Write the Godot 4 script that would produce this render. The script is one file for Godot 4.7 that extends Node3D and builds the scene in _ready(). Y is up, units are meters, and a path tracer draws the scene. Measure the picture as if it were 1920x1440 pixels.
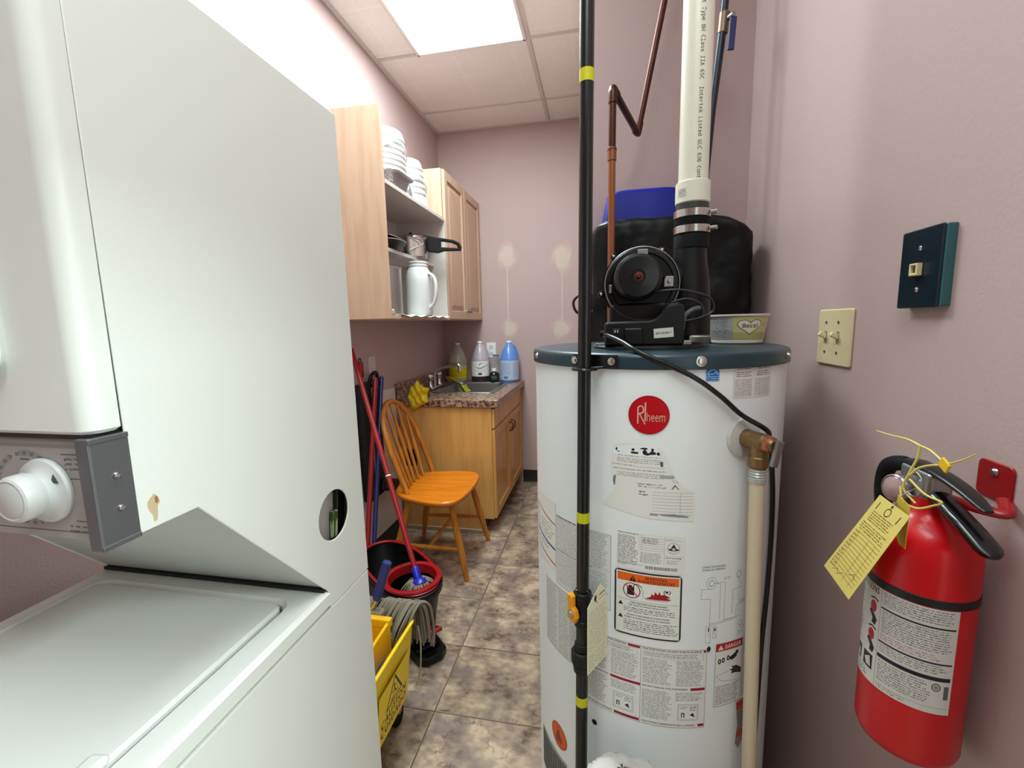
extends Node3D

const EYE := 1.32            # height of the viewpoint above the floor; E() takes heights measured from it
var M := {}                  # materials
var rng := RandomNumberGenerator.new()
var names := {}


func E(x: float, y: float, z: float) -> Vector3:
	return Vector3(x, y + EYE, z)


# ---------------------------------------------------------------- mesh builder
class MB:
	var v := PackedVector3Array()
	var n := PackedVector3Array()
	var t := PackedVector2Array()

	func tri(a: Vector3, b: Vector3, c: Vector3, na: Vector3, nb: Vector3, nc: Vector3, ua := Vector2.ZERO, ub := Vector2.ZERO, uc := Vector2.ZERO) -> void:
		v.append(a); v.append(c); v.append(b)
		n.append(na); n.append(nc); n.append(nb)
		t.append(ua); t.append(uc); t.append(ub)

	func quad(a: Vector3, b: Vector3, c: Vector3, d: Vector3, nn: Vector3, r := Rect2(0, 0, 1, 1)) -> void:
		var p := r.position; var s := r.size
		tri(a, b, c, nn, nn, nn, Vector2(p.x, p.y + s.y), p + s, Vector2(p.x + s.x, p.y))
		tri(a, c, d, nn, nn, nn, Vector2(p.x, p.y + s.y), Vector2(p.x + s.x, p.y), p)

	func flat(a: Vector3, b: Vector3, c: Vector3) -> void:
		var nn := (b - a).cross(c - a).normalized()
		tri(a, b, c, nn, nn, nn)

	func flatq(a: Vector3, b: Vector3, c: Vector3, d: Vector3) -> void:
		quad(a, b, c, d, (c - a).cross(d - b).normalized())

	func box(c: Vector3, s: Vector3, B := Basis.IDENTITY) -> MB:
		var h := s * 0.5
		for k in 3:
			for sg in [-1.0, 1.0]:
				var nn := Vector3.ZERO; nn[k] = sg
				var u := Vector3.ZERO; u[(k + 1) % 3] = h[(k + 1) % 3]
				var w := Vector3.ZERO; w[(k + 2) % 3] = h[(k + 2) % 3] * sg
				var o: Vector3 = nn * h
				quad(c + B * (o - u - w), c + B * (o + u - w), c + B * (o + u + w), c + B * (o - u + w), B * nn)
		return self

	# box with rounded edges of radius r
	func rbox(c: Vector3, s: Vector3, r: float, B := Basis.IDENTITY, k := 2) -> MB:
		var h := s * 0.5
		r = minf(r, minf(h.x, minf(h.y, h.z)) * 0.999)
		var co := [[], [], []]
		for ax in 3:
			for i in k + 1:
				co[ax].append(-h[ax] + r * (1.0 - tan((1.0 - float(i) / k) * PI / 4)))
			for i in k + 1:
				co[ax].append(h[ax] - r * (1.0 - tan(float(i) / k * PI / 4)))
		var m := 2 * k + 2
		var inner := h - Vector3.ONE * r
		for ax in 3:
			var a1 := (ax + 1) % 3; var a2 := (ax + 2) % 3
			for sg in [-1.0, 1.0]:
				var P := []; var N := []
				for i in m:
					for j in m:
						var p := Vector3.ZERO
						p[ax] = h[ax] * sg; p[a1] = co[a1][i]; p[a2] = co[a2][j] * sg
						var q := p.clamp(-inner, inner)
						var d := (p - q).normalized()
						P.append(c + B * (q + d * r)); N.append(B * d)
				for i in m - 1:
					for j in m - 1:
						var a := i * m + j; var b := (i + 1) * m + j; var cc := (i + 1) * m + j + 1; var e := i * m + j + 1
						var uv := [Vector2(float(i) / m, 1.0 - float(j) / m), Vector2(float(i + 1) / m, 1.0 - float(j) / m), Vector2(float(i + 1) / m, 1.0 - float(j + 1) / m), Vector2(float(i) / m, 1.0 - float(j + 1) / m)]
						tri(P[a], P[b], P[cc], N[a], N[b], N[cc], uv[0], uv[1], uv[2])
						tri(P[a], P[cc], P[e], N[a], N[cc], N[e], uv[0], uv[2], uv[3])
		return self

	# surface of revolution: profile points (radius, height) from bottom to top, round T's y axis; long sharp corners stay sharp
	func lathe(pr: Array, sides := 32, T := Transform3D.IDENTITY, a0 := 0.0, a1 := TAU, crease := 0.6, sq := Vector2.ONE) -> MB:
		var m := pr.size()
		var sn := []
		var len := [0.0]
		for i in m - 1:
			var d: Vector2 = pr[i + 1] - pr[i]
			sn.append(Vector2(d.y, -d.x).normalized())
			len.append(len[i] + d.length())
		for i in m - 1:
			var n0: Vector2 = sn[i]; var n1: Vector2 = sn[i]
			if i > 0 and absf(sn[i - 1].angle_to(sn[i])) < crease:
				n0 = (sn[i - 1] + sn[i]).normalized()
			if i < m - 2 and absf(sn[i + 1].angle_to(sn[i])) < crease:
				n1 = (sn[i + 1] + sn[i]).normalized()
			for s in sides:
				var f0 := float(s) / sides; var f1 := float(s + 1) / sides
				var q0 := lerpf(a0, a1, f0); var q1 := lerpf(a0, a1, f1)
				var d0 := Vector3(sin(q0) * sq.x, 0, cos(q0) * sq.y); var d1 := Vector3(sin(q1) * sq.x, 0, cos(q1) * sq.y)
				var up := Vector3.UP
				var A: Vector3 = T * (d0 * pr[i].x + up * pr[i].y); var Bq: Vector3 = T * (d1 * pr[i].x + up * pr[i].y)
				var C: Vector3 = T * (d1 * pr[i + 1].x + up * pr[i + 1].y); var D: Vector3 = T * (d0 * pr[i + 1].x + up * pr[i + 1].y)
				var e0 := Vector3(sin(q0) / sq.x, 0, cos(q0) / sq.y).normalized(); var e1 := Vector3(sin(q1) / sq.x, 0, cos(q1) / sq.y).normalized()
				var bb := T.basis
				var NA := (bb * (e0 * n0.x + up * n0.y)).normalized(); var NB := (bb * (e1 * n0.x + up * n0.y)).normalized()
				var NC := (bb * (e1 * n1.x + up * n1.y)).normalized(); var ND := (bb * (e0 * n1.x + up * n1.y)).normalized()
				var v0: float = 1.0 - len[i] / len[m - 1]; var v1: float = 1.0 - len[i + 1] / len[m - 1]
				if pr[i].x > 1e-6:
					tri(A, Bq, C, NA, NB, NC, Vector2(f0, v0), Vector2(f1, v0), Vector2(f1, v1))
				if pr[i + 1].x > 1e-6:
					tri(A, C, D, NA, NC, ND, Vector2(f0, v0), Vector2(f1, v1), Vector2(f0, v1))
		return self

	# cylinder or cone between two points
	func cyl(a: Vector3, b: Vector3, r0: float, r1 := -1.0, sides := 20, bev := 0.0) -> MB:
		if r1 < 0: r1 = r0
		var y := (b - a).normalized()
		var x := y.cross(Vector3.RIGHT if absf(y.x) < 0.8 else Vector3.UP).normalized()
		var T := Transform3D(Basis(x, y, x.cross(y)), a)
		var L := a.distance_to(b)
		if bev > 0:
			return lathe([Vector2(0, 0), Vector2(r0 - bev, 0), Vector2(r0, bev), Vector2(r1, L - bev), Vector2(r1 - bev, L), Vector2(0, L)], sides, T)
		return lathe([Vector2(0, 0), Vector2(r0, 0), Vector2(r1, L), Vector2(0, L)], sides, T)

	# open cylinder band
	func ring(T: Transform3D, ro: float, ri: float, h: float, sides := 32, bev := 0.0) -> MB:
		return lathe([Vector2(ri, 0), Vector2(ro - bev, 0), Vector2(ro, bev), Vector2(ro, h - bev), Vector2(ro - bev, h), Vector2(ri, h), Vector2(ri, 0)], sides, T)

	func tube(p: Array, r, sides := 10, closed := false, sq := 1.0) -> MB:
		var m := p.size()
		var tg := []
		for i in m:
			var a: Vector3 = p[(i - 1 + m) % m] if closed or i > 0 else p[i]
			var b: Vector3 = p[(i + 1) % m] if closed or i < m - 1 else p[i]
			tg.append((b - a).normalized())
		var x: Vector3 = tg[0].cross(Vector3.UP if absf(tg[0].y) < 0.8 else Vector3.RIGHT).normalized()
		var P := []; var N := []
		for i in m:
			x = (x - tg[i] * x.dot(tg[i])).normalized()
			var y: Vector3 = tg[i].cross(x)
			var rr: float = r if r is float else r[i]
			for s in sides:
				var q := TAU * s / sides
				P.append(p[i] + (x * cos(q) + y * sin(q) * sq) * rr)
				N.append((x * cos(q) * sq + y * sin(q)).normalized())
		for i in (m if closed else m - 1):
			var i2 := (i + 1) % m
			for s in sides:
				var s2 := (s + 1) % sides
				var a := i * sides + s; var b := i * sides + s2; var c := i2 * sides + s2; var d := i2 * sides + s
				var u0 := float(s) / sides; var u1 := float(s + 1) / sides; var w0 := float(i) / m; var w1 := float(i + 1) / m
				tri(P[a], P[b], P[c], N[a], N[b], N[c], Vector2(u0, w0), Vector2(u1, w0), Vector2(u1, w1))
				tri(P[a], P[c], P[d], N[a], N[c], N[d], Vector2(u0, w0), Vector2(u1, w1), Vector2(u0, w1))
		if not closed:
			for e in [0, m - 1]:
				var nn: Vector3 = -tg[0] if e == 0 else tg[m - 1]
				for s in sides:
					var a: Vector3 = P[e * sides + s]; var b: Vector3 = P[e * sides + (s + 1) % sides]
					if e == 0: tri(p[0], b, a, nn, nn, nn)
					else: tri(p[e], a, b, nn, nn, nn)
		return self

	# polygon (counter-clockwise, in T's xy plane) extruded along T's z by d, edges chamfered by bev; holes are clockwise-free lists cut out of it
	func prism(poly: PackedVector2Array, d: float, T := Transform3D.IDENTITY, bev := 0.0, holes := [], crease := 0.6) -> MB:
		if Geometry2D.is_polygon_clockwise(poly):
			poly.reverse()
		var rings := [poly]
		for h in holes:
			var hh: PackedVector2Array = h
			if not Geometry2D.is_polygon_clockwise(hh): hh.reverse()
			rings.append(hh)
		var lo := poly[0]; var hi := poly[0]
		for q in poly:
			lo = lo.min(q); hi = hi.max(q)
		var caps := []
		for rg in rings:
			var m: int = rg.size()
			var en := []
			for i in m:
				var dd: Vector2 = rg[(i + 1) % m] - rg[i]
				en.append(Vector2(dd.y, -dd.x).normalized())
			var ins := PackedVector2Array()
			for i in m:
				var a: Vector2 = en[(i - 1 + m) % m]; var b: Vector2 = en[i]
				var mid := (a + b)
				ins.append(rg[i] - mid / maxf(0.3, 1.0 + a.dot(b)) * bev)
			caps.append(ins)
			for i in m:
				var i2 := (i + 1) % m
				var n0: Vector2 = en[i]; var n1: Vector2 = en[i]
				if absf(en[(i - 1 + m) % m].angle_to(en[i])) < crease: n0 = (en[(i - 1 + m) % m] + en[i]).normalized()
				if absf(en[i2].angle_to(en[i])) < crease: n1 = (en[i2] + en[i]).normalized()
				var N0 := T.basis * Vector3(n0.x, n0.y, 0); var N1 := T.basis * Vector3(n1.x, n1.y, 0)
				var A := T * Vector3(rg[i].x, rg[i].y, bev); var Bq := T * Vector3(rg[i2].x, rg[i2].y, bev)
				var C := T * Vector3(rg[i2].x, rg[i2].y, d - bev); var D := T * Vector3(rg[i].x, rg[i].y, d - bev)
				var uu := [uvof(rg[i], lo, hi), uvof(rg[i2], lo, hi)]
				tri(A, Bq, C, N0, N1, N1, uu[0], uu[1], uu[1])
				tri(A, C, D, N0, N1, N0, uu[0], uu[1], uu[0])
				if bev > 0:
					var Z := T.basis.z.normalized()
					var D2 := T * Vector3(ins[i].x, ins[i].y, d); var C2 := T * Vector3(ins[i2].x, ins[i2].y, d)
					var A2 := T * Vector3(ins[i].x, ins[i].y, 0); var B2 := T * Vector3(ins[i2].x, ins[i2].y, 0)
					var m0 := (N0 + Z).normalized(); var m1 := (N1 + Z).normalized()
					tri(D, C, C2, m0, m1, m1, uu[0], uu[1], uu[1]); tri(D, C2, D2, m0, m1, m0, uu[0], uu[1], uu[0])
					m0 = (N0 - Z).normalized(); m1 = (N1 - Z).normalized()
					tri(A2, B2, Bq, m0, m1, m1, uu[0], uu[1], uu[1]); tri(A2, Bq, A, m0, m1, m0, uu[0], uu[1], uu[0])
		var face: PackedVector2Array = caps[0]
		for k in range(1, caps.size()):
			face = bridge(face, caps[k])
		var ix := Geometry2D.triangulate_polygon(face)
		var zp := T.basis.z.normalized()
		for k in range(0, ix.size(), 3):
			var a := face[ix[k]]; var b := face[ix[k + 1]]; var c := face[ix[k + 2]]
			if (b - a).cross(c - a) < 0:
				var sw := b; b = c; c = sw
			tri(T * Vector3(a.x, a.y, d), T * Vector3(b.x, b.y, d), T * Vector3(c.x, c.y, d), zp, zp, zp, uvof(a, lo, hi), uvof(b, lo, hi), uvof(c, lo, hi))
			tri(T * Vector3(a.x, a.y, 0), T * Vector3(c.x, c.y, 0), T * Vector3(b.x, b.y, 0), -zp, -zp, -zp, uvof(a, lo, hi), uvof(c, lo, hi), uvof(b, lo, hi))
		return self

	func uvof(p: Vector2, lo: Vector2, hi: Vector2) -> Vector2:
		return Vector2((p.x - lo.x) / (hi.x - lo.x), (hi.y - p.y) / (hi.y - lo.y))

	func bridge(o: PackedVector2Array, h: PackedVector2Array) -> PackedVector2Array:
		var bi := 0; var bj := 0; var bd := 1e9
		for i in o.size():
			for j in h.size():
				var dd := o[i].distance_squared_to(h[j])
				if dd < bd: bd = dd; bi = i; bj = j
		var out := PackedVector2Array()
		for i in bi + 1: out.append(o[i])
		for j in h.size() + 1: out.append(h[(bj + j) % h.size()])
		for i in range(bi, o.size()): out.append(o[i])
		return out

	# a smooth surface f(u, v); th > 0 gives it a back and edges
	func sheet(f: Callable, nu: int, nv: int, th := 0.0) -> MB:
		var P := []; var N := []
		for j in nv + 1:
			for i in nu + 1:
				P.append(f.call(float(i) / nu, float(j) / nv))
		var w := nu + 1
		for j in nv + 1:
			for i in nu + 1:
				var du: Vector3 = P[j * w + mini(i + 1, nu)] - P[j * w + maxi(i - 1, 0)]
				var dv: Vector3 = P[mini(j + 1, nv) * w + i] - P[maxi(j - 1, 0) * w + i]
				N.append(du.cross(dv).normalized())
		for i in w:   # rows drawn together into a point take the direction of the next row
			if N[i].length() < 0.5 or P[0].distance_to(P[nu / 2]) < 1e-5: N[i] = N[w + i]
			if N[nv * w + i].length() < 0.5: N[nv * w + i] = N[(nv - 1) * w + i]
		for j in nv:
			for i in nu:
				var a := j * w + i; var b := a + 1; var c := b + w; var d := a + w
				var u0 := float(i) / nu; var u1 := float(i + 1) / nu; var v0 := 1.0 - float(j) / nv; var v1 := 1.0 - float(j + 1) / nv
				tri(P[a], P[b], P[c], N[a], N[b], N[c], Vector2(u0, v0), Vector2(u1, v0), Vector2(u1, v1))
				tri(P[a], P[c], P[d], N[a], N[c], N[d], Vector2(u0, v0), Vector2(u1, v1), Vector2(u0, v1))
				if th > 0:
					var A: Vector3 = P[a] - N[a] * th; var Bq: Vector3 = P[b] - N[b] * th; var C: Vector3 = P[c] - N[c] * th; var D: Vector3 = P[d] - N[d] * th
					tri(A, C, Bq, -N[a], -N[c], -N[b], Vector2(u0, v0), Vector2(u1, v1), Vector2(u1, v0))
					tri(A, D, C, -N[a], -N[d], -N[c], Vector2(u0, v0), Vector2(u0, v1), Vector2(u1, v1))
		if th > 0:
			var edge := []
			for i in nu: edge.append([i, i + 1])
			for j in nv: edge.append([j * w + nu, (j + 1) * w + nu])
			for i in nu: edge.append([nv * w + nu - i, nv * w + nu - i - 1])
			for j in nv: edge.append([(nv - j) * w, (nv - j - 1) * w])
			for e in edge:
				var a: Vector3 = P[e[0]]; var b: Vector3 = P[e[1]]
				flatq(a - N[e[0]] * th, b - N[e[1]] * th, b, a)
		return self

	func ellipsoid(c: Vector3, r: Vector3, B := Basis.IDENTITY, su := 20, sv := 12) -> MB:
		var pr := []
		for i in sv + 1:
			var q := -PI / 2 + PI * i / sv
			pr.append(Vector2(cos(q) if i > 0 and i < sv else 0.0, sin(q)))
		var T := Transform3D(B * Basis.from_scale(r), c)
		var k := v.size()
		lathe(pr, su, T, 0, TAU, 2.0)
		for i in range(k, v.size()):
			var q := B.inverse() * (v[i] - c) / r
			n[i] = (B * (q / r)).normalized()
		return self

	func mesh(off := Vector3.ZERO) -> ArrayMesh:
		var vv := v.duplicate()
		if off != Vector3.ZERO:
			for i in vv.size(): vv[i] -= off
		var a := []; a.resize(Mesh.ARRAY_MAX)
		a[Mesh.ARRAY_VERTEX] = vv; a[Mesh.ARRAY_NORMAL] = n; a[Mesh.ARRAY_TEX_UV] = t
		var m := ArrayMesh.new()
		m.add_surface_from_arrays(Mesh.PRIMITIVE_TRIANGLES, a)
		return m


# ---------------------------------------------------------------- print painter
class Pic:
	var im: Image
	var r := RandomNumberGenerator.new()

	func _init(w: int, h: int, c: Color, sd := 1) -> void:
		im = Image.create(w, h, false, Image.FORMAT_RGB8); im.fill(c); r.seed = sd

	func rect(x: float, y: float, w: float, h: float, c: Color) -> Pic:
		im.fill_rect(Rect2i(int(round(x)), int(round(y)), maxi(1, int(round(w))), maxi(1, int(round(h)))), c); return self

	func frame(x: float, y: float, w: float, h: float, k: float, c: Color) -> Pic:
		rect(x, y, w, k, c); rect(x, y + h - k, w, k, c); rect(x, y, k, h, c); rect(x + w - k, y, k, h, c); return self

	func poly(p: Array, c: Color) -> Pic:
		var y0 := 1e9; var y1 := -1e9
		for q in p: y0 = minf(y0, q.y); y1 = maxf(y1, q.y)
		var W := im.get_width(); var H := im.get_height()
		for y in range(maxi(0, int(floor(y0))), mini(H, int(ceil(y1)) + 1)):
			var xs := []
			var yy := y + 0.5
			for i in p.size():
				var a: Vector2 = p[i]; var b: Vector2 = p[(i + 1) % p.size()]
				if (a.y <= yy) != (b.y <= yy): xs.append(a.x + (yy - a.y) / (b.y - a.y) * (b.x - a.x))
			xs.sort()
			for k in range(0, xs.size() - 1, 2):
				var x0 := clampi(int(round(xs[k])), 0, W); var x1 := clampi(int(round(xs[k + 1])), 0, W)
				if x1 > x0: im.fill_rect(Rect2i(x0, y, x1 - x0, 1), c)
		return self

	func line(a: Vector2, b: Vector2, k: float, c: Color) -> Pic:
		var d := (b - a).normalized().orthogonal() * k * 0.5
		return poly([a + d, b + d, b - d, a - d], c)

	func path(p: Array, k: float, c: Color) -> Pic:
		for i in p.size() - 1: line(p[i], p[i + 1], k, c)
		return self

	func disc(x: float, y: float, rx: float, ry: float, c: Color) -> Pic:
		var p := []
		for i in 40: p.append(Vector2(x + rx * cos(TAU * i / 40), y + ry * sin(TAU * i / 40)))
		return poly(p, c)

	func circ(x: float, y: float, rad: float, k: float, c: Color) -> Pic:
		for i in 40:
			line(Vector2(x + rad * cos(TAU * i / 40), y + rad * sin(TAU * i / 40)), Vector2(x + rad * cos(TAU * (i + 1) / 40), y + rad * sin(TAU * (i + 1) / 40)), k, c)
		return self

	# rows of print too small to read in the photograph
	func rows(x: float, y: float, w: float, h: float, pitch: float, c: Color, dense := 0.62, ragged := 0.25) -> Pic:
		var yy := y
		var s := maxi(1, int(pitch * 0.16))
		while yy + pitch * 0.6 <= y + h:
			var xe := x + w * (1.0 - r.randf() * ragged)
			var xx := x
			while xx < xe:
				var wl := pitch * r.randf_range(0.8, 3.2)
				var x2 := minf(xx + wl, xe)
				while xx < x2:
					if r.randf() < dense + 0.15: rect(xx, yy + (s if r.randf() < 0.25 else 0), s * r.randi_range(1, 2), pitch * r.randf_range(0.3, 0.46), c)
					xx += s * 1.6
				xx += pitch * 0.4
			yy += pitch
		return self

	# lettering set with the system fonts, height in pixels of a capital letter
	func text(s: String, x: float, y: float, h: float, c: Color, bold := false, width := 0.0, serif := false, rot := 0.0) -> Pic:
		var tm := TextMesh.new()
		var f := SystemFont.new()
		f.font_names = PackedStringArray(["Droid Serif" if serif else "Droid Sans"])
		if bold: f.font_weight = 700
		tm.font = f; tm.font_size = 64; tm.pixel_size = 1.0; tm.depth = 0.0; tm.text = s
		tm.horizontal_alignment = HORIZONTAL_ALIGNMENT_LEFT
		var a := tm.get_mesh_arrays()
		if a.is_empty(): return self
		var vv: PackedVector3Array = a[Mesh.ARRAY_VERTEX]
		var ix = a[Mesh.ARRAY_INDEX]
		if ix == null or ix.is_empty(): ix = PackedInt32Array(range(vv.size()))
		var lo := Vector2(1e9, 1e9); var hi := -lo
		for q in vv: lo = lo.min(Vector2(q.x, q.y)); hi = hi.max(Vector2(q.x, q.y))
		var k := h / 46.0
		var kx := k if width <= 0 else width / (hi.x - lo.x)
		var base := -1e9
		for ch in 1: base = lo.y
		for i in range(0, ix.size(), 3):
			var pp := []
			for j in 3:
				var q: Vector3 = vv[ix[i + j]]
				pp.append(Vector2(x, y) + Vector2((q.x - lo.x) * kx, h - (q.y - base) * k).rotated(rot))
			poly(pp, c)
		return self

	func tex() -> ImageTexture:
		im.generate_mipmaps()
		return ImageTexture.create_from_image(im)


# ---------------------------------------------------------------- things and parts
func numbered(nm: String) -> String:
	names[nm] = names.get(nm, 0) + 1
	return nm if names[nm] == 1 else "%s_%03d" % [nm, names[nm] - 1]


func tag(o: Node, label := "", category := "", group := "", kind := "") -> Node:
	if label: o.set_meta("label", label)
	if category: o.set_meta("category", category)
	if group: o.set_meta("group", group)
	if kind: o.set_meta("kind", kind)
	return o


func thing(nm: String, label: String, category: String, at: Vector3, group := "") -> Node3D:
	var o := Node3D.new()
	o.name = numbered(nm); o.position = at
	add_child(o, true)
	tag(o, label, category, group)
	return o


func origin(o: Node) -> Vector3:
	var p := Vector3.ZERO
	while o is Node3D and o != self:
		p += o.position
		o = o.get_parent()
	return p


func part(nm: String, mb: MB, mat: Material, parent: Node) -> MeshInstance3D:
	var o := MeshInstance3D.new()
	o.mesh = mb.mesh(origin(parent))
	o.mesh.surface_set_material(0, mat)
	o.name = nm
	o.cast_shadow = GeometryInstance3D.SHADOW_CASTING_SETTING_ON
	parent.add_child(o, true)
	return o


# a thing that is one mesh, its node at its base
func single(nm: String, mb: MB, mat: Material, at: Vector3, label: String, category: String, group := "") -> MeshInstance3D:
	var o := MeshInstance3D.new()
	o.mesh = mb.mesh(at)
	o.mesh.surface_set_material(0, mat)
	o.name = numbered(nm); o.position = at
	add_child(o, true)
	tag(o, label, category, group)
	return o


func struct(nm: String, mb: MB, mat: Material) -> MeshInstance3D:
	var o := part(nm, mb, mat, self)
	o.set_meta("kind", "structure")
	return o


func mat(c: Color, rough := 0.5, metal := 0.0, spec := 0.5) -> StandardMaterial3D:
	var m := StandardMaterial3D.new()
	m.albedo_color = c; m.roughness = rough; m.metallic = metal; m.metallic_specular = spec
	return m


func tmat(p: Pic, rough := 0.5, spec := 0.4) -> StandardMaterial3D:
	var m := mat(Color.WHITE, rough, 0.0, spec)
	m.albedo_texture = p.tex()
	m.texture_repeat = false
	return m


func bump(m: StandardMaterial3D, tex: Texture2D, cm: float, scale: Vector3) -> StandardMaterial3D:
	m.heightmap_enabled = true; m.heightmap_texture = tex; m.heightmap_scale = cm
	m.uv1_triplanar = true; m.uv1_world_triplanar = true; m.uv1_scale = scale
	return m


func noise(freq: float, oct: int, sd: int, size := 256, ramp: Gradient = null, kind := FastNoiseLite.TYPE_SIMPLEX_SMOOTH) -> NoiseTexture2D:
	var f := FastNoiseLite.new()
	f.noise_type = kind; f.frequency = freq; f.fractal_octaves = oct; f.seed = sd
	var t := NoiseTexture2D.new()
	t.width = size; t.height = size; t.seamless = true; t.noise = f
	if ramp: t.color_ramp = ramp
	return t


func grad(stops: Array) -> Gradient:
	var g := Gradient.new()
	var o := PackedFloat32Array(); var c := PackedColorArray()
	for s in stops: o.append(s[0]); c.append(s[1])
	g.offsets = o; g.colors = c
	return g


# frame for a prism whose xy plane stands upright: x axis, y axis given, z is the extrusion
func frame(o: Vector3, x: Vector3, y: Vector3) -> Transform3D:
	x = x.normalized(); y = y.normalized()
	return Transform3D(Basis(x, y, x.cross(y)), o)


func pts(a: Array) -> PackedVector2Array:
	var p := PackedVector2Array()
	for i in range(0, a.size(), 2): p.append(Vector2(a[i], a[i + 1]))
	return p


func roundrect(w: float, h: float, r: float, k := 5) -> PackedVector2Array:
	var p := PackedVector2Array()
	for c in [[1, 1, 0.0], [-1, 1, PI / 2], [-1, -1, PI], [1, -1, PI * 1.5]]:
		for i in k + 1:
			var q: float = c[2] + PI / 2 * i / k
			p.append(Vector2(c[0] * (w / 2 - r) + r * cos(q), c[1] * (h / 2 - r) + r * sin(q)))
	return p


func circle(r: float, k := 24, c := Vector2.ZERO, ry := -1.0) -> PackedVector2Array:
	var p := PackedVector2Array()
	for i in k: p.append(c + Vector2(r * cos(TAU * i / k), (r if ry < 0 else ry) * sin(TAU * i / k)))
	return p


# smooth curve through points
func curve(p: Array, k := 8) -> Array:
	var out := []
	for i in p.size() - 1:
		var a: Vector3 = p[maxi(i - 1, 0)]; var b: Vector3 = p[i]; var c: Vector3 = p[i + 1]; var d: Vector3 = p[mini(i + 2, p.size() - 1)]
		for j in k:
			out.append(b.cubic_interpolate(c, a, d, float(j) / k))
	out.append(p[p.size() - 1])
	return out


# lettering as thin solid letters; T has x along the line, y up, z out of the surface
func letters(s: String, h: float, T: Transform3D, bold := false, width := 0.0, wrap = null, face := "Droid Sans") -> MB:
	var tm := TextMesh.new()
	var f := SystemFont.new()
	f.font_names = PackedStringArray([face])
	if bold: f.font_weight = 700
	tm.font = f; tm.font_size = 48; tm.pixel_size = 1.0; tm.depth = 1.0; tm.text = s; tm.curve_step = 2.0
	var a := tm.get_mesh_arrays()
	var mb := MB.new()
	var vv: PackedVector3Array = a[Mesh.ARRAY_VERTEX]
	var nn: PackedVector3Array = a[Mesh.ARRAY_NORMAL]
	var ix = a[Mesh.ARRAY_INDEX]
	if ix == null or ix.is_empty(): ix = PackedInt32Array(range(vv.size()))
	var lo := Vector3(1e9, 1e9, 1e9); var hi := -lo
	for q in vv: lo = lo.min(q); hi = hi.max(q)
	var k := h / 34.0
	var kx := k if width <= 0 else width / (hi.x - lo.x)
	var mid := (lo + hi) * 0.5
	for i in ix:
		var q := vv[i] - mid
		q = Vector3(q.x * kx, q.y * k, q.z * 0.0003)
		mb.v.append(wrap.call(q) if wrap != null else T * q)
		mb.n.append((T.basis * nn[i]).normalized()); mb.t.append(Vector2.ZERO)
	return mb


func _ready() -> void:
	rng.seed = 7
	# camera, sky, exposure, large lights first
	var cam := Camera3D.new()
	cam.name = "camera"
	cam.transform = Transform3D(Basis(Vector3.UP, deg_to_rad(11.3215)) * Basis(Vector3.RIGHT, deg_to_rad(-7.6929)) * Basis(Vector3.BACK, deg_to_rad(-1.2627)), Vector3(0, EYE, 0))
	cam.fov = 82.525
	cam.near = 0.02; cam.far = 50.0
	cam.current = true
	add_child(cam, true)
	var we := WorldEnvironment.new()
	we.name = "world_environment"
	var en := Environment.new()
	en.background_mode = Environment.BG_COLOR
	en.background_color = Color(0.02, 0.02, 0.02)
	en.tonemap_mode = Environment.TONE_MAPPER_LINEAR
	en.tonemap_exposure = EXPOSURE
	en.sdfgi_enabled = true; en.ssao_enabled = true; en.ssil_enabled = true
	we.environment = en
	add_child(we, true)
	panel_light("ceiling_light", -0.70, -1.88, LIGHT_FAR, "recessed fluorescent ceiling panel glowing above the sink end of the room")
	panel_light("ceiling_light", -0.071, 0.10, LIGHT_NEAR, "recessed fluorescent ceiling panel over the aisle between laundry machine and right wall")
	panel_light("ceiling_light", 2.15, 0.10, LIGHT_HALL, "fluorescent ceiling panel in the hall beyond the doorway on the right")
	materials()
	setting()
	hall()
	laundry()
	upper_cabinets()
	shelf_things()
	sink_unit()
	sink_things()
	chair()
	mops()
	heater()
	pipes()
	behind_heater()
	wall_things()
	extinguisher()


const EXPOSURE := 2.0
const LIGHT_FAR := 2.9
const LIGHT_NEAR := 1.12
const LIGHT_HALL := 9.0
const CEIL := 1.518
const DOOR0 := -0.30         # doorway in the right wall: from, to, and height of its head
const DOOR1 := 0.62
const DOORH := 0.72


func panel_light(nm: String, x: float, z: float, energy: float, label: String) -> void:
	var o := thing(nm, label, "ceiling light", E(x, CEIL - 0.012, z))
	var w := 0.585; var l := 1.30
	var fr := MB.new()
	fr.rbox(E(x - w / 2 - 0.008, CEIL - 0.004, z), Vector3(0.016, 0.014, l + 0.03), 0.003)
	fr.rbox(E(x + w / 2 + 0.008, CEIL - 0.004, z), Vector3(0.016, 0.014, l + 0.03), 0.003)
	fr.rbox(E(x, CEIL - 0.004, z - l / 2 - 0.007), Vector3(w + 0.03, 0.014, 0.016), 0.003)
	fr.rbox(E(x, CEIL - 0.004, z + l / 2 + 0.007), Vector3(w + 0.03, 0.014, 0.016), 0.003)
	part("frame", fr, mat(Color(0.9, 0.88, 0.86), 0.4), o)
	var dm := mat(Color(0.95, 0.95, 0.93), 0.4)
	dm.emission_enabled = true; dm.emission = Color(1.0, 0.98, 0.95); dm.emission_energy_multiplier = 1.2
	part("diffuser", MB.new().box(E(x, CEIL + 0.001, z), Vector3(w, 0.005, l)), dm, o)
	var a := AreaLight3D.new()
	a.name = "lamp"
	a.area_size = Vector2(w - 0.01, l - 0.01)
	a.light_color = Color(0.895, 0.985, 1.0); a.light_energy = energy
	a.shadow_enabled = true
	a.area_range = 12.0; a.area_attenuation = 2.0
	a.rotation = Vector3(-PI / 2, 0, 0)
	a.position = Vector3(0, 0.005, 0)
	o.add_child(a, true)


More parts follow.
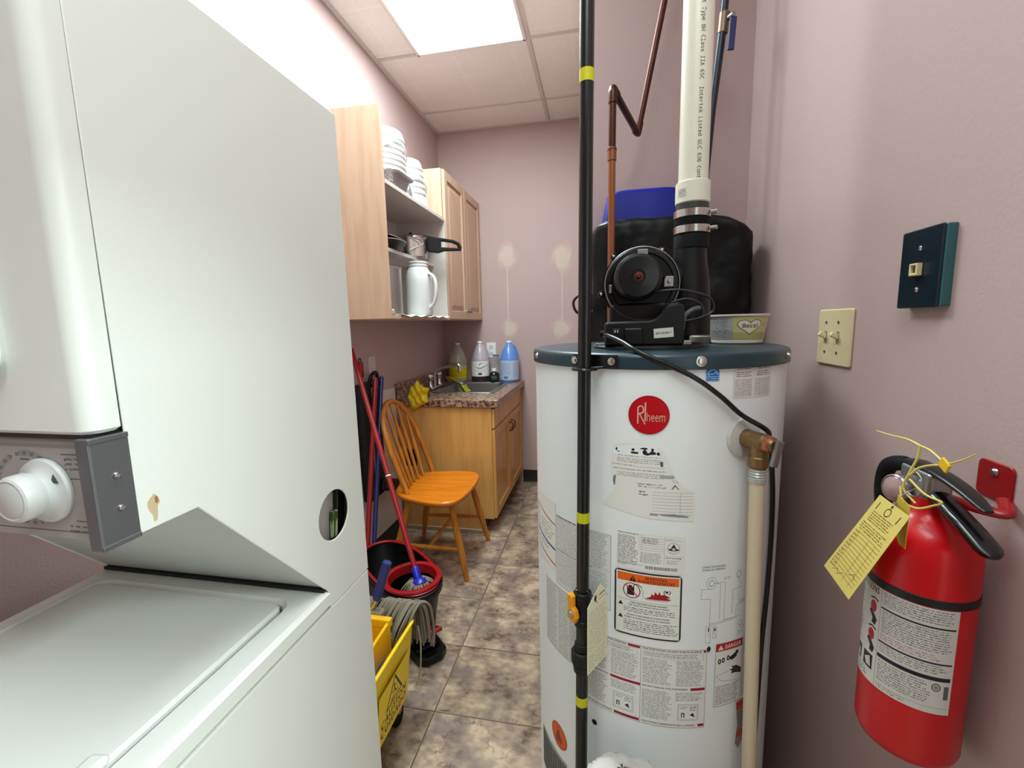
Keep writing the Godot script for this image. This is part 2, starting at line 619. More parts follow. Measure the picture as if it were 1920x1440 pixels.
func materials() -> void:
	var fine := noise(0.09, 3, 3)
	var soft := noise(0.02, 4, 5)
	M.wall = bump(mat(Color(0.715, 0.615, 0.60), 0.62, 0, 0.35), fine, 0.025, Vector3.ONE * 5.0)
	M.white_wall = bump(mat(Color(0.80, 0.765, 0.74), 0.5, 0, 0.4), fine, 0.03, Vector3.ONE * 5.0)
	var speck := noise(0.16, 2, 11, 512, grad([[0.0, Color(0.62, 0.58, 0.56)], [0.27, Color(0.84, 0.81, 0.79)], [0.36, Color(0.93, 0.905, 0.89)], [1.0, Color(0.96, 0.935, 0.92)]]))
	M.ceiling = bump(mat(Color(1, 0.99, 0.98), 0.95, 0, 0.1), noise(0.12, 3, 12), 0.12, Vector3.ONE * 3.0)
	M.ceiling.albedo_texture = speck
	M.grid = mat(Color(0.80, 0.76, 0.74), 0.5)
	M.appliance = bump(mat(Color(0.92, 0.92, 0.895), 0.33, 0, 0.5), noise(0.11, 2, 21), 0.003, Vector3.ONE * 9.0)
	M.slant = mat(Color(0.80, 0.82, 0.80), 0.45)
	M.black = mat(Color(0.035, 0.035, 0.04), 0.45)
	M.rubber = mat(Color(0.05, 0.05, 0.055), 0.7, 0, 0.3)
	M.blackpaint = mat(Color(0.032, 0.033, 0.038), 0.3, 0, 0.5)
	M.blackplastic = mat(Color(0.028, 0.028, 0.032), 0.4, 0, 0.4)
	M.steel = mat(Color(0.78, 0.77, 0.75), 0.22, 1.0)
	M.satin = mat(Color(0.62, 0.62, 0.61), 0.36, 1.0)
	M.chrome = mat(Color(0.85, 0.84, 0.83), 0.08, 1.0)
	M.white = mat(Color(0.88, 0.87, 0.85), 0.4)
	M.ivory = mat(Color(0.83, 0.76, 0.6), 0.35)
	M.white_plastic = mat(Color(0.80, 0.795, 0.785), 0.36)
	M.white_plastic.subsurf_scatter_enabled = true; M.white_plastic.subsurf_scatter_strength = 0.08
	M.screw = mat(Color(0.75, 0.75, 0.74), 0.25, 1.0)
	M.brass = bump(mat(Color(0.55, 0.44, 0.3), 0.45, 0.85), noise(0.05, 3, 33), 0.02, Vector3.ONE * 14.0)
	M.red = mat(Color(0.56, 0.025, 0.05), 0.36)
	M.redext = mat(Color(0.78, 0.01, 0.07), 0.36, 0, 0.4)
	M.redext.clearcoat_enabled = true; M.redext.clearcoat = 0.2; M.redext.clearcoat_roughness = 0.12
	M.yellow = mat(Color(0.95, 0.79, 0.05), 0.38)
	M.tank = bump(mat(Color(0.935, 0.95, 0.955), 0.36, 0, 0.5), noise(0.03, 3, 9), 0.02, Vector3.ONE * 4.0)
	M.teal = mat(Color(0.11, 0.205, 0.24), 0.36, 0, 0.5)
	M.pvc = mat(Color(0.86, 0.84, 0.77), 0.36)
	M.cpvc = mat(Color(0.83, 0.77, 0.66), 0.42)
	M.gloss_white = mat(Color(0.9, 0.9, 0.88), 0.2)
	M.maple = wood(Color(0.775, 0.645, 0.545), Color(0.745, 0.605, 0.50), Vector3(9, 1.1, 9), 41, 0.42)
	M.oakseat = wood(Color(0.84, 0.48, 0.09), Color(0.77, 0.41, 0.065), Vector3(1.6, 12, 12), 43, 0.25)
	M.oaklegs = wood(Color(0.80, 0.50, 0.16), Color(0.66, 0.38, 0.09), Vector3(10, 1.5, 10), 44, 0.3)
	M.honey = wood(Color(0.84, 0.63, 0.36), Color(0.79, 0.57, 0.31), Vector3(7, 0.9, 7), 45, 0.35)
	M.mopstring = bump(mat(Color(0.52, 0.48, 0.42), 0.95, 0, 0.1), fine, 0.1, Vector3.ONE * 20.0)


func wood(a: Color, b: Color, sc: Vector3, sd: int, rough: float) -> StandardMaterial3D:
	var m := mat(Color.WHITE, rough)
	m.albedo_texture = noise(0.012, 5, sd, 512, grad([[0.2, b], [0.5, a.lerp(b, 0.35)], [0.8, a]]))
	m.uv1_triplanar = true; m.uv1_world_triplanar = true
	m.uv1_scale = sc * 0.35
	return m


func slate_texture() -> ImageTexture:
	var S := 1024
	var im := Image.create(S, S, false, Image.FORMAT_RGB8)
	var n1 := FastNoiseLite.new(); n1.seed = 3; n1.frequency = 0.006; n1.fractal_octaves = 4
	var n2 := FastNoiseLite.new(); n2.seed = 8; n2.frequency = 0.035; n2.fractal_octaves = 4; n2.domain_warp_enabled = true; n2.domain_warp_amplitude = 25.0; n2.domain_warp_frequency = 0.02
	var n3 := FastNoiseLite.new(); n3.seed = 21; n3.frequency = 0.0045; n3.fractal_octaves = 3; n3.domain_warp_enabled = true; n3.domain_warp_amplitude = 40.0
	var lo := Color(0.36, 0.285, 0.24); var mid := Color(0.565, 0.48, 0.41); var hi := Color(0.76, 0.665, 0.56); var cool := Color(0.42, 0.37, 0.36)
	for y in S:
		for x in S:
			var a := n1.get_noise_2d(x, y) * 0.85 + n2.get_noise_2d(x * 0.6, y) * 0.45
			var c := mid.lerp(hi, clampf(a * 1.4 + 0.35, 0, 1)) if a > -0.25 else mid.lerp(lo, clampf((-a - 0.25) * 2.6, 0, 1))
			c = c.lerp(cool, clampf(n1.get_noise_2d(y + 900, x) * 1.1, 0, 0.6))
			var k := absf(n3.get_noise_2d(x, y))
			if k < 0.016 and n1.get_noise_2d(x + 500, y + 300) > -0.12:
				c = c.lerp(Color(0.27, 0.21, 0.18), (1.0 - k / 0.016) * 0.85)
			im.set_pixel(x, y, c)
	im.generate_mipmaps()
	return ImageTexture.create_from_image(im)


func setting() -> void:
	var XL := -1.271; var XR := 0.48; var ZB := -3.531; var ZF := 2.1; var T := 0.12
	var top := CEIL + 0.16
	var full := Vector3(T, top + EYE + T, ZF - ZB + 2 * T)
	# walls
	struct("wall_left", MB.new().box(E(XL - T / 2, (top - EYE) / 2 - T / 2, (ZF + ZB) / 2), full), M.wall)
	# right wall, open at the doorway just outside the picture
	var wr := MB.new()
	var lowy := -EYE - T; var wz0 := ZB - T; var wz1 := ZF + T
	wr.box(E(XR + T / 2, (top + lowy) / 2, (wz0 + DOOR0) / 2), Vector3(T, top - lowy, DOOR0 - wz0))
	wr.box(E(XR + T / 2, (top + lowy) / 2, (wz1 + DOOR1) / 2), Vector3(T, top - lowy, wz1 - DOOR1))
	wr.box(E(XR + T / 2, (top + DOORH) / 2, (DOOR0 + DOOR1) / 2), Vector3(T, top - DOORH, DOOR1 - DOOR0))
	struct("wall_right", wr, M.wall)
	var across := Vector3(XR - XL, top + EYE + T, T)
	var wb := struct("wall_back", MB.new().box(E((XL + XR) / 2, (top - EYE) / 2 - T / 2, ZB - T / 2), across), M.wall)
	struct("wall_front", MB.new().box(E((XL + XR) / 2, (top - EYE) / 2 - T / 2, ZF + T / 2), across), M.wall)
	struct("wall_alcove", MB.new().box(E((-0.043 + XR) / 2, (CEIL + 0.1 - EYE) / 2, (ZB - 1.64) / 2), Vector3(XR + 0.043, CEIL + 0.1 + EYE, -1.64 - ZB)), M.wall)
	# repaired plaster spots with the runs between them
	var pm := bump(mat(Color(0.785, 0.71, 0.67), 0.8, 0, 0.2), noise(0.06, 3, 61), 0.05, Vector3.ONE * 6.0)
	var pms := [bump(mat(Color(0.735, 0.64, 0.62), 0.75, 0, 0.2), noise(0.06, 3, 62), 0.05, Vector3.ONE * 6.0), bump(mat(Color(0.755, 0.67, 0.64), 0.8, 0, 0.2), noise(0.06, 3, 63), 0.05, Vector3.ONE * 6.0), pm]
	for s in [[-0.727, 0.545, 0.075, 0.105], [-0.283, 0.515, 0.08, 0.11], [-0.713, -0.03, 0.062, 0.075], [-0.295, -0.04, 0.075, 0.075]]:
		var ph := rng.randf() * TAU
		for lay in 3:
			var pl := PackedVector2Array()
			for i in 40:
				var q := TAU * i / 40
				var rr := (1.14 - 0.2 * lay) * (1.0 + 0.10 * sin(3 * q + ph + lay) + 0.07 * sin(5 * q - ph * 2.0 + lay * 2.0) + rng.randf_range(-0.025, 0.025))
				pl.append(Vector2(s[2] * rr * cos(q), s[3] * rr * sin(q)))
			part("plaster_patch", MB.new().prism(pl, 0.0008, frame(E(s[0], s[1], ZB - 0.0004 + 0.0007 * lay), Vector3.RIGHT, Vector3.UP), 0.0003), pms[lay], wb)
	for s in [[-0.725, 0.235, 0.0055, 0.42], [-0.288, 0.22, 0.005, 0.40]]:
		part("plaster_run", MB.new().prism(pts([-s[2], -s[3] / 2, s[2] * 0.6, -s[3] / 2, s[2], 0, s[2] * 0.7, s[3] / 2, -s[2] * 0.7, s[3] / 2, -s[2], 0.05]), 0.001, frame(E(s[0], s[1], ZB - 0.0003), Vector3.RIGHT, Vector3.UP)), pm, wb)
	# washable white panel on the lower left wall
	struct("trim_1", MB.new().rbox(E(XL + 0.003, (-0.375 - EYE) / 2, -1.84), Vector3(0.012, EYE - 0.375, 1.40), 0.003), M.white_wall)
	# vinyl cove base
	var cove := mat(Color(0.10, 0.082, 0.075), 0.5)
	var pr := pts([0, 0, 0.014, 0, 0.008, 0.012, 0.006, 0.10, 0, 0.102])
	struct("baseboard_back", MB.new().prism(pr, 0.575, frame(E(-0.05, -EYE, ZB), Vector3.BACK, Vector3.UP)), cove)
	var bl := struct("baseboard_left", MB.new().prism(pr, 1.75, frame(E(XL + 0.009, -EYE, -2.55), Vector3.RIGHT, Vector3.UP)), cove)
	for q in [wb, bl]: q.set_meta("kind", "structure")
	struct("baseboard_alcove", MB.new().prism(pr, 0.51, frame(E(0.475, -EYE, -1.64), Vector3.BACK, Vector3.UP)), cove)
	# floor: slab and vinyl slate tiles, each its own piece
	var fl := struct("floor", MB.new().box(E((XL + XR) / 2, -EYE - 0.053, (ZF + ZB) / 2), Vector3(XR - XL + 0.2, 0.1, ZF - ZB + 0.2)), mat(Color(0.25, 0.2, 0.17), 0.8))
	var tm := mat(Color.WHITE, 0.33, 0, 0.45)
	tm.albedo_texture = slate_texture()
	tm.heightmap_enabled = true; tm.heightmap_texture = tm.albedo_texture; tm.heightmap_scale = 0.06
	var zl := [-3.531]
	for k in range(8, -1, -1): zl.append(-1.268 - 0.316 * (k - 1))
	zl.remove_at(1)
	var zz := -1.268 + 0.316
	while zz < 2.1:
		if zz > zl[zl.size() - 1] + 0.01: zl.append(zz)
		zz += 0.316
	zl.append(2.1)
	var tms := [tm]
	for k in [0.93, 1.08]:
		var v: StandardMaterial3D = tm.duplicate()
		v.albedo_color = Color(k, k, k * 0.99) if k < 1 else Color(1, 1, 1)
		tms.append(v)
	var xl := [-1.271, -1.028, -0.553, -0.078, 0.397, 0.48]
	var g := 0.0012
	for i in zl.size() - 1:
		for j in xl.size() - 1:
			var x0: float = xl[j] + g; var x1: float = xl[j + 1] - g; var z0: float = zl[i] + g; var z1: float = zl[i + 1] - g
			if z1 - z0 < 0.01: continue
			var mb := MB.new()
			var y := -EYE + rng.randf_range(-0.0003, 0.0003)
			var us := Vector2((x1 - x0) * 0.95, (z1 - z0) * 0.95); var uo := Vector2(rng.randf() * maxf(0.0, 1.0 - us.x), rng.randf() * maxf(0.0, 1.0 - us.y))
			if rng.randf() < 0.5: uo.x += us.x; us.x = -us.x
			var e := 0.0015
			mb.quad(E(x0 + e, y, z1 - e), E(x1 - e, y, z1 - e), E(x1 - e, y, z0 + e), E(x0 + e, y, z0 + e), Vector3.UP, Rect2(uo, us))
			var b := y - 0.0015
			for s in [[x0, z1, x1, z1, 0, 1], [x1, z1, x1, z0, 1, 0], [x1, z0, x0, z0, 0, -1], [x0, z0, x0, z1, -1, 0]]:
				var a1 := Vector2(s[0], s[1]); var a2 := Vector2(s[2], s[3]); var o := Vector2(s[4], s[5]); var al := (a2 - a1).normalized() * e
				mb.quad(E(a1.x, b, a1.y), E(a2.x, b, a2.y), E(a2.x - al.x - o.x * e, y, a2.y - al.y - o.y * e), E(a1.x + al.x - o.x * e, y, a1.y + al.y - o.y * e), Vector3(s[4], 1, s[5]).normalized(), Rect2(uo, us * 0.03))
			part("floor_tile", mb, tms[rng.randi() % 3], fl)
	# suspended ceiling: slab above, lay-in tiles, T bars and wall angle
	var ce := struct("ceiling", MB.new().box(E((XL + XR) / 2, CEIL + 0.12, (ZF + ZB) / 2), Vector3(XR - XL + 0.2, 0.08, ZF - ZB + 0.2)), M.white)
	var zc := [ZB, -3.20, -2.54, -1.88, -1.22, -0.56, 0.10, 0.76, 1.42, ZF]
	for i in zc.size() - 1:
		var zm: float = (zc[i] + zc[i + 1]) / 2
		var cols := [[XL, -0.376], [-0.376, XR]]
		if zm > -2.54 and zm < -1.22: cols = [[XL, -1.005], [-0.376, XR]]
		elif zm > -0.56 and zm < 0.76: cols = [[XL, -0.376], [0.234, XR]]
		for c in cols:
			part("ceiling_tile", MB.new().rbox(E((c[0] + c[1]) / 2, CEIL + 0.014, zm), Vector3(c[1] - c[0] - 0.012, 0.022, zc[i + 1] - zc[i] - 0.012), 0.004), M.ceiling, ce)
	part("grid_bar", MB.new().box(E(-0.382, CEIL + 0.001, (ZF + ZB) / 2), Vector3(0.024, 0.008, ZF - ZB)), M.grid, ce)
	part("grid_bar", MB.new().box(E(-1.009, CEIL + 0.001, -1.88), Vector3(0.016, 0.008, 1.32)), M.grid, ce)
	part("grid_bar", MB.new().box(E(0.238, CEIL + 0.001, 0.10), Vector3(0.016, 0.008, 1.32)), M.grid, ce)
	for z in zc.slice(1, zc.size() - 1):
		var x0: float = -0.376 if z == -1.88 else XL
		var x1: float = -0.376 if z == 0.10 else XR
		part("grid_bar", MB.new().box(E((x0 + x1) / 2, CEIL + 0.0005, z), Vector3(x1 - x0, 0.007, 0.02)), M.grid, ce)
	part("wall_angle", MB.new().box(E(XL + 0.011, CEIL, (ZF + ZB) / 2), Vector3(0.022, 0.012, ZF - ZB)), M.grid, ce)
	part("wall_angle", MB.new().box(E((XL - 0.043) / 2, CEIL, ZB + 0.011), Vector3(-0.043 - XL, 0.010, 0.022)), M.grid, ce)
	part("wall_angle", MB.new().box(E(XR - 0.011, CEIL, (ZF - 1.64) / 2), Vector3(0.022, 0.010, ZF + 1.64)), M.grid, ce)
	part("wall_angle", MB.new().box(E((XR - 0.043) / 2, CEIL, -1.629), Vector3(XR + 0.043, 0.010, 0.022)), M.grid, ce)


# hall beyond the doorway: closed on every side, lit by its own ceiling panel
func hall() -> void:
	var x0 := 0.60; var x1 := 3.2; var z0 := -1.3; var z1 := 1.7
	var hw := mat(Color(0.86, 0.85, 0.83), 0.6)
	var h := CEIL + EYE + 0.3
	var wm := MB.new()
	wm.box(E(x1 + 0.06, h / 2 - EYE - 0.1, (z0 + z1) / 2), Vector3(0.12, h, z1 - z0 + 0.24))
	wm.box(E((x0 + x1) / 2, h / 2 - EYE - 0.1, z0 - 0.06), Vector3(x1 - x0, h, 0.12))
	wm.box(E((x0 + x1) / 2, h / 2 - EYE - 0.1, z1 + 0.06), Vector3(x1 - x0, h, 0.12))
	struct("wall_hall", wm, hw)
	struct("floor_hall", MB.new().box(E((0.5 + x1) / 2, -EYE - 0.053, (z0 + z1) / 2), Vector3(x1 - 0.36, 0.1, z1 - z0 + 0.2)), mat(Color(0.55, 0.5, 0.45), 0.5))
	struct("ceiling_hall", MB.new().box(E((x0 + x1) / 2, CEIL + 0.065, (z0 + z1) / 2), Vector3(x1 - x0 + 0.1, 0.12, z1 - z0 + 0.2)), M.white)
	var tr := mat(Color(0.85, 0.84, 0.82), 0.4)
	var c := MB.new()
	for z in [DOOR0, DOOR1]:
		c.rbox(E(0.54, (DOORH - EYE) / 2, z + (0.008 if z < 0 else -0.008)), Vector3(0.122, DOORH + EYE, 0.016), 0.003)
		c.rbox(E(0.475, (DOORH - EYE) / 2 + 0.03, z + (-0.022 if z < 0 else 0.022)), Vector3(0.014, DOORH + EYE + 0.06, 0.06), 0.004)
	c.rbox(E(0.54, DOORH - 0.008, (DOOR0 + DOOR1) / 2), Vector3(0.122, 0.016, DOOR1 - DOOR0 - 0.034), 0.003)
	c.rbox(E(0.475, DOORH + 0.03, (DOOR0 + DOOR1) / 2), Vector3(0.014, 0.06, DOOR1 - DOOR0), 0.004)
	struct("trim_2", c, tr)


func panel_print(w: int, h: int) -> Pic:
	var bg := Color(0.66, 0.63, 0.62)
	var ink := Color(0.40, 0.38, 0.38)
	var p := Pic.new(w, h, bg, 5)
	return p


func laundry() -> void:
	var o := thing("laundry_center", "white stacked washer and dryer in one body, filling the left side of the room", "laundry machine", E(-0.836, -EYE, -0.55))
	var side := pts([-0.406, 0.45, -0.906, 0.45, -0.913, -0.582, -0.76, -0.582, -0.757, -0.545, -0.490, -0.245, -0.409, -0.245])
	var hole := circle(0.053, 32, Vector2(-0.797, -0.393))
	var b := MB.new()
	b.prism(side, 0.004, frame(E(-0.552, 0, 0), Vector3.BACK, Vector3.UP), 0.0012, [hole])
	b.prism(side, 0.004, frame(E(-1.116, 0, 0), Vector3.BACK, Vector3.UP), 0.0012)
	b.rbox(E(-0.836, 0.446, -0.657), Vector3(0.566, 0.01, 0.5), 0.004)
	b.box(E(-0.836, -0.06, -0.9075), Vector3(0.564, 1.02, 0.004))
	b.box(E(-0.836, -0.243, -0.448), Vector3(0.562, 0.004, 0.082))
	var cab := part("dryer_cabinet", b, M.appliance, o)
	# what shows through the round knock-out
	var inner := MB.new().box(E(-0.59, -0.39, -0.828), Vector3(0.004, 0.2, 0.136))
	part("inner_wall", inner, mat(Color(0.72, 0.68, 0.65), 0.5), cab)
	part("cable_strap", MB.new().rbox(E(-0.580, -0.40, -0.856), Vector3(0.012, 0.19, 0.03), 0.004, Basis(Vector3.RIGHT, -0.12)), M.black, cab)
	var gp := Pic.new(96, 160, Color(0.28, 0.36, 0.14))
	gp.text("00", 10, 30, 40, Color(0.85, 0.85, 0.7), true, 70).text("00", 10, 90, 40, Color(0.85, 0.85, 0.7), true, 70)
	part("hose_print", MB.new().rbox(E(-0.578, -0.43, -0.830), Vector3(0.008, 0.06, 0.018), 0.002, Basis(Vector3.RIGHT, -0.12)), tmat(gp), cab)
	var st := PackedVector2Array()
	for i in 18:
		var q := TAU * i / 18
		st.append(Vector2((0.006 + 0.003 * sin(3 * q) + rng.randf_range(-0.0015, 0.0015)) * cos(q), 0.017 * sin(q) + rng.randf_range(-0.002, 0.002)))
	part("rust_stain", MB.new().prism(st, 0.0006, frame(E(-0.5522, -0.219, -0.430), Vector3.FORWARD, Vector3.UP)), bump(mat(Color(0.80, 0.72, 0.56), 0.7), noise(0.05, 2, 71), 0.03, Vector3.ONE * 40.0), cab)
	part("rust_spot", MB.new().prism(circle(0.0022, 10, Vector2.ZERO, 0.005), 0.0009, frame(E(-0.5522, -0.210, -0.434), Vector3.FORWARD, Vector3.UP)), mat(Color(0.66, 0.42, 0.22), 0.8), cab)
	# front
	var fp := PackedVector2Array([Vector2(-1.1195, 0.4055), Vector2(-0.5525, 0.4055)])
	for i in 9: fp.append(Vector2(-0.5725 + 0.02 * cos(PI / 2 * i / 8), 0.392 - 0.02 * sin(PI / 2 * i / 8)))
	for i in 9: fp.append(Vector2(-1.0995 - 0.02 * sin(PI / 2 * i / 8), 0.392 - 0.02 * cos(PI / 2 * i / 8)))
	part("dryer_front", MB.new().prism(fp, 0.562, frame(E(0, -0.112, 0), Vector3.RIGHT, Vector3.FORWARD), 0.004), M.appliance, o)
	part("dryer_door", MB.new().prism(transl(roundrect(0.40, 0.45, 0.03, 8), Vector2(-0.849, 0.179)), 0.016, frame(E(0, 0, -0.372), Vector3.RIGHT, Vector3.UP), 0.006), M.appliance, o)
	# control strip with its metal end cap
	var tilt := Basis(Vector3.RIGHT, 0.06)
	part("trim_gap", MB.new().box(E(-0.838, -0.1145, -0.392), Vector3(0.56, 0.005, 0.03)), M.black, o)
	part("control_box", MB.new().rbox(E(-0.842, -0.18, -0.40), Vector3(0.552, 0.124, 0.036), 0.004), mat(Color(0.70, 0.68, 0.66), 0.4), o)
	var cp := Pic.new(1024, 256, Color(0.655, 0.625, 0.615), 4)
	var ink := Color(0.36, 0.345, 0.35)
	# strip is 0.54 m wide: 1896 px per metre; the timer dial sits at x 838, y 128
	cp.rect(0, 10, 1024, 10, Color(0.56, 0.535, 0.53))
	for i in 44:
		if i in [9, 10, 11, 12, 30, 31]: continue
		var q := TAU * i / 44
		cp.disc(838 + 92 * cos(q), 128 + 92 * sin(q), 9, 9, Color(0.58, 0.56, 0.555))
	for i in 26:
		var q := TAU * i / 26 + 0.1
		cp.rect(838 + 92 * cos(q) - 6, 128 + 92 * sin(q) - 3, 12, 3, ink); cp.rect(838 + 92 * cos(q) - 5, 128 + 92 * sin(q) + 2, 8, 3, ink)
	cp.rect(822, 50, 26, 4, ink).rect(912, 96, 4, 30, ink)
	cp.rows(948, 44, 60, 46, 13, ink, 0.85).rows(940, 220, 70, 24, 12, ink, 0.8)
	cp.rect(940, 34, 60, 3, ink).rect(950, 96, 70, 3, ink).rect(960, 206, 60, 3, ink)
	for k in 3:
		cp.rows(60 + k * 230, 40, 120, 50, 13, ink, 0.8)
		cp.circ(130 + k * 230, 150, 40, 3, ink)
	cp.rect(0, 236, 1024, 3, ink)
	var face := MB.new()
	face.quad(E(-1.112, -0.240, -0.379), E(-0.568, -0.240, -0.379), E(-0.568, -0.121, -0.3815), E(-1.112, -0.121, -0.3815), Vector3(0, 0.02, 1).normalized())
	part("control_print", face, tmat(cp, 0.4), o)
	var cm := bump(mat(Color(0.44, 0.44, 0.45), 0.42, 0.6), noise(0.09, 3, 15), 0.02, Vector3.ONE * 12.0)
	var ec := MB.new()
	ec.rbox(E(-0.5535, -0.181, -0.3895), Vector3(0.006, 0.130, 0.042), 0.0015)
	ec.rbox(E(-0.560, -0.181, -0.3705), Vector3(0.018, 0.132, 0.007), 0.002)
	ec.rbox(E(-0.5555, -0.1185, -0.389), Vector3(0.012, 0.006, 0.043), 0.001)
	ec.rbox(E(-0.5555, -0.2440, -0.389), Vector3(0.012, 0.006, 0.043), 0.001)
	var cap := part("end_cap", ec, cm, o)
	for y in [-0.1635, -0.203]:
		part("screw", MB.new().lathe([Vector2(0, 0.0022), Vector2(0.0014, 0.0022), Vector2(0.0018, 0.0032), Vector2(0.0034, 0.0026), Vector2(0.0045, 0.0008), Vector2(0.0046, 0)].map(func(q): return q) , 16, Transform3D(Basis(Vector3.BACK, -PI / 2), E(-0.5505, y, -0.392))), M.screw, cap)
	# timer dial
	var kx := Transform3D(Basis(Vector3.RIGHT, PI / 2), E(-0.638, -0.181, -0.380))
	var kn := part("timer_dial", MB.new().lathe([Vector2(0, 0), Vector2(0.0385, 0), Vector2(0.039, 0.003), Vector2(0.0375, 0.006), Vector2(0.030, 0.008), Vector2(0.025, 0.011), Vector2(0.0225, 0.014), Vector2(0.0225, 0.017)], 48, kx), M.white_plastic, o)
	part("knob", MB.new().lathe([Vector2(0.020, 0.013), Vector2(0.0255, 0.016), Vector2(0.027, 0.019), Vector2(0.0268, 0.031), Vector2(0.025, 0.0345), Vector2(0.0225, 0.036), Vector2(0.021, 0.035), Vector2(0.018, 0.0365), Vector2(0, 0.037)], 48, kx, 0, TAU, 0.5), M.white_plastic, kn)
	part("pointer", MB.new().prism(pts([0.024, 0.0, 0.034, -0.006, 0.034, 0.006]), 0.0006, Transform3D(Basis(Vector3.BACK, 0.55), E(-0.638, -0.181, -0.3712))), mat(Color(0.3, 0.28, 0.27), 0.6), kn)
	# sloped back of the recess
	var sl := MB.new()
	sl.prism(pts([-0.490, -0.243, -0.760, -0.543, -0.763, -0.540, -0.494, -0.241]), 0.562, frame(E(-0.555, 0, 0), Vector3.BACK, Vector3.UP))
	part("sloped_panel", sl, M.slant, o)
	part("seal_strip", MB.new().prism(pts([-0.757, -0.539, -0.742, -0.539, -0.742, -0.533, -0.750, -0.531]), 0.566, frame(E(-0.553, 0, 0), Vector3.BACK, Vector3.UP)), M.black, o)
	# washer
	var wf := -0.20
	part("washer_cabinet", MB.new().rbox(E(-0.836, (-0.5835 - EYE + 0.02) / 2, (wf - 0.913) / 2), Vector3(0.568, -0.5835 + EYE - 0.02, wf + 0.913), 0.004), M.appliance, o)
	var lid := transl(roundrect(0.458, 0.43, 0.022, 6), Vector2(-0.841, 0.485))
	var lidgap := transl(roundrect(0.468, 0.44, 0.026, 6), Vector2(-0.841, 0.485))
	var tp := MB.new().prism(pts([-1.124, 0.19, -0.549, 0.19, -0.549, 0.757, -1.124, 0.757]), 0.041, frame(E(0, -0.581, 0), Vector3.RIGHT, Vector3.FORWARD), 0.008, [lidgap])
	var top := part("washer_top", tp, M.appliance, o)
	part("lid_channel", MB.new().box(E(-0.841, -0.572, -0.485), Vector3(0.48, 0.008, 0.45)), mat(Color(0.55, 0.54, 0.52), 0.6), top)
	var ld := part("washer_lid", MB.new().prism(lid, 0.022, frame(E(0, -0.561, 0), Vector3.RIGHT, Vector3.FORWARD), 0.005), M.appliance, o)
	part("lid_handle", MB.new().rbox(E(-0.622, -0.541, -0.345), Vector3(0.028, 0.016, 0.075), 0.0075, Basis(Vector3.UP, 0.12), 4), M.appliance, ld)
	for x in [-1.08, -0.60]:
		for z in [-0.86, -0.26]:
			part("levelling_foot", MB.new().cyl(E(x, -EYE, z), E(x, -EYE + 0.022, z), 0.018), M.black, o)


func transl(p: PackedVector2Array, d: Vector2) -> PackedVector2Array:
	for i in p.size(): p[i] += d
	return p


# framed cabinet door facing +x with a raised centre panel
func cab_door(o: Node3D, x: float, z0: float, z1: float, y0: float, y1: float, m: Material, raised := true) -> MeshInstance3D:
	var w := absf(z1 - z0); var h := y1 - y0
	var T := frame(E(x, (y0 + y1) / 2, (z0 + z1) / 2), Vector3.FORWARD, Vector3.UP)
	var st := 0.055
	var d := part("door", MB.new().prism(pts([-w / 2, -h / 2, w / 2, -h / 2, w / 2, h / 2, -w / 2, h / 2]), 0.019, T, 0.003, [pts([-w / 2 + st, -h / 2 + st, w / 2 - st, -h / 2 + st, w / 2 - st, h / 2 - st, -w / 2 + st, h / 2 - st])]), m, o)
	var pw := w - 2 * st; var ph := h - 2 * st
	var T2 := T.translated_local(Vector3(0, 0, 0.004))
	var pm := MB.new().prism(pts([-pw / 2, -ph / 2, pw / 2, -ph / 2, pw / 2, ph / 2, -pw / 2, ph / 2]), 0.003, T2)
	if raised:
		var a := [Vector2(pw / 2 - 0.008, ph / 2 - 0.008), Vector2(pw / 2 - 0.036, ph / 2 - 0.036)]
		for k in 4:
			var sx: float = [1, 1, -1, -1][k]; var sy: float = [-1, 1, 1, -1][k]; var tx: float = [1, -1, -1, 1][k]; var ty: float = [1, 1, -1, -1][k]
			pm.flatq(T2 * Vector3(a[0].x * sx, a[0].y * sy, 0.003), T2 * Vector3(a[0].x * tx, a[0].y * ty, 0.003), T2 * Vector3(a[1].x * tx, a[1].y * ty, 0.0125), T2 * Vector3(a[1].x * sx, a[1].y * sy, 0.0125))
		pm.quad(T2 * Vector3(-a[1].x, -a[1].y, 0.0125), T2 * Vector3(a[1].x, -a[1].y, 0.0125), T2 * Vector3(a[1].x, a[1].y, 0.0125), T2 * Vector3(-a[1].x, a[1].y, 0.0125), Vector3.RIGHT)
	part("panel", pm, m, d)
	return d


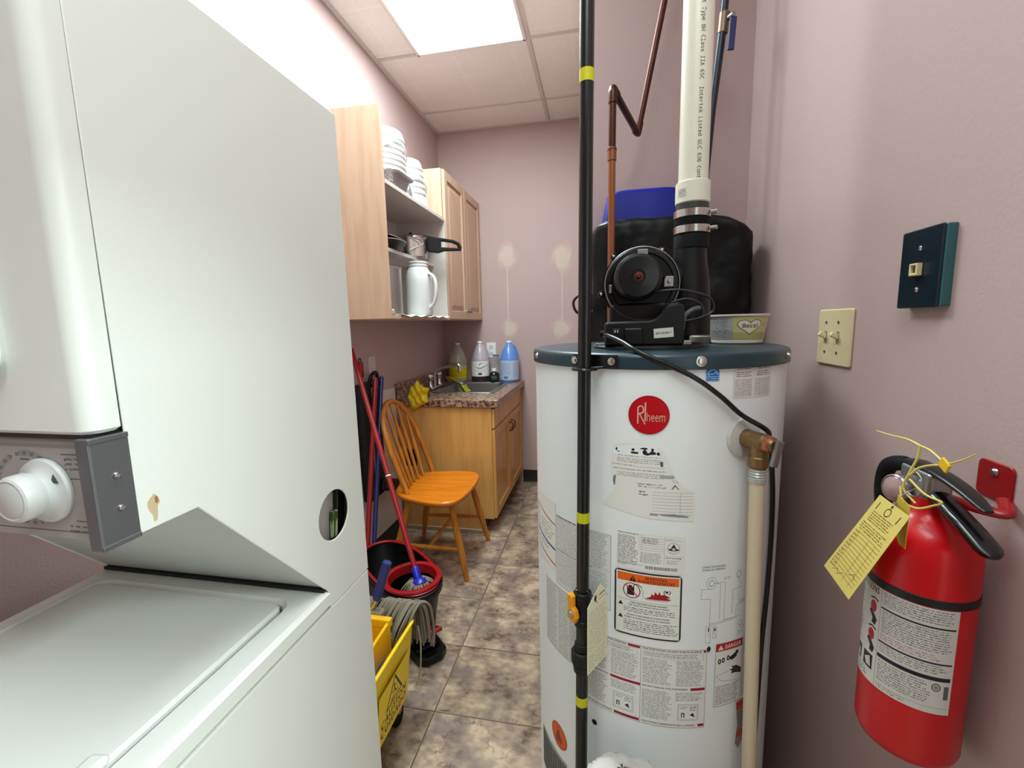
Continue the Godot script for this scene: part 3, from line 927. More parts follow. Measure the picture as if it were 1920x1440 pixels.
func upper_cabinets() -> void:
	var mel := mat(Color(0.79, 0.75, 0.72), 0.4)
	var o := thing("open_shelf_unit", "maple wall cabinet without doors, its open shelves holding pails and pots", "shelf unit", E(-1.105, 0.04, -2.30))
	var z0 := -1.893; var z1 := -2.702
	var xf := -0.941
	part("side_panel", MB.new().rbox(E(-1.105, 0.503, z0 - 0.009), Vector3(0.326, 0.925, 0.018), 0.002), M.maple, o)
	part("side_panel", MB.new().rbox(E(-1.105, 0.35, z1 + 0.010), Vector3(0.324, 0.62, 0.016), 0.001), mel, o)
	part("back_panel", MB.new().box(E(-1.264, 0.35, (z0 + z1) / 2), Vector3(0.008, 0.62, 0.77)), mel, o)
	for y in [0.652, 0.383, 0.05]:
		var d := 0.318 if y != 0.383 else 0.242
		var sh := part("shelf", MB.new().rbox(E(-1.262 + d / 2, y, (z0 + z1) / 2), Vector3(d, 0.018, 0.765), 0.0015), mel, o)
		if y != 0.383:
			part("edge_band", MB.new().rbox(E(xf - 0.0015, y, (z0 + z1) / 2), Vector3(0.003, 0.0175, 0.765), 0.001), M.maple if y < 0.3 else mel, sh)
	var c := thing("wall_cabinet", "maple wall cabinet with two raised-panel doors, above the sink", "cabinet", E(-1.105, 0.04, -3.11))
	part("body", MB.new().rbox(E(-1.115, 0.503, -3.115), Vector3(0.306, 0.925, 0.822), 0.002), M.maple, c)
	for k in 2:
		var a: float = [-2.712, -3.118][k]; var e: float = [-3.112, -3.522][k]
		var d := cab_door(c, -0.9605, a, e, 0.046, 0.960, M.maple)
		var kz: float = e + 0.03 if k == 0 else a - 0.03
		part("knob", MB.new().lathe([Vector2(0.006, 0), Vector2(0.005, 0.01), Vector2(0.008, 0.015), Vector2(0.0145, 0.018), Vector2(0.0155, 0.022), Vector2(0.012, 0.027), Vector2(0, 0.029)], 20, Transform3D(Basis(Vector3.BACK, -PI / 2), E(-0.942, 0.105, kz))), M.brass if k == 2 else M.satin, d)


func pail_profile(h: float, r0: float, r1: float) -> Array:
	# upside-down pail: mouth at the bottom, ribs round the body
	var p := [Vector2(r1 - 0.003, 0.0), Vector2(r1 + 0.005, 0.0), Vector2(r1 + 0.006, 0.012), Vector2(r1 + 0.001, 0.016)]
	var n := 6
	for i in n:
		var a := 0.03 + (h - 0.055) * i / n; var w := (h - 0.055) / n
		for q in [[0.0, 0.0], [0.16, 0.004], [0.38, 0.0068], [0.62, 0.0068], [0.84, 0.004]]:
			var y: float = a + w * q[0]
			p.append(Vector2(lerpf(r1, r0, y / h) + q[1], y))
	p.append(Vector2(r0 + 0.001, h - 0.012)); p.append(Vector2(r0 - 0.004, h - 0.003)); p.append(Vector2(r0 - 0.010, h)); p.append(Vector2(0, h - 0.002))
	return p


func pail(at: Vector3, h: float, r0: float, r1: float, tiltb: Basis, label: String, printed: bool) -> void:
	var o := thing("pail", label, "pail", at, "white pails upside down on the top shelf")
	var T := Transform3D(tiltb, at)
	part("body", MB.new().lathe(pail_profile(h, r0, r1), 48, T, 0, TAU, 0.9), M.white_plastic, o)
	var bail := []
	for i in 25:
		var q := PI * i / 24
		var by := 0.05 + 0.085 * pow(sin(q), 0.8) * (1.0 + 0.45 * cos(q))
		var br := lerpf(r1, r0, by / h) + 0.011 + 0.004 * absf(cos(q))
		bail.append(T * Vector3(br * sin(q), by, br * cos(q)))
	part("handle", MB.new().tube(bail, 0.0035, 8), M.white, o)
	for s in [-1, 1]:
		part("handle_lug", MB.new().rbox(T * Vector3(0, 0.05, (r1 + 0.006) * s), Vector3(0.024, 0.03, 0.014), 0.005, tiltb), M.white_plastic, o)
	if printed:
		var p := Pic.new(256, 128, Color(0.87, 0.86, 0.84), 9)
		p.rows(20, 64, 210, 34, 16, Color(0.12, 0.12, 0.12), 0.9, 0.1).poly([Vector2(150, 52), Vector2(175, 14), Vector2(205, 52)], Color(0.35, 0.35, 0.35)).poly([Vector2(162, 46), Vector2(176, 26), Vector2(192, 46)], Color(0.85, 0.85, 0.83))
		part("print", MB.new().lathe([Vector2(r1 + 0.0075, 0.012), Vector2(r1 + 0.0035, 0.052)], 14, T, 0.55, 1.75), tmat(p), o)


func shelf_things() -> void:
	pail(E(-1.085, 0.765, -2.195), 0.215, 0.092, 0.110, Basis(Vector3(0.3, 0, 1).normalized(), -0.06), "white ribbed pail upside down on the foil pan on the top shelf", false)
	pail(E(-1.068, 0.661, -2.432), 0.255, 0.084, 0.106, Basis.IDENTITY, "white ribbed pail upside down on the top shelf itself, black print near its mouth", true)
	# foil roasting pan under the first pail
	var fo := thing("foil_pan", "crinkled aluminium foil pan on the top shelf, under the large white pail", "foil pan", E(-1.09, 0.661, -2.19))
	var foil := bump(mat(Color(0.58, 0.56, 0.56), 0.3, 1.0), noise(0.06, 4, 51), 0.5, Vector3.ONE * 7.0)
	var rings := []
	for q in [[0.085, 0.088, 0.004], [0.108, 0.104, 0.09], [0.126, 0.118, 0.095], [0.126, 0.119, 0.101], [0.105, 0.101, 0.099], [0.082, 0.085, 0.008]]:
		var r := []
		for v in roundrect(q[0] * 2, q[1] * 2, 0.04, 6): r.append(E(-1.085 + v.x, 0.661 + q[2] + 0.002 * sin(v.x * 300 + v.y * 200), -2.19 + v.y))
		rings.append(r)
	var fm := loft(rings)
	part("pan", fm, foil, fo)
	part("base", MB.new().box(E(-1.085, 0.664, -2.19), Vector3(0.165, 0.004, 0.17)), foil, fo)
	# folded clear wrap beside the pan
	var wrapm := mat(Color(0.82, 0.80, 0.80), 0.3)
	var wr := MB.new().sheet(func(u, v): return E(-0.985 + 0.035 * u + 0.005 * sin(9 * v), 0.664 + 0.07 * sin(PI * u) * (0.6 + 0.4 * sin(7 * v + 1)) * (1 - 0.4 * v), -2.255 - 0.11 * v + 0.02 * u), 8, 12, 0.002)
	single("plastic_wrap", wr, wrapm, E(-0.96, 0.661, -2.30), "crumpled pale plastic bag in front of the pails on the top shelf", "plastic bag")
	# pressure cooker
	var pc := thing("pressure_cooker", "stainless pressure cooker with a long black handle sticking out over the middle shelf", "pressure cooker", E(-1.075, 0.392, -2.47))
	var P := Transform3D(Basis.IDENTITY, E(-1.075, 0.392, -2.47))
	part("pot", MB.new().lathe([Vector2(0, 0), Vector2(0.082, 0), Vector2(0.09, 0.008), Vector2(0.09, 0.098), Vector2(0.094, 0.101), Vector2(0.094, 0.107), Vector2(0.086, 0.107)], 48, P), M.steel, pc)
	part("lid", MB.new().lathe([Vector2(0.094, 0.107), Vector2(0.097, 0.111), Vector2(0.094, 0.119), Vector2(0.06, 0.130), Vector2(0, 0.134)], 48, P), M.steel, pc)
	part("pressure_valve", MB.new().cyl(P * Vector3(0, 0.132, 0), P * Vector3(0, 0.15, 0), 0.012, 0.009, 16, 0.002), M.black, pc)
	var hd := Vector3(0.86, 0, -0.51).normalized()
	var H := frame(P * (hd * 0.05 + Vector3(0, 0, 0)) , hd, Vector3.UP)
	var hp := PackedVector2Array()
	for q in [[0.0, 0.128], [0.03, 0.136], [0.10, 0.131], [0.17, 0.124], [0.225, 0.118], [0.262, 0.103], [0.276, 0.078], [0.272, 0.058], [0.16, 0.052], [0.12, 0.040], [0.06, 0.044], [0.045, 0.06], [0.045, 0.10]]: hp.append(Vector2(q[0] * 0.9, q[1]))
	var hh := pts([0.125, 0.074, 0.125, 0.103, 0.132, 0.108, 0.195, 0.102, 0.222, 0.09, 0.228, 0.073])
	part("handle", MB.new().prism(hp, 0.026, H.translated_local(Vector3(0, 0, -0.013)), 0.005, [hh]), M.blackplastic, pc)
	part("wire_bail", MB.new().tube(curve([P * Vector3(0.02, 0.115, 0.095), P * Vector3(0.06, 0.105, 0.10), P * Vector3(0.098, 0.075, 0.06), P * Vector3(0.075, 0.045, 0.11), P * Vector3(0.05, 0.03, 0.14)], 6), 0.003, 8), M.satin, pc)
	# pans and lids stacked at the near end of the middle shelf
	var pan := thing("frying_pan", "dark frying pan with a steel rim, at the near end of the middle shelf", "frying pan", E(-1.12, 0.392, -2.15))
	var PT := Transform3D(Basis.IDENTITY, E(-1.115, 0.392, -2.16))
	part("pan", MB.new().lathe([Vector2(0, 0), Vector2(0.105, 0), Vector2(0.135, 0.042), Vector2(0.139, 0.044), Vector2(0.132, 0.045), Vector2(0.102, 0.004), Vector2(0, 0.004)], 48, PT), mat(Color(0.13, 0.125, 0.12), 0.35, 0.5), pan)
	part("rim", MB.new().ring(PT.translated_local(Vector3(0, 0.042, 0)), 0.141, 0.133, 0.004, 48, 0.001), M.steel, pan)
	part("handle", MB.new().tube(curve([PT * Vector3(0.02, 0.04, -0.135), PT * Vector3(0.03, 0.052, -0.19), PT * Vector3(0.035, 0.058, -0.26)], 5), 0.009, 10, false, 0.6), M.blackplastic, pan)
	var lidt := Transform3D(Basis(Vector3(1, 0, 0.3).normalized(), -0.16), E(-1.11, 0.444, -2.15))
	var pl := thing("pot_lid", "steel pot lid lying tilted on the frying pan on the middle shelf", "pot lid", E(-1.11, 0.436, -2.15))
	part("cover", MB.new().lathe([Vector2(0.125, 0), Vector2(0.127, 0.005), Vector2(0.10, 0.018), Vector2(0.05, 0.028), Vector2(0, 0.03)], 48, lidt, 0, TAU, 1.0), M.steel, pl)
	part("knob", MB.new().tube(curve([lidt * Vector3(0, 0.028, -0.035), lidt * Vector3(0, 0.05, -0.03), lidt * Vector3(0, 0.055, 0), lidt * Vector3(0, 0.05, 0.03), lidt * Vector3(0, 0.028, 0.035)], 4), 0.005, 8), M.satin, pl)
	# bottom shelf
	var sp := thing("stock_pot", "tall stainless stock pot on the bottom shelf, behind the white jug", "stock pot", E(-1.12, 0.059, -2.11))
	part("pot", MB.new().lathe([Vector2(0, 0), Vector2(0.116, 0), Vector2(0.122, 0.006), Vector2(0.122, 0.235), Vector2(0.126, 0.238), Vector2(0.126, 0.243), Vector2(0.118, 0.243), Vector2(0.117, 0.01), Vector2(0, 0.01)], 56, Transform3D(Basis.IDENTITY, E(-1.115, 0.059, -2.115))), M.satin, sp)
	var j := thing("pitcher", "tall white plastic jug with a loop handle and screw neck, on the bottom shelf", "jug", E(-0.988, 0.062, -2.35))
	var J := Transform3D(Basis.from_scale(Vector3(1.06, 1.08, 1.06)), E(-0.988, 0.063, -2.35))
	part("body", MB.new().lathe([Vector2(0, 0), Vector2(0.060, 0), Vector2(0.066, 0.006), Vector2(0.068, 0.02), Vector2(0.0675, 0.03), Vector2(0.0685, 0.035), Vector2(0.0685, 0.17), Vector2(0.066, 0.20), Vector2(0.058, 0.225), Vector2(0.051, 0.238), Vector2(0.048, 0.244), Vector2(0.0505, 0.247), Vector2(0.0505, 0.252), Vector2(0.047, 0.255), Vector2(0.047, 0.262), Vector2(0.050, 0.264), Vector2(0.050, 0.270), Vector2(0.046, 0.272), Vector2(0.040, 0.272), Vector2(0.040, 0.25)], 48, J, 0, TAU, 0.7, Vector2(1.0, 1.0)), M.white_plastic, j)
	var jd := Vector3(0.95, 0, 0.25).normalized()
	part("handle", MB.new().tube(curve([J * (jd * 0.058 + Vector3(0, 0.208, 0)), J * (jd * 0.080 + Vector3(0, 0.205, 0)), J * (jd * 0.103 + Vector3(0, 0.178, 0)), J * (jd * 0.108 + Vector3(0, 0.12, 0)), J * (jd * 0.094 + Vector3(0, 0.065, 0)), J * (jd * 0.062 + Vector3(0, 0.035, 0))], 6), 0.011, 12, false, 0.8), M.white_plastic, j)
	var paper := MB.new().sheet(func(u, v): return E(-1.20 + 0.285 * u, 0.0600 + 0.0035 * sin(31 * v + 2 * u) * smoothstep(0.8, 1.0, u) + 0.001 - 0.006 * smoothstep(0.94, 1.0, u), -2.0 - 0.64 * v), 20, 40, 0.0008)
	single("shelf_liner", paper, mat(Color(0.88, 0.87, 0.84), 0.7), E(-1.06, 0.059, -2.32), "sheet of white paper lining the bottom shelf, its wavy edge hanging over", "shelf paper")
	var scrap := MB.new().rbox(E(-0.955, 0.072, -1.93), Vector3(0.03, 0.026, 0.03), 0.006, Basis(Vector3.UP, 0.5))
	single("wood_block", scrap, M.maple, E(-0.955, 0.059, -1.93), "small pale wood block at the near corner of the bottom shelf", "wood block")


func loft(rings: Array) -> MB:
	var n: int = rings[0].size()
	return MB.new().sheet(func(u, v): return rings[roundi(v * (rings.size() - 1))][roundi((1.0 - u) * n) % n], n, rings.size() - 1)


func sink_unit() -> void:
	var o := thing("sink_cabinet", "honey-coloured base cabinet under the sink with two drawer fronts and two doors", "cabinet", E(-0.95, -EYE, -3.05))
	var x0 := -1.258; var xf := -0.648; var zn := -2.565; var zf := -3.524
	var prof := pts([x0, -1.32, -0.722, -1.32, -0.722, -1.222, xf, -1.222, xf, -0.502, x0, -0.502])
	part("side_panel", MB.new().prism(prof, 0.018, frame(E(0, 0, zn - 0.018), Vector3.RIGHT, Vector3.UP), 0.001), M.honey, o)
	part("side_panel", MB.new().prism(prof, 0.018, frame(E(0, 0, zf), Vector3.RIGHT, Vector3.UP), 0.001), M.honey, o)
	var bd := MB.new()
	bd.box(E((x0 + xf) / 2, -1.213, (zn + zf) / 2), Vector3(xf - x0 - 0.004, 0.016, 0.92))
	bd.box(E(x0 + 0.004, -0.86, (zn + zf) / 2), Vector3(0.006, 0.70, 0.92))
	bd.box(E(xf - 0.010, -0.862, (zn + zf) / 2), Vector3(0.018, 0.716, 0.92))
	part("body", bd, M.honey, o)
	part("toe_board", MB.new().box(E(-0.73, -1.27, (zn + zf) / 2), Vector3(0.012, 0.098, 0.92)), mat(Color(0.3, 0.2, 0.12), 0.6), o)
	part("base_strip", MB.new().rbox(E(-0.99, -1.307, zn + 0.006), Vector3(0.53, 0.026, 0.012), 0.004), mat(Color(0.66, 0.57, 0.48), 0.5), o)
	part("vent_opening", MB.new().prism(roundrect(0.078, 0.115, 0.004), 0.0015, frame(E(-1.19, -0.835, zn + 0.0002), Vector3.RIGHT, Vector3.UP)), mat(Color(0.025, 0.02, 0.02), 0.8), o)
	for k in 2:
		var a: float = [-2.570, -3.048][k]; var e: float = [-3.042, -3.520][k]
		var w := absf(e - a)
		part("drawer_front", MB.new().prism(pts([-w / 2, -0.062, w / 2, -0.062, w / 2, 0.062, -w / 2, 0.062]), 0.018, frame(E(xf, -0.572, (a + e) / 2), Vector3.FORWARD, Vector3.UP), 0.003), M.honey, o)
		var d := cab_door(o, xf, a, e, -1.215, -0.642, M.honey, false)
		var kz: float = e + 0.035 if k == 0 else a - 0.035
		var xx := xf + 0.019
		part("pull", MB.new().tube(curve([E(xx, -0.69, kz), E(xx + 0.024, -0.695, kz), E(xx + 0.028, -0.72, kz), E(xx + 0.024, -0.745, kz), E(xx, -0.75, kz)], 5), 0.005, 10), mat(Color(0.42, 0.34, 0.24), 0.35, 0.9), d)
		for y in [-0.69, -0.75]:
			part("pull_rosette", MB.new().cyl(E(xx, y, kz), E(xx + 0.004, y, kz), 0.009, 0.007, 14), mat(Color(0.42, 0.34, 0.24), 0.35, 0.9), d)
	# worktop
	var sp := 0.0
	var ct := Image.create(512, 512, false, Image.FORMAT_RGB8)
	var n1 := FastNoiseLite.new(); n1.seed = 5; n1.frequency = 0.02; n1.fractal_octaves = 4
	var n2 := FastNoiseLite.new(); n2.seed = 6; n2.frequency = 0.09; n2.fractal_octaves = 3
	for y in 512:
		for x in 512:
			var a := n1.get_noise_2d(x, y) + 0.6 * n2.get_noise_2d(x, y)
			var c := Color(0.52, 0.385, 0.31).lerp(Color(0.68, 0.55, 0.46), clampf(a * 1.8 + 0.3, 0, 1))
			if a < -0.12: c = c.lerp(Color(0.24, 0.14, 0.10), clampf((-a - 0.12) * 5, 0, 1))
			if n2.get_noise_2d(x + 300, y) > 0.42: c = c.lerp(Color(0.78, 0.66, 0.56), 0.7)
			ct.set_pixel(x, y, c)
	ct.generate_mipmaps()
	var lam := mat(Color.WHITE, 0.28)
	lam.albedo_texture = ImageTexture.create_from_image(ct)
	lam.uv1_triplanar = true; lam.uv1_world_triplanar = true; lam.uv1_scale = Vector3.ONE * 2.6
	var wt := thing("worktop", "brown mottled laminate worktop with a raised back edge along the wall", "worktop", E(-0.93, -0.5, -3.04))
	var hole := transl(roundrect(0.40, 0.50, 0.04), Vector2(-0.915, 3.08))
	part("top", MB.new().prism(pts([-1.262, 2.548, -0.602, 2.548, -0.602, 3.528, -1.262, 3.528]), 0.05, frame(E(0, -0.5, 0), Vector3.RIGHT, Vector3.FORWARD), 0.004, [hole]), lam, wt)
	part("splash", MB.new().rbox(E(-1.2505, -0.402, -3.038), Vector3(0.022, 0.098, 0.98), 0.004), lam, wt)
	# sink
	var s := thing("sink", "stainless steel drop-in sink set in the worktop", "sink", E(-0.915, -0.62, -3.08))
	part("rim", MB.new().prism(transl(roundrect(0.455, 0.555, 0.05, 6), Vector2(-0.915, 3.08)), 0.005, frame(E(0, -0.4505, 0), Vector3.RIGHT, Vector3.FORWARD), 0.002, [transl(roundrect(0.385, 0.485, 0.05, 6), Vector2(-0.915, 3.08))]), M.satin, s)
	var rings := []
	for q in [[0.385, 0.485, -0.447], [0.378, 0.478, -0.455], [0.365, 0.465, -0.58], [0.33, 0.43, -0.605], [0.05, 0.06, -0.61]]:
		var r := []
		for v in roundrect(q[0], q[1], minf(0.05, q[0] * 0.45), 6): r.append(E(-0.915 + v.x, q[2], -3.08 - v.y))
		r.reverse()
		rings.append(r)
	part("basin", loft(rings), M.satin, s)
	part("drain", MB.new().cyl(E(-0.915, -0.615, -3.08), E(-0.915, -0.605, -3.08), 0.04, 0.038, 24), M.black, s)
	# faucet on the deck by the wall
	var f := thing("faucet", "chrome two-handle faucet beside the wall at the sink", "faucet", E(-1.17, -0.4455, -3.0))
	part("base_plate", MB.new().rbox(E(-1.175, -0.437, -3.0), Vector3(0.05, 0.018, 0.22), 0.008), M.chrome, f)
	part("spout", MB.new().tube(curve([E(-1.175, -0.43, -3.0), E(-1.175, -0.36, -3.0), E(-1.16, -0.315, -3.0), E(-1.09, -0.295, -3.0), E(-1.01, -0.275, -3.0), E(-0.985, -0.283, -3.0), E(-0.98, -0.305, -3.0)], 6), 0.0125, 14), M.chrome, f)
	part("spout_tip", MB.new().cyl(E(-0.98, -0.325, -3.0), E(-0.981, -0.285, -3.0), 0.0155, 0.016, 18, 0.002), M.chrome, f)
	for dz in [-0.085, 0.085]:
		part("handle", MB.new().lathe([Vector2(0.018, 0), Vector2(0.022, 0.006), Vector2(0.014, 0.02), Vector2(0.013, 0.05), Vector2(0.022, 0.062), Vector2(0.024, 0.08), Vector2(0.02, 0.094), Vector2(0.008, 0.10), Vector2(0, 0.10)], 24, Transform3D(Basis(Vector3.BACK, 0.0), E(-1.175, -0.432, -3.0 + dz))), M.chrome, f)


func jug_shape(T: Transform3D, r: float, h: float, square := 1.0) -> MB:
	return MB.new().lathe([Vector2(0, 0), Vector2(r * 0.88, 0), Vector2(r * 0.98, h * 0.02), Vector2(r, h * 0.06), Vector2(r, h * 0.53), Vector2(r * 0.97, h * 0.57), Vector2(r * 0.72, h * 0.74), Vector2(r * 0.40, h * 0.90), Vector2(r * 0.28, h * 0.925), Vector2(r * 0.27, h * 0.965)], 40, T, 0, TAU, 0.8)


func jug(at: Vector3, r: float, h: float, m: Material, cap: Material, label: String, hside: float) -> Node3D:
	var o := thing("cleaner_jug", label, "jug", at, "cleaner jugs at the back of the worktop")
	var T := Transform3D(Basis(Vector3.UP, hside), at)
	part("body", jug_shape(T, r, h), m, o)
	part("cap", MB.new().cyl(T * Vector3(0, h * 0.955, 0), T * Vector3(0, h, 0), r * 0.29, r * 0.27, 24, 0.002), cap, o)
	part("handle", MB.new().tube(curve([T * Vector3(r * 0.34, h * 0.895, 0), T * Vector3(r * 0.56, h * 0.86, 0), T * Vector3(r * 0.82, h * 0.73, 0), T * Vector3(r * 0.90, h * 0.62, 0), T * Vector3(r * 0.84, h * 0.55, 0)], 5), r * 0.12, 10), m, o)
	return o


func sink_things() -> void:
	var clear := mat(Color(0.80, 0.80, 0.72, 0.45), 0.2)
	clear.transparency = BaseMaterial3D.TRANSPARENCY_ALPHA
	var a := jug(E(-1.125, -0.45, -3.40), 0.076, 0.315, clear, M.white, "cloudy clear jug with a yellow label, on the worktop behind the faucet", 2.6)
	var p := Pic.new(512, 256, Color(0.80, 0.71, 0.05), 3)
	p.rect(0, 0, 512, 50, Color(0.72, 0.68, 0.60)).rect(0, 200, 512, 14, Color(0.66, 0.56, 0.03)).rows(120, 10, 260, 34, 12, Color(0.4, 0.36, 0.3), 0.6).rows(140, 90, 240, 90, 22, Color(0.55, 0.45, 0.02), 0.7)
	part("label", MB.new().lathe([Vector2(0.0768, 0.035), Vector2(0.0768, 0.135)], 24, Transform3D(Basis(Vector3.UP, 0.0), E(-1.125, -0.45, -3.40)), -1.2, 1.5), tmat(p), a)
	var lilac := mat(Color(0.70, 0.655, 0.68), 0.25); lilac.subsurf_scatter_enabled = true; lilac.subsurf_scatter_strength = 0.2
	var b := jug(E(-0.945, -0.45, -3.43), 0.073, 0.325, lilac, M.white, "pale jug with a white label bearing a green swoosh, between the other two jugs", 0.35)
	var T := Transform3D(Basis.IDENTITY, E(-0.945, -0.45, -3.43))
	part("liquid", MB.new().lathe([Vector2(0.06, 0.0005), Vector2(0.0725, 0.006), Vector2(0.0737, 0.02), Vector2(0.0737, 0.045)], 40, T), mat(Color(0.20, 0.14, 0.17), 0.2), b)
	p = Pic.new(512, 512, Color(0.88, 0.865, 0.85), 4)
	p.poly([Vector2(235, 130), Vector2(275, 60), Vector2(290, 60), Vector2(262, 130)], Color(0.16, 0.13, 0.14)).rows(270, 60, 90, 50, 22, Color(0.2, 0.16, 0.16), 0.8, 0.0)
	var sw := []
	for i in 13: sw.append(Vector2(130 + 21 * i, 190 + 30 * sin(PI * i / 12)))
	for i in 13: sw.append(Vector2(382 - 21 * i, 190 + 62 * sin(PI * (12 - i) / 12)))
	p.poly(sw, Color(0.20, 0.42, 0.25)).poly([Vector2(300, 190), Vector2(480, 130), Vector2(490, 150), Vector2(330, 205)], Color(0.36, 0.55, 0.36))
	p.rect(215, 390, 90, 80, Color(0.22, 0.2, 0.2)).rows(225, 400, 70, 60, 16, Color(0.6, 0.58, 0.56), 0.7).rows(110, 280, 300, 90, 18, Color(0.55, 0.53, 0.52), 0.6)
	part("label", MB.new().lathe([Vector2(0.0742, 0.048), Vector2(0.0742, 0.168)], 24, T, -1.0, 1.35), tmat(p), b)
	var blue := mat(Color(0.38, 0.53, 0.80), 0.22); blue.subsurf_scatter_enabled = true; blue.subsurf_scatter_strength = 0.2
	var d := jug(E(-0.705, -0.45, -3.43), 0.077, 0.325, blue, M.white, "blue jug with a pale blue text label, at the right end of the worktop", 0.4)
	p = Pic.new(512, 512, Color(0.66, 0.71, 0.80), 6)
	p.rows(110, 60, 200, 330, 24, Color(0.48, 0.51, 0.60), 0.8).rows(340, 60, 90, 400, 26, Color(0.50, 0.53, 0.61), 0.8).rect(330, 20, 6, 470, Color(0.78, 0.80, 0.85)).rect(190, 420, 70, 60, Color(0.36, 0.4, 0.5)).rect(0, 0, 512, 8, Color(0.76, 0.79, 0.85))
	part("label", MB.new().lathe([Vector2(0.0778, 0.02), Vector2(0.0778, 0.172)], 30, Transform3D(Basis.IDENTITY, E(-0.705, -0.45, -3.43)), -1.6, 1.6), tmat(p), d)
	# small dark bottle with a white cap, clear spray bottle behind it
	var s := thing("small_bottle", "small dark green bottle with a white cap, between the pale and the blue jug", "bottle", E(-0.815, -0.45, -3.36))
	var ST := Transform3D(Basis.IDENTITY, E(-0.815, -0.45, -3.36))
	part("body", MB.new().lathe([Vector2(0, 0), Vector2(0.038, 0), Vector2(0.041, 0.004), Vector2(0.041, 0.068), Vector2(0.034, 0.078), Vector2(0.018, 0.083), Vector2(0.017, 0.09)], 32, ST), mat(Color(0.035, 0.075, 0.06), 0.25), s)
	part("cap", MB.new().cyl(ST * Vector3(0, 0.088, 0), ST * Vector3(0, 0.112, 0), 0.0195, 0.0185, 24, 0.002), M.white, s)
	p = Pic.new(256, 128, Color(0.03, 0.085, 0.075), 8)
	p.rows(60, 20, 150, 90, 26, Color(0.5, 0.56, 0.52), 0.7)
	part("label", MB.new().lathe([Vector2(0.0415, 0.012), Vector2(0.0415, 0.064)], 16, ST, -0.9, 1.2), tmat(p), s)
	var g := thing("clear_bottle", "empty clear bottle with a grey cap, behind the small dark bottle", "bottle", E(-0.826, -0.45, -3.478))
	var GT := Transform3D(Basis.IDENTITY, E(-0.826, -0.45, -3.478))
	var glass := mat(Color(0.82, 0.80, 0.80, 0.22), 0.1); glass.transparency = BaseMaterial3D.TRANSPARENCY_ALPHA
	part("body", MB.new().lathe([Vector2(0, 0), Vector2(0.04, 0), Vector2(0.043, 0.005), Vector2(0.043, 0.11), Vector2(0.034, 0.15), Vector2(0.022, 0.185), Vector2(0.022, 0.20)], 32, GT), glass, g)
	part("cap", MB.new().cyl(GT * Vector3(0, 0.198, 0), GT * Vector3(0, 0.213, 0), 0.026, 0.025, 24, 0.002), mat(Color(0.45, 0.42, 0.42), 0.4), g)
	# rubber gloves
	var gm := bump(mat(Color(0.86, 0.74, 0.03), 0.5), noise(0.08, 3, 81), 0.06, Vector3.ONE * 12.0)
	glove(E(-1.118, -0.448, -2.545), Basis.IDENTITY, gm, "yellow rubber glove hanging crumpled over the near edge of the worktop")
	var g2 := thing("rubber_glove", "yellow rubber glove draped over the faucet side of the sink", "rubber glove", E(-1.02, -0.44, -2.99), "yellow rubber gloves")
	part("cuff", MB.new().sheet(func(u, v): return E(-1.075 + 0.15 * u - 0.01 * v, -0.36 - 0.10 * u * u * u - 0.055 * v * (0.5 + u) + 0.008 * sin(8 * u + 5 * v), -2.94 - 0.09 * v + 0.012 * sin(7 * u)), 18, 8, 0.0025), mat(Color(0.62, 0.57, 0.10), 0.55), g2)
	for k in 3:
		part("finger", MB.new().tube(curve([E(-0.955 + 0.006 * k, -0.42, -2.95 - 0.025 * k), E(-0.93, -0.455, -2.955 - 0.026 * k), E(-0.918 + 0.004 * k, -0.49 + 0.01 * k, -2.95 - 0.028 * k)], 4), 0.009, 10), mat(Color(0.60, 0.55, 0.10), 0.55), g2)


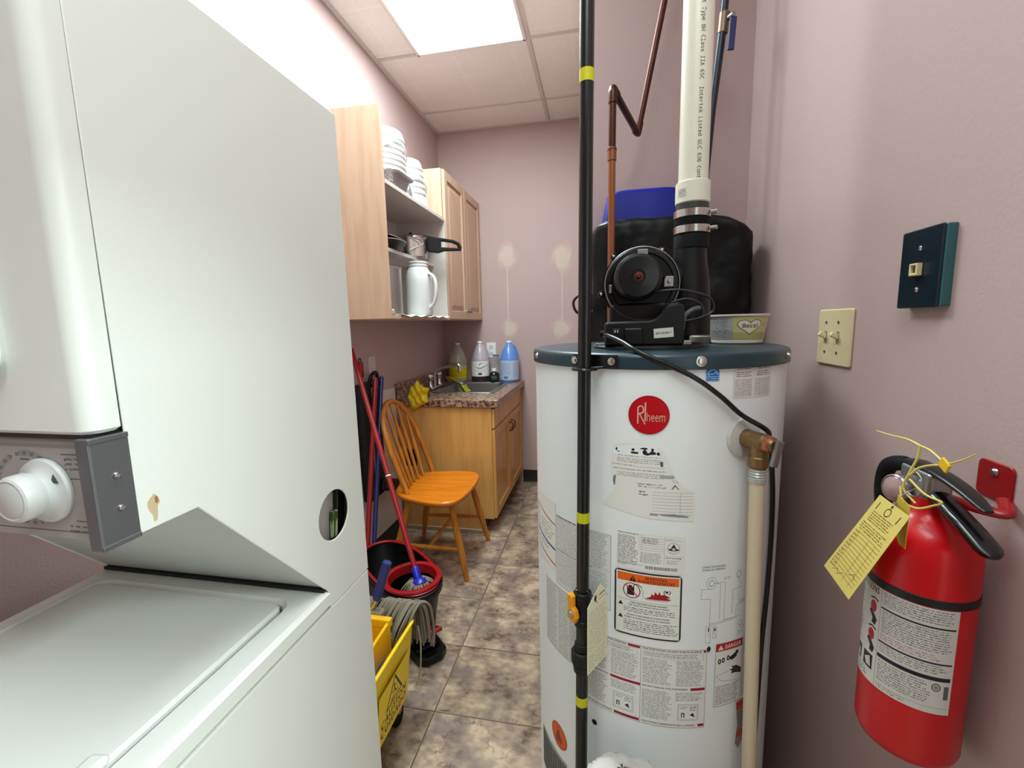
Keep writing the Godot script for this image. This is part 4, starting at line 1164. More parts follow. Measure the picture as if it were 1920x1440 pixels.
func glove(at: Vector3, B: Basis, m: Material, label: String) -> void:
	var o := thing("rubber_glove", label, "rubber glove", at, "yellow rubber gloves")
	var T := Transform3D(B, at)
	# crumpled sheet of rubber: outline seen from the front, folds standing out of it
	var out := [[0.008, 0.108], [0.022, 0.078], [0.040, 0.070], [0.050, 0.062], [0.058, 0.040], [0.056, 0.022], [0.058, -0.012], [0.046, -0.024], [0.016, -0.040], [-0.020, -0.062], [-0.034, -0.042], [-0.048, 0.008], [-0.040, 0.030], [-0.028, 0.068], [-0.008, 0.084]]
	var key := []
	for q in out: key.append(Vector3(q[0] * 1.25, q[1] * 1.12, 0))
	key.append(key[0])
	var cv := curve(key, 3)
	cv.pop_back()
	var n := cv.size()
	var hub := Vector3(0.004, 0.012, 0)
	var rings := []
	for q in [[0.0, 0.0, 0.0], [0.9, 0.0, 0.0], [1.0, 0.002, 0.1], [0.99, 0.008, 0.4], [0.90, 0.018, 0.8], [0.78, 0.024, 1.0], [0.64, 0.026, 1.0], [0.50, 0.027, 1.0], [0.36, 0.028, 1.0], [0.22, 0.028, 1.0], [0.1, 0.028, 1.0], [0.0, 0.028, 1.0]]:
		var r := []
		for i in n:
			var v: Vector3 = hub + (cv[i] - hub) * q[0]
			var a := fposmod(v.x * 24.0 + v.y * 13.0 + 0.3, 1.0); var b := fposmod(v.x * 10.0 - v.y * 17.0 + 0.1, 1.0)
			var fold := 0.9 * (1.0 - absf(2.0 * a - 1.0)) + 0.6 * (1.0 - absf(2.0 * b - 1.0))
			r.append(T * (v + Vector3(0, 0, q[1] * 0.45 + q[2] * 0.022 * fold + 0.003)))
		rings.append(r)
	var mb := loft(rings)
	var facing := 0.0
	for k in range(mb.n.size() / 2, mb.n.size()): facing += mb.n[k].z
	if facing < 0.0:
		for k in range(0, mb.v.size(), 3):
			var sw := mb.v[k + 1]; mb.v[k + 1] = mb.v[k + 2]; mb.v[k + 2] = sw
			var sn := mb.n[k + 1]; mb.n[k + 1] = mb.n[k + 2]; mb.n[k + 2] = sn
			for e in 3: mb.n[k + e] = -mb.n[k + e]
	part("cuff", mb, m, o)
	part("finger", MB.new().tube(curve([T * Vector3(0.045, 0.040, 0.012), T * Vector3(0.068, 0.056, 0.016), T * Vector3(0.082, 0.070, 0.014)], 4), [0.012, 0.013, 0.0135, 0.014, 0.0145, 0.0145, 0.014, 0.012, 0.007], 12), m, o)
	part("finger", MB.new().tube(curve([T * Vector3(0.020, 0.060, 0.010), T * Vector3(0.034, 0.080, 0.012), T * Vector3(0.042, 0.090, 0.010)], 4), [0.012, 0.012, 0.012, 0.012, 0.0115, 0.011, 0.010, 0.008, 0.004], 12), m, o)


func chair() -> void:
	var o := thing("windsor_chair", "orange-brown wooden bow-back chair with spindles, standing before the sink cabinet", "chair", E(-0.87, -EYE, -2.24))
	var ys := -0.865
	# saddle seat outline (x towards the front edge, z)
	var out := []
	var key := [[-1.075, -2.10], [-1.02, -2.03], [-0.92, -1.985], [-0.79, -1.96], [-0.715, -1.985], [-0.682, -2.06], [-0.67, -2.19], [-0.675, -2.33], [-0.705, -2.42], [-0.78, -2.445], [-0.92, -2.425], [-1.03, -2.385], [-1.08, -2.30], [-1.092, -2.20]]
	var kp := []
	for k in key: kp.append(Vector3(k[0], 0, k[1]))
	kp.append(kp[0])
	var cv := curve(kp, 5)
	cv.pop_back()
	var c := Vector3(-0.875, 0, -2.21)
	var rings := []
	for q in [[0.0, -0.005], [0.45, -0.009], [0.8, -0.006], [0.93, 0.0], [0.985, -0.003], [1.0, -0.011], [0.995, -0.022], [0.95, -0.034], [0.6, -0.038], [0.0, -0.038]]:
		var r := []
		for v in cv:
			var d: Vector3 = v - c
			r.append(c + d * q[0] + Vector3(0, EYE + ys + q[1], 0))
		rings.append(r)
	part("seat", loft(rings), M.oakseat, o)
	# bow
	var lean := Vector3(-0.155, 0.455, -0.02)
	var b0 := E(-1.005, ys - 0.005, -2.235)
	var bow := []
	for i in 33:
		var q := PI * i / 32
		var hgt := pow(sin(q), 0.62)
		var wd := cos(q) * (0.182 + 0.03 * sin(q))
		bow.append(b0 + lean * hgt + Vector3(0.02 * (1 - hgt), 0, wd))
	part("back_bow", MB.new().tube(bow, 0.0145, 12), M.oaklegs, o)
	for k in 5:
		var t := (k - 2) / 2.6
		var f := sqrt(maxf(0.0, 1.0 - pow(absf(t) * 0.88, 2.4)))
		var a := b0 + Vector3(-0.018 + 0.02 * t * t, 0, t * 0.125)
		var e := b0 + lean * (f - 0.01) + Vector3(0, 0, t * 0.182)
		part("spindle", MB.new().tube([a, a.lerp(e, 0.25), a.lerp(e, 0.45), a.lerp(e, 0.75), e], [0.0075, 0.0095, 0.0122, 0.0092, 0.007], 10), M.oaklegs, o)
	var legs := [[Vector3(-0.745, ys - 0.03, -2.045), Vector3(-0.668, -EYE, -2.035)], [Vector3(-0.745, ys - 0.03, -2.385), Vector3(-0.664, -EYE, -2.475)], [Vector3(-0.985, ys - 0.03, -2.075), Vector3(-1.085, -EYE, -2.02)], [Vector3(-0.985, ys - 0.03, -2.355), Vector3(-1.085, -EYE, -2.46)]]
	for l in legs:
		var a: Vector3 = l[0] + Vector3(0, EYE, 0); var e: Vector3 = l[1] + Vector3(0, EYE, 0)
		part("leg", MB.new().tube([a, a.lerp(e, 0.2), a.lerp(e, 0.45), a.lerp(e, 0.6), a.lerp(e, 0.85), e], [0.012, 0.016, 0.0195, 0.0185, 0.014, 0.0125], 14), M.oaklegs, o)
	var mids := []
	for p in [[0, 2], [1, 3]]:
		var a: Vector3 = legs[p[0]][0].lerp(legs[p[0]][1], 0.60) + Vector3(0, EYE, 0); var e: Vector3 = legs[p[1]][0].lerp(legs[p[1]][1], 0.60) + Vector3(0, EYE, 0)
		part("stretcher", MB.new().tube([a, a.lerp(e, 0.5), e], [0.009, 0.0125, 0.009], 10), M.oaklegs, o)
		mids.append(a.lerp(e, 0.5))
	part("stretcher", MB.new().tube([mids[0], mids[0].lerp(mids[1], 0.5), mids[1]], [0.008, 0.0115, 0.008], 10), M.oaklegs, o)


# mop yarn: many loops of cord as one mesh
func yarn(starts: Callable, n: int, r: float, sides := 6) -> MB:
	var mb := MB.new()
	for i in n: mb.tube(curve(starts.call(i), 5), r, sides)
	return mb


func mops() -> void:
	# oval spin-mop bucket: lies along axis ax
	var c := Vector3(-0.865, 0, -1.675)
	var ax := Vector3(0.76, 0, 0.65).normalized(); var sx := Vector3(-ax.z, 0, ax.x)
	var o := thing("spin_mop_bucket", "black oval spin-mop bucket with red rim and basket, on the floor before the chair", "mop bucket", E(c.x, -EYE, c.z))
	var oval := func(L: float, W: float, y: float) -> Array:
		var r := []
		for i in 48:
			var q := TAU * i / 48
			var e := 0.85
			var cx := signf(cos(q)) * pow(absf(cos(q)), e); var sz := signf(sin(q)) * pow(absf(sin(q)), e)
			r.append(Vector3(c.x, EYE + y, c.z) + ax * cx * L + sx * sz * W)
		return r
	var yr := -1.045
	part("tub", loft([oval.call(0.20, 0.095, -1.295), oval.call(0.215, 0.108, -1.29), oval.call(0.262, 0.128, yr - 0.03), oval.call(0.275, 0.14, yr - 0.028), oval.call(0.277, 0.142, yr - 0.004), oval.call(0.272, 0.137, yr), oval.call(0.262, 0.127, yr - 0.002), oval.call(0.215, 0.105, -1.28), oval.call(0.01, 0.01, -1.28)]), M.blackplastic, o)
	part("bottom", loft([oval.call(0.0, 0.0, -1.294), oval.call(0.215, 0.108, -1.294)]), M.blackplastic, o)
	part("rim", loft([oval.call(0.262, 0.127, yr - 0.002), oval.call(0.267, 0.132, yr + 0.001), oval.call(0.265, 0.130, yr + 0.006), oval.call(0.255, 0.120, yr + 0.006), oval.call(0.252, 0.117, yr + 0.001), oval.call(0.254, 0.119, yr - 0.006), oval.call(0.262, 0.127, yr - 0.006)]), M.red, o)
	var bc := Vector3(c.x, EYE + yr, c.z) + ax * 0.140
	var bt := Transform3D(Basis.IDENTITY, bc)
	part("basket", MB.new().lathe([Vector2(0, -0.12), Vector2(0.085, -0.12), Vector2(0.092, -0.11), Vector2(0.105, 0.012), Vector2(0.1, 0.012), Vector2(0.088, -0.105), Vector2(0, -0.112)], 40, bt), M.blackplastic, o)
	part("basket_rim", MB.new().lathe([Vector2(0.098, 0.006), Vector2(0.119, 0.006), Vector2(0.122, 0.010), Vector2(0.119, 0.016), Vector2(0.108, 0.018), Vector2(0.099, 0.015), Vector2(0.092, -0.020)], 48, bt), M.red, o)
	# foot pedal housing
	var F := frame(E(c.x, -EYE, c.z) + ax * 0.17, ax, -sx)
	part("foot_plate", MB.new().prism(pts([0.0, -0.07, 0.13, -0.062, 0.155, -0.03, 0.155, 0.03, 0.13, 0.062, 0.0, 0.07]), 0.035, frame(E(c.x, -EYE + 0.002, c.z) + ax * 0.16, ax, -sx), 0.006, [pts([0.09, -0.042, 0.115, -0.036, 0.115, 0.036, 0.09, 0.042])]), M.blackplastic, o)
	part("pedal_tower", MB.new().prism(pts([0.0, -0.055, 0.055, -0.05, 0.055, 0.05, 0.0, 0.055]), 0.16, frame(E(c.x, -EYE + 0.03, c.z) + ax * 0.175, ax, -sx), 0.008), M.blackplastic, o)
	var PB := Basis(ax, Vector3.UP, ax.cross(Vector3.UP)) * Basis(Vector3.BACK, 0.45)
	part("pedal", MB.new().rbox(E(c.x, -EYE + 0.115, c.z) + ax * 0.265, Vector3(0.12, 0.016, 0.07), 0.005, PB), M.red, o)
	# red spin mop standing in the basket
	var foot := bc + Vector3(0.022, -0.012, -0.012)
	var tip := E(-1.255, -0.105, -2.06)
	var m := thing("spin_mop", "red-handled mop with a blue socket, its grey head in the spin basket", "mop", foot)
	var dir := (tip - foot).normalized()
	part("handle", MB.new().tube([foot + dir * 0.05, tip], 0.0115, 14), M.red, m)
	part("handle_collar", MB.new().cyl(foot.lerp(tip, 0.40), foot.lerp(tip, 0.405), 0.0128, 0.0128, 14), M.white, m)
	part("socket", MB.new().lathe([Vector2(0.034, -0.012), Vector2(0.028, 0.004), Vector2(0.017, 0.012), Vector2(0.016, 0.055), Vector2(0.013, 0.06)], 20, Transform3D(Basis(dir.cross(Vector3.FORWARD).normalized(), dir, dir.cross(Vector3.FORWARD).normalized().cross(dir)), foot)), mat(Color(0.03, 0.10, 0.62), 0.35), m)
	part("yarn", yarn(func(i):
		var q: float = TAU * i / 44.0 + rng.randf() * 0.2
		var rr := rng.randf_range(0.55, 1.0)
		var d := Vector3(cos(q), 0, sin(q)) * rr
		return [foot + d * 0.018 + Vector3(0, 0.004, 0), foot + d * 0.052 + Vector3(0, -0.004, 0), foot + d * 0.074 + Vector3(-0.004, -0.035, 0), foot + d * 0.062 + Vector3(-0.006, -0.075, 0)], 44, 0.0042, 5), M.mopstring, m).set_meta("kind", "stuff")
	# yellow wheeled mop bucket
	var y := thing("wringer_bucket", "yellow wheeled mop bucket with a side-press wringer and a caution sign, behind the laundry machine", "mop bucket", E(-0.77, -EYE, -1.10))
	var box := func(x0: float, x1: float, z0: float, z1: float, yy: float, r: float) -> Array:
		var a := []
		for v in roundrect(x1 - x0, z1 - z0, r, 5): a.append(E((x0 + x1) / 2 + v.x, yy, (z0 + z1) / 2 - v.y))
		return a
	part("tub", loft([box.call(-0.905, -0.635, -1.225, -0.955, -1.235, 0.02), box.call(-0.915, -0.625, -1.235, -0.945, -1.225, 0.03), box.call(-0.94, -0.602, -1.262, -0.935, -0.975, 0.03), box.call(-0.945, -0.596, -1.268, -0.93, -0.968, 0.034), box.call(-0.942, -0.599, -1.264, -0.933, -0.960, 0.033), box.call(-0.932, -0.609, -1.254, -0.943, -0.964, 0.028), box.call(-0.908, -0.632, -1.228, -0.952, -1.22, 0.02), box.call(-0.772, -0.77, -1.09, -1.088, -1.218, 0.0005)]), M.yellow, y)
	part("tub_floor", MB.new().box(E(-0.77, -1.232, -1.09), Vector3(0.27, 0.008, 0.27)), M.yellow, y)
	var wr := MB.new()
	wr.prism(pts([1.185, -0.93, 1.185, -1.16, 0.945, -1.16, 0.945, -0.945]), 0.010, frame(E(-0.662, 0, 0), Vector3.FORWARD, Vector3.UP), 0.003)
	wr.prism(pts([1.187, -0.93, 1.187, -1.16, 0.945, -1.16, 0.945, -0.945]), 0.010, frame(E(-0.86, 0, 0), Vector3.FORWARD, Vector3.UP), 0.003)
	wr.rbox(E(-0.756, -1.04, -1.182), Vector3(0.20, 0.22, 0.012), 0.004)
	wr.rbox(E(-0.756, -0.937, -1.184), Vector3(0.215, 0.03, 0.022), 0.006)
	wr.rbox(E(-0.756, -1.16, -1.06), Vector3(0.2, 0.012, 0.24), 0.004)
	part("wringer", wr, mat(Color(0.93, 0.70, 0.04), 0.4), y)
	for k in 2:
		part("wringer_rib", MB.new().rbox(E(-0.6545, -1.06 - 0.03 * k, -1.07 + 0.03 * k), Vector3(0.008, 0.008, 0.14), 0.003, Basis(Vector3.RIGHT, -0.45)), mat(Color(0.93, 0.66, 0.04), 0.4), y)
	single("cleaning_cloth", MB.new().sheet(func(u, v): return E(-0.625 - 0.03 * u, -1.02 - 0.03 * sin(3 * u) - 0.01 * sin(9 * v), -1.235 + 0.25 * v), 6, 14, 0.003), mat(Color(0.08, 0.30, 0.55), 0.6), E(-0.64, -1.06, -1.11), "blue cleaning cloth lying inside the yellow bucket, between wringer and side wall", "cloth")
	for q in [[-0.66, -1.20], [-0.66, -0.98], [-0.88, -1.20], [-0.88, -0.98]]:
		part("wheel", MB.new().cyl(E(q[0] - 0.012, -EYE + 0.034, q[1]), E(q[0] + 0.012, -EYE + 0.034, q[1]), 0.034, 0.034, 24, 0.004), M.rubber, y)
		part("caster_fork", MB.new().rbox(E(q[0], -EYE + 0.066, q[1]), Vector3(0.036, 0.045, 0.022), 0.006), M.satin, y)
	# bail wire at the corner of the bucket
	part("bail", MB.new().tube(curve([E(-0.592, -0.99, -1.255), E(-0.586, -1.06, -1.258), E(-0.59, -1.16, -1.25), E(-0.60, -1.20, -1.235)], 5), 0.0028, 8), M.steel, y)
	# caution sign on the side that faces the aisle; the side leans, so the sign does too
	var lean := Vector3(0.024, 0.25, 0).normalized()
	var cs := Pic.new(640, 512, Color(0.95, 0.79, 0.05), 2)
	var K := Color(0.07, 0.06, 0.04)
	cs.poly([Vector2(320, 8), Vector2(500, 290), Vector2(140, 290)], K).poly([Vector2(320, 48), Vector2(462, 272), Vector2(178, 272)], Color(0.95, 0.79, 0.05))
	cs.disc(310, 118, 17, 17, K).path([Vector2(312, 140), Vector2(330, 195), Vector2(290, 235), Vector2(255, 250)], 16, K).path([Vector2(328, 195), Vector2(372, 225), Vector2(400, 212)], 14, K).path([Vector2(316, 148), Vector2(362, 150), Vector2(388, 122)], 11, K).path([Vector2(314, 150), Vector2(280, 176), Vector2(262, 160)], 11, K).line(Vector2(230, 258), Vector2(420, 258), 8, K)
	cs.text("CAUTION", 60, 318, 78, K, true, 520).text("CUIDADO", 60, 416, 78, K, true, 520)
	var ST := frame(E(-0.6085, -1.112, -1.098), Vector3.FORWARD, lean)
	var sg := MB.new()
	sg.quad(ST * Vector3(-0.1, -0.08, 0.0022), ST * Vector3(0.1, -0.08, 0.0022), ST * Vector3(0.1, 0.08, 0.0022), ST * Vector3(-0.1, 0.08, 0.0022), ST.basis.z)
	part("caution_sign", sg, tmat(cs, 0.38), y)
	# wringer lever with blue grip
	part("lever", MB.new().tube(curve([E(-0.758, -1.0, -1.205), E(-0.748, -0.955, -1.215), E(-0.725, -0.905, -1.225), E(-0.715, -0.875, -1.23), E(-0.69, -0.79, -1.25)], 5), 0.009, 12), M.steel, y)
	part("grip", MB.new().tube([E(-0.721, -0.892, -1.227), E(-0.718, -0.885, -1.228), E(-0.688, -0.778, -1.251), E(-0.686, -0.772, -1.252)], [0.012, 0.0155, 0.0155, 0.0145], 16), mat(Color(0.13, 0.17, 0.42), 0.5), y)
	# string mop head hanging over the back of the yellow bucket
	var sm := thing("string_mop", "grey string mop head hanging over the far edge of the yellow bucket", "mop", E(-0.67, -1.0, -1.25))
	part("strands", yarn(func(i):
		var f: float = i / 59.0
		var x := lerpf(-0.79, -0.585, f) + rng.randf_range(-0.008, 0.008)
		var e := rng.randf_range(-0.012, 0.012)
		var drop := 0.12 + rng.randf_range(-0.02, 0.02) if f > 0.6 else 0.07
		return [E(x - 0.05, -1.05 + e, -1.19), E(x - 0.03, -0.985 + e, -1.215 + e), E(x - 0.012, -0.935 + 0.3 * e, -1.255), E(x, -0.925, -1.28 + 0.5 * e), E(x + 0.008 + 0.012 * f, -0.955, -1.302 + e), E(x + 0.012 + 0.016 * f, -0.965 - drop * 0.6, -1.308 + e), E(x + 0.012 + 0.012 * f, -0.965 - drop, -1.304)], 60, 0.0036, 5), M.mopstring, sm).set_meta("kind", "stuff")
	part("coil", yarn(func(i):
		var e := rng.randf_range(-0.014, 0.014)
		var w: float = 0.03 + 0.0016 * i
		return [E(-0.735 + e, -0.945, -1.20), E(-0.70 + e, -0.955, -1.205 + e), E(-0.67 + 0.5 * e, -0.985 - 0.0012 * i, -1.20 + e), E(-0.645 - 0.3 * e, -1.015 - 0.001 * i, -1.205), E(-0.642, -1.045 - e, -1.215), E(-0.675 + e, -1.065, -1.21)], 24, 0.0042, 5), M.mopstring, sm).set_meta("kind", "stuff")
	part("mop_band", MB.new().rbox(E(-0.74, -0.94, -1.222), Vector3(0.09, 0.03, 0.035), 0.01), bump(mat(Color(0.60, 0.55, 0.48), 0.9), noise(0.1, 2, 91), 0.1, Vector3.ONE * 20.0), sm)
	# handles leaning on the left wall
	pole("broom_handle", "red broom handle leaning on the left wall, behind the crossing mop handle", E(-1.185, -0.278, -2.16), E(-1.10, -1.30, -1.77), 0.0125, M.red, true)
	pole("broom_handle", "blue broom handle leaning on the left wall beside the red one", E(-1.178, -0.278, -2.215), E(-1.065, -1.30, -1.77), 0.0115, mat(Color(0.08, 0.12, 0.36), 0.35), true)
	pole("broom_handle", "thin white handle upright against the left wall, nearest the laundry machine", E(-1.245, -0.33, -2.035), E(-1.235, -1.31, -2.02), 0.0095, mat(Color(0.80, 0.79, 0.77), 0.35), false)
	# red hanging cap with a wire loop
	var rc := thing("hanging_handle", "short dark red handle end with a wire loop, hung on the left wall", "handle", E(-1.255, -0.26, -2.14))
	part("grip", MB.new().rbox(E(-1.255, -0.222, -2.14), Vector3(0.022, 0.085, 0.032), 0.008, Basis(Vector3.RIGHT, 0.0)), mat(Color(0.55, 0.05, 0.07), 0.4), rc)
	part("loop", MB.new().tube(curve([E(-1.258, -0.185, -2.128), E(-1.258, -0.168, -2.130), E(-1.258, -0.160, -2.14), E(-1.258, -0.168, -2.150), E(-1.258, -0.185, -2.152)], 4), 0.003, 8), M.black, rc)
	# black folded carrier
	var k := thing("folded_cart", "slim black fabric carrier with a metal clasp, hung upright on the left wall", "carrier", E(-1.22, -0.95, -2.2))
	var bm := bump(mat(Color(0.045, 0.043, 0.048), 0.75), noise(0.05, 3, 95), 0.3, Vector3.ONE * 6.0)
	part("body", MB.new().rbox(E(-1.236, -0.62, -2.165), Vector3(0.055, 0.66, 0.20), 0.022, Basis(Vector3.RIGHT, 0.05), 4), bm, k)
	part("hook", MB.new().tube(curve([E(-1.235, -0.31, -2.18), E(-1.225, -0.265, -2.185), E(-1.222, -0.248, -2.215), E(-1.225, -0.255, -2.25), E(-1.23, -0.32, -2.265), E(-1.235, -0.45, -2.262)], 6), 0.011, 10), M.blackplastic, k)
	part("clasp", MB.new().rbox(E(-1.198, -0.31, -2.175), Vector3(0.02, 0.05, 0.03), 0.006, Basis(Vector3.RIGHT, 0.5)), M.satin, k)
	part("strap", MB.new().tube(curve([E(-1.20, -0.30, -2.16), E(-1.19, -0.34, -2.14), E(-1.205, -0.42, -2.145)], 5), 0.007, 8), mat(Color(0.22, 0.08, 0.09), 0.5), k)
	part("frame_tube", MB.new().tube([E(-1.205, -0.32, -2.15), E(-1.203, -0.90, -2.12)], 0.004, 8), M.satin, k)
	part("foot", MB.new().rbox(E(-1.215, -0.91, -2.27), Vector3(0.07, 0.07, 0.20), 0.012, Basis(Vector3.RIGHT, -0.35)), M.blackplastic, k)


func pole(nm: String, label: String, a: Vector3, b: Vector3, r: float, m: Material, capped: bool) -> void:
	var o := thing(nm, label, "handle", b, "handles leaning on the left wall")
	part("shaft", MB.new().tube([a, b], r, 14), m, o)
	if capped:
		part("hang_cap", MB.new().tube([a + (b - a).normalized() * 0.05, a, a + (a - b).normalized() * 0.012], [r * 1.12, r * 1.12, r * 0.7], 14), m, o)


const TC := Vector3(0.125, 0, -1.105)   # axis and radius of the heater's jacket
const TR := 0.28


func on_tank(s: float, y: float, lift := 0.0) -> Vector3:
	var a := s / TR
	return E(TC.x + (TR + lift) * sin(a), y, TC.z + (TR + lift) * cos(a))


# flat-printed sheet bent round a cylinder: polygon in metres along the arc and up
func bent(poly: PackedVector2Array, c: Vector3, R: float, lift: float) -> MB:
	var mb := MB.new()
	var lo := poly[0]; var hi := poly[0]
	for q in poly: lo = lo.min(q); hi = hi.max(q)
	var st := R * 0.06
	var n := maxi(1, int(ceil((hi.x - lo.x) / st)))
	for i in n:
		var x0 := lerpf(lo.x, hi.x, float(i) / n); var x1 := lerpf(lo.x, hi.x, float(i + 1) / n)
		for piece in Geometry2D.intersect_polygons(poly, PackedVector2Array([Vector2(x0, lo.y - 1), Vector2(x1, lo.y - 1), Vector2(x1, hi.y + 1), Vector2(x0, hi.y + 1)])):
			var ix := Geometry2D.triangulate_polygon(piece)
			for k in range(0, ix.size(), 3):
				var p := [piece[ix[k]], piece[ix[k + 1]], piece[ix[k + 2]]]
				if (p[1] - p[0]).cross(p[2] - p[0]) < 0: p.reverse()
				var P := []; var N := []; var U := []
				for q in p:
					var d := Vector3(sin(q.x / R), 0, cos(q.x / R))
					P.append(c + d * (R + lift) + Vector3(0, q.y, 0)); N.append(d)
					U.append(Vector2((q.x - lo.x) / (hi.x - lo.x), (hi.y - q.y) / (hi.y - lo.y)))
				mb.tri(P[0], P[1], P[2], N[0], N[1], N[2], U[0], U[1], U[2])
	return mb


func sticker(nm: String, a0: float, a1: float, y0: float, y1: float, p: Pic, o: Node, lift := 0.0006, rough := 0.4) -> MeshInstance3D:
	var s0 := deg_to_rad(a0) * TR; var s1 := deg_to_rad(a1) * TR
	var m := tmat(p, rough)
	return part(nm, bent(pts([s0, y0 + EYE, s1, y0 + EYE, s1, y1 + EYE, s0, y1 + EYE]), TC, TR, lift), m, o)


func heater() -> void:
	var o := thing("water_heater", "tall white water heater covered in labels, with a black blower on its teal top", "water heater", E(TC.x, -EYE, TC.z))
	var T := Transform3D(Basis.IDENTITY, Vector3(TC.x, 0, TC.z))
	part("jacket", MB.new().lathe([Vector2(0, 0.02), Vector2(TR - 0.004, 0.02), Vector2(TR, 0.025), Vector2(TR, EYE - 0.08), Vector2(TR - 0.02, EYE - 0.08)], 96, T), M.tank, o)
	for q in 3:
		var a := TAU * q / 3 + 0.5
		part("foot", MB.new().cyl(Vector3(TC.x + 0.2 * sin(a), 0, TC.z + 0.2 * cos(a)), Vector3(TC.x + 0.2 * sin(a), 0.022, TC.z + 0.2 * cos(a)), 0.025), M.black, o)
	var top := part("top_cap", MB.new().lathe([Vector2(TR + 0.001, EYE - 0.0865), Vector2(TR + 0.005, EYE - 0.0865), Vector2(TR + 0.005, EYE - 0.066), Vector2(TR + 0.003, EYE - 0.060), Vector2(TR - 0.003, EYE - 0.057), Vector2(TR - 0.012, EYE - 0.056), Vector2(0, EYE - 0.056)], 96, T, 0, TAU, 0.9), M.teal, o)
	for a in [-36.5, -20.6, 10.8, 57.6, -68.0]:
		var d := Vector3(sin(deg_to_rad(a)), 0, cos(deg_to_rad(a)))
		var r := 0.0068 if a == 10.8 else 0.0052
		var p := E(TC.x, -0.0715, TC.z) + d * (TR + 0.005 + (0.005 if a in [-36.5, -20.6] else 0.0))
		part("screw", MB.new().lathe([Vector2(r * 1.45, 0), Vector2(r * 1.4, 0.0012), Vector2(r, 0.0014), Vector2(r * 0.96, 0.004), Vector2(r * 0.7, 0.0046), Vector2(0, 0.0046)], 20, Transform3D(Basis(Vector3.UP.cross(d), d, Vector3.UP.cross(d).cross(d)), p)), M.screw, top)
	stickers(o)
	blower(o)
	# relief valve and its drop pipe
	var rv := Vector3(0.5, 0, 0.866)
	var V := E(TC.x, -0.217, TC.z) + rv * TR
	part("valve_collar", MB.new().lathe([Vector2(0.038, -0.002), Vector2(0.036, 0.004), Vector2(0.02, 0.006), Vector2(0, 0.006)], 32, Transform3D(Basis(Vector3.UP.cross(rv), rv, Vector3.UP.cross(rv).cross(rv)), V)), M.white_plastic, o)
	var vb := MB.new()
	vb.cyl(V, V + rv * 0.022, 0.0175, 0.0165, 20, 0.002)
	vb.cyl(V + rv * 0.018, V + rv * 0.05, 0.0165, 0.0165, 24, 0.003)
	vb.cyl(V + rv * 0.048, V + rv * 0.066, 0.0145, 0.012, 24, 0.003)
	vb.cyl(V + rv * 0.034 + Vector3(0, -0.05, 0), V + rv * 0.034 + Vector3(0, 0.0, 0), 0.0145, 0.0155, 24, 0.002)
	vb.cyl(V + rv * 0.034 + Vector3(0, -0.046, 0), V + rv * 0.034 + Vector3(0, -0.026, 0), 0.0175, 0.0175, 8, 0.002)
	var va := part("relief_valve", vb, M.brass, o)
	part("copper_end", MB.new().cyl(V + rv * 0.05, V + rv * 0.062, 0.0155, 0.0148, 24, 0.002), mat(Color(0.72, 0.45, 0.33), 0.35, 0.9), va)
	part("test_lever", MB.new().prism(pts([-0.006, -0.032, 0.005, -0.034, 0.008, 0.012, -0.004, 0.014]), 0.010, frame(V + rv * 0.066 + Vector3(0.0, -0.002, 0.002), Vector3(0.9, 0, -0.35), Vector3(0.12, 1, 0.05)), 0.0015), M.satin, va)
	var j := V + rv * 0.034
	part("thread_adapter", MB.new().lathe([Vector2(0.0125, 0), Vector2(0.0145, 0), Vector2(0.0145, 0.008), Vector2(0.013, 0.009), Vector2(0.0145, 0.012), Vector2(0.013, 0.014), Vector2(0.0145, 0.017), Vector2(0.013, 0.019), Vector2(0.0145, 0.022), Vector2(0.0125, 0.026)], 24, Transform3D(Basis.IDENTITY, j + Vector3(0, -0.074, 0))), mat(Color(0.72, 0.74, 0.72), 0.35, 0.3), o)
	part("drop_pipe", MB.new().tube([j + Vector3(0, -0.066, 0), E(j.x + 0.022, -1.20, j.z - 0.004)], 0.0128, 20), M.cpvc, o)
	# cord of the blower hanging across the front
	var cp := [E(0.010, -0.026, -0.955), E(0.018, -0.026, -0.925), E(0.045, -0.038, -0.872), E(0.075, -0.056, -0.828)]
	for q in [[1220, 0.4, -0.068], [0, 6.5, -0.095], [0, 17.0, -0.132], [0, 26.0, -0.170], [0, 33.5, -0.197], [0, 40.5, -0.222], [0, 46.0, -0.27], [0, 49.0, -0.35], [0, 50.0, -0.45], [0, 49.0, -0.56], [0, 47.0, -0.66], [0, 46.0, -0.8], [0, 45.0, -1.0], [0, 44.0, -1.2]]:
		if q[0] == 1220: continue
		var lf := 0.012 if q[1] < 30 else 0.006
		if q[1] in [33.5, 40.5]: lf = 0.03 if q[1] == 33.5 else 0.014
		cp.append(on_tank(deg_to_rad(q[1]) * TR, q[2], lf))
	part("power_cord", MB.new().tube(curve(cp, 6), 0.0046, 10), M.blackpaint, o)
	# burner door louvre low on the left
	part("louvre", bent(pts([deg_to_rad(-69.0) * TR, -1.14 + EYE, deg_to_rad(-44.0) * TR, -1.14 + EYE, deg_to_rad(-44.0) * TR, -1.028 + EYE, deg_to_rad(-69.0) * TR, -1.028 + EYE]), TC, TR, 0.0012), mat(Color(0.62, 0.63, 0.62), 0.5), o)
	for k in 15:
		var s := deg_to_rad(-68.0 + 1.62 * k) * TR
		part("louvre_slot", bent(pts([s, -1.135 + EYE, s + 0.0036, -1.135 + EYE, s + 0.0036, -1.034 + EYE, s, -1.034 + EYE]), TC, TR, 0.002), M.black, o)
	part("sight_hole", bent(transl(circle(0.0062, 18), Vector2(deg_to_rad(-27.8) * TR, -0.856 + EYE)), TC, TR, 0.0012), M.black, o)


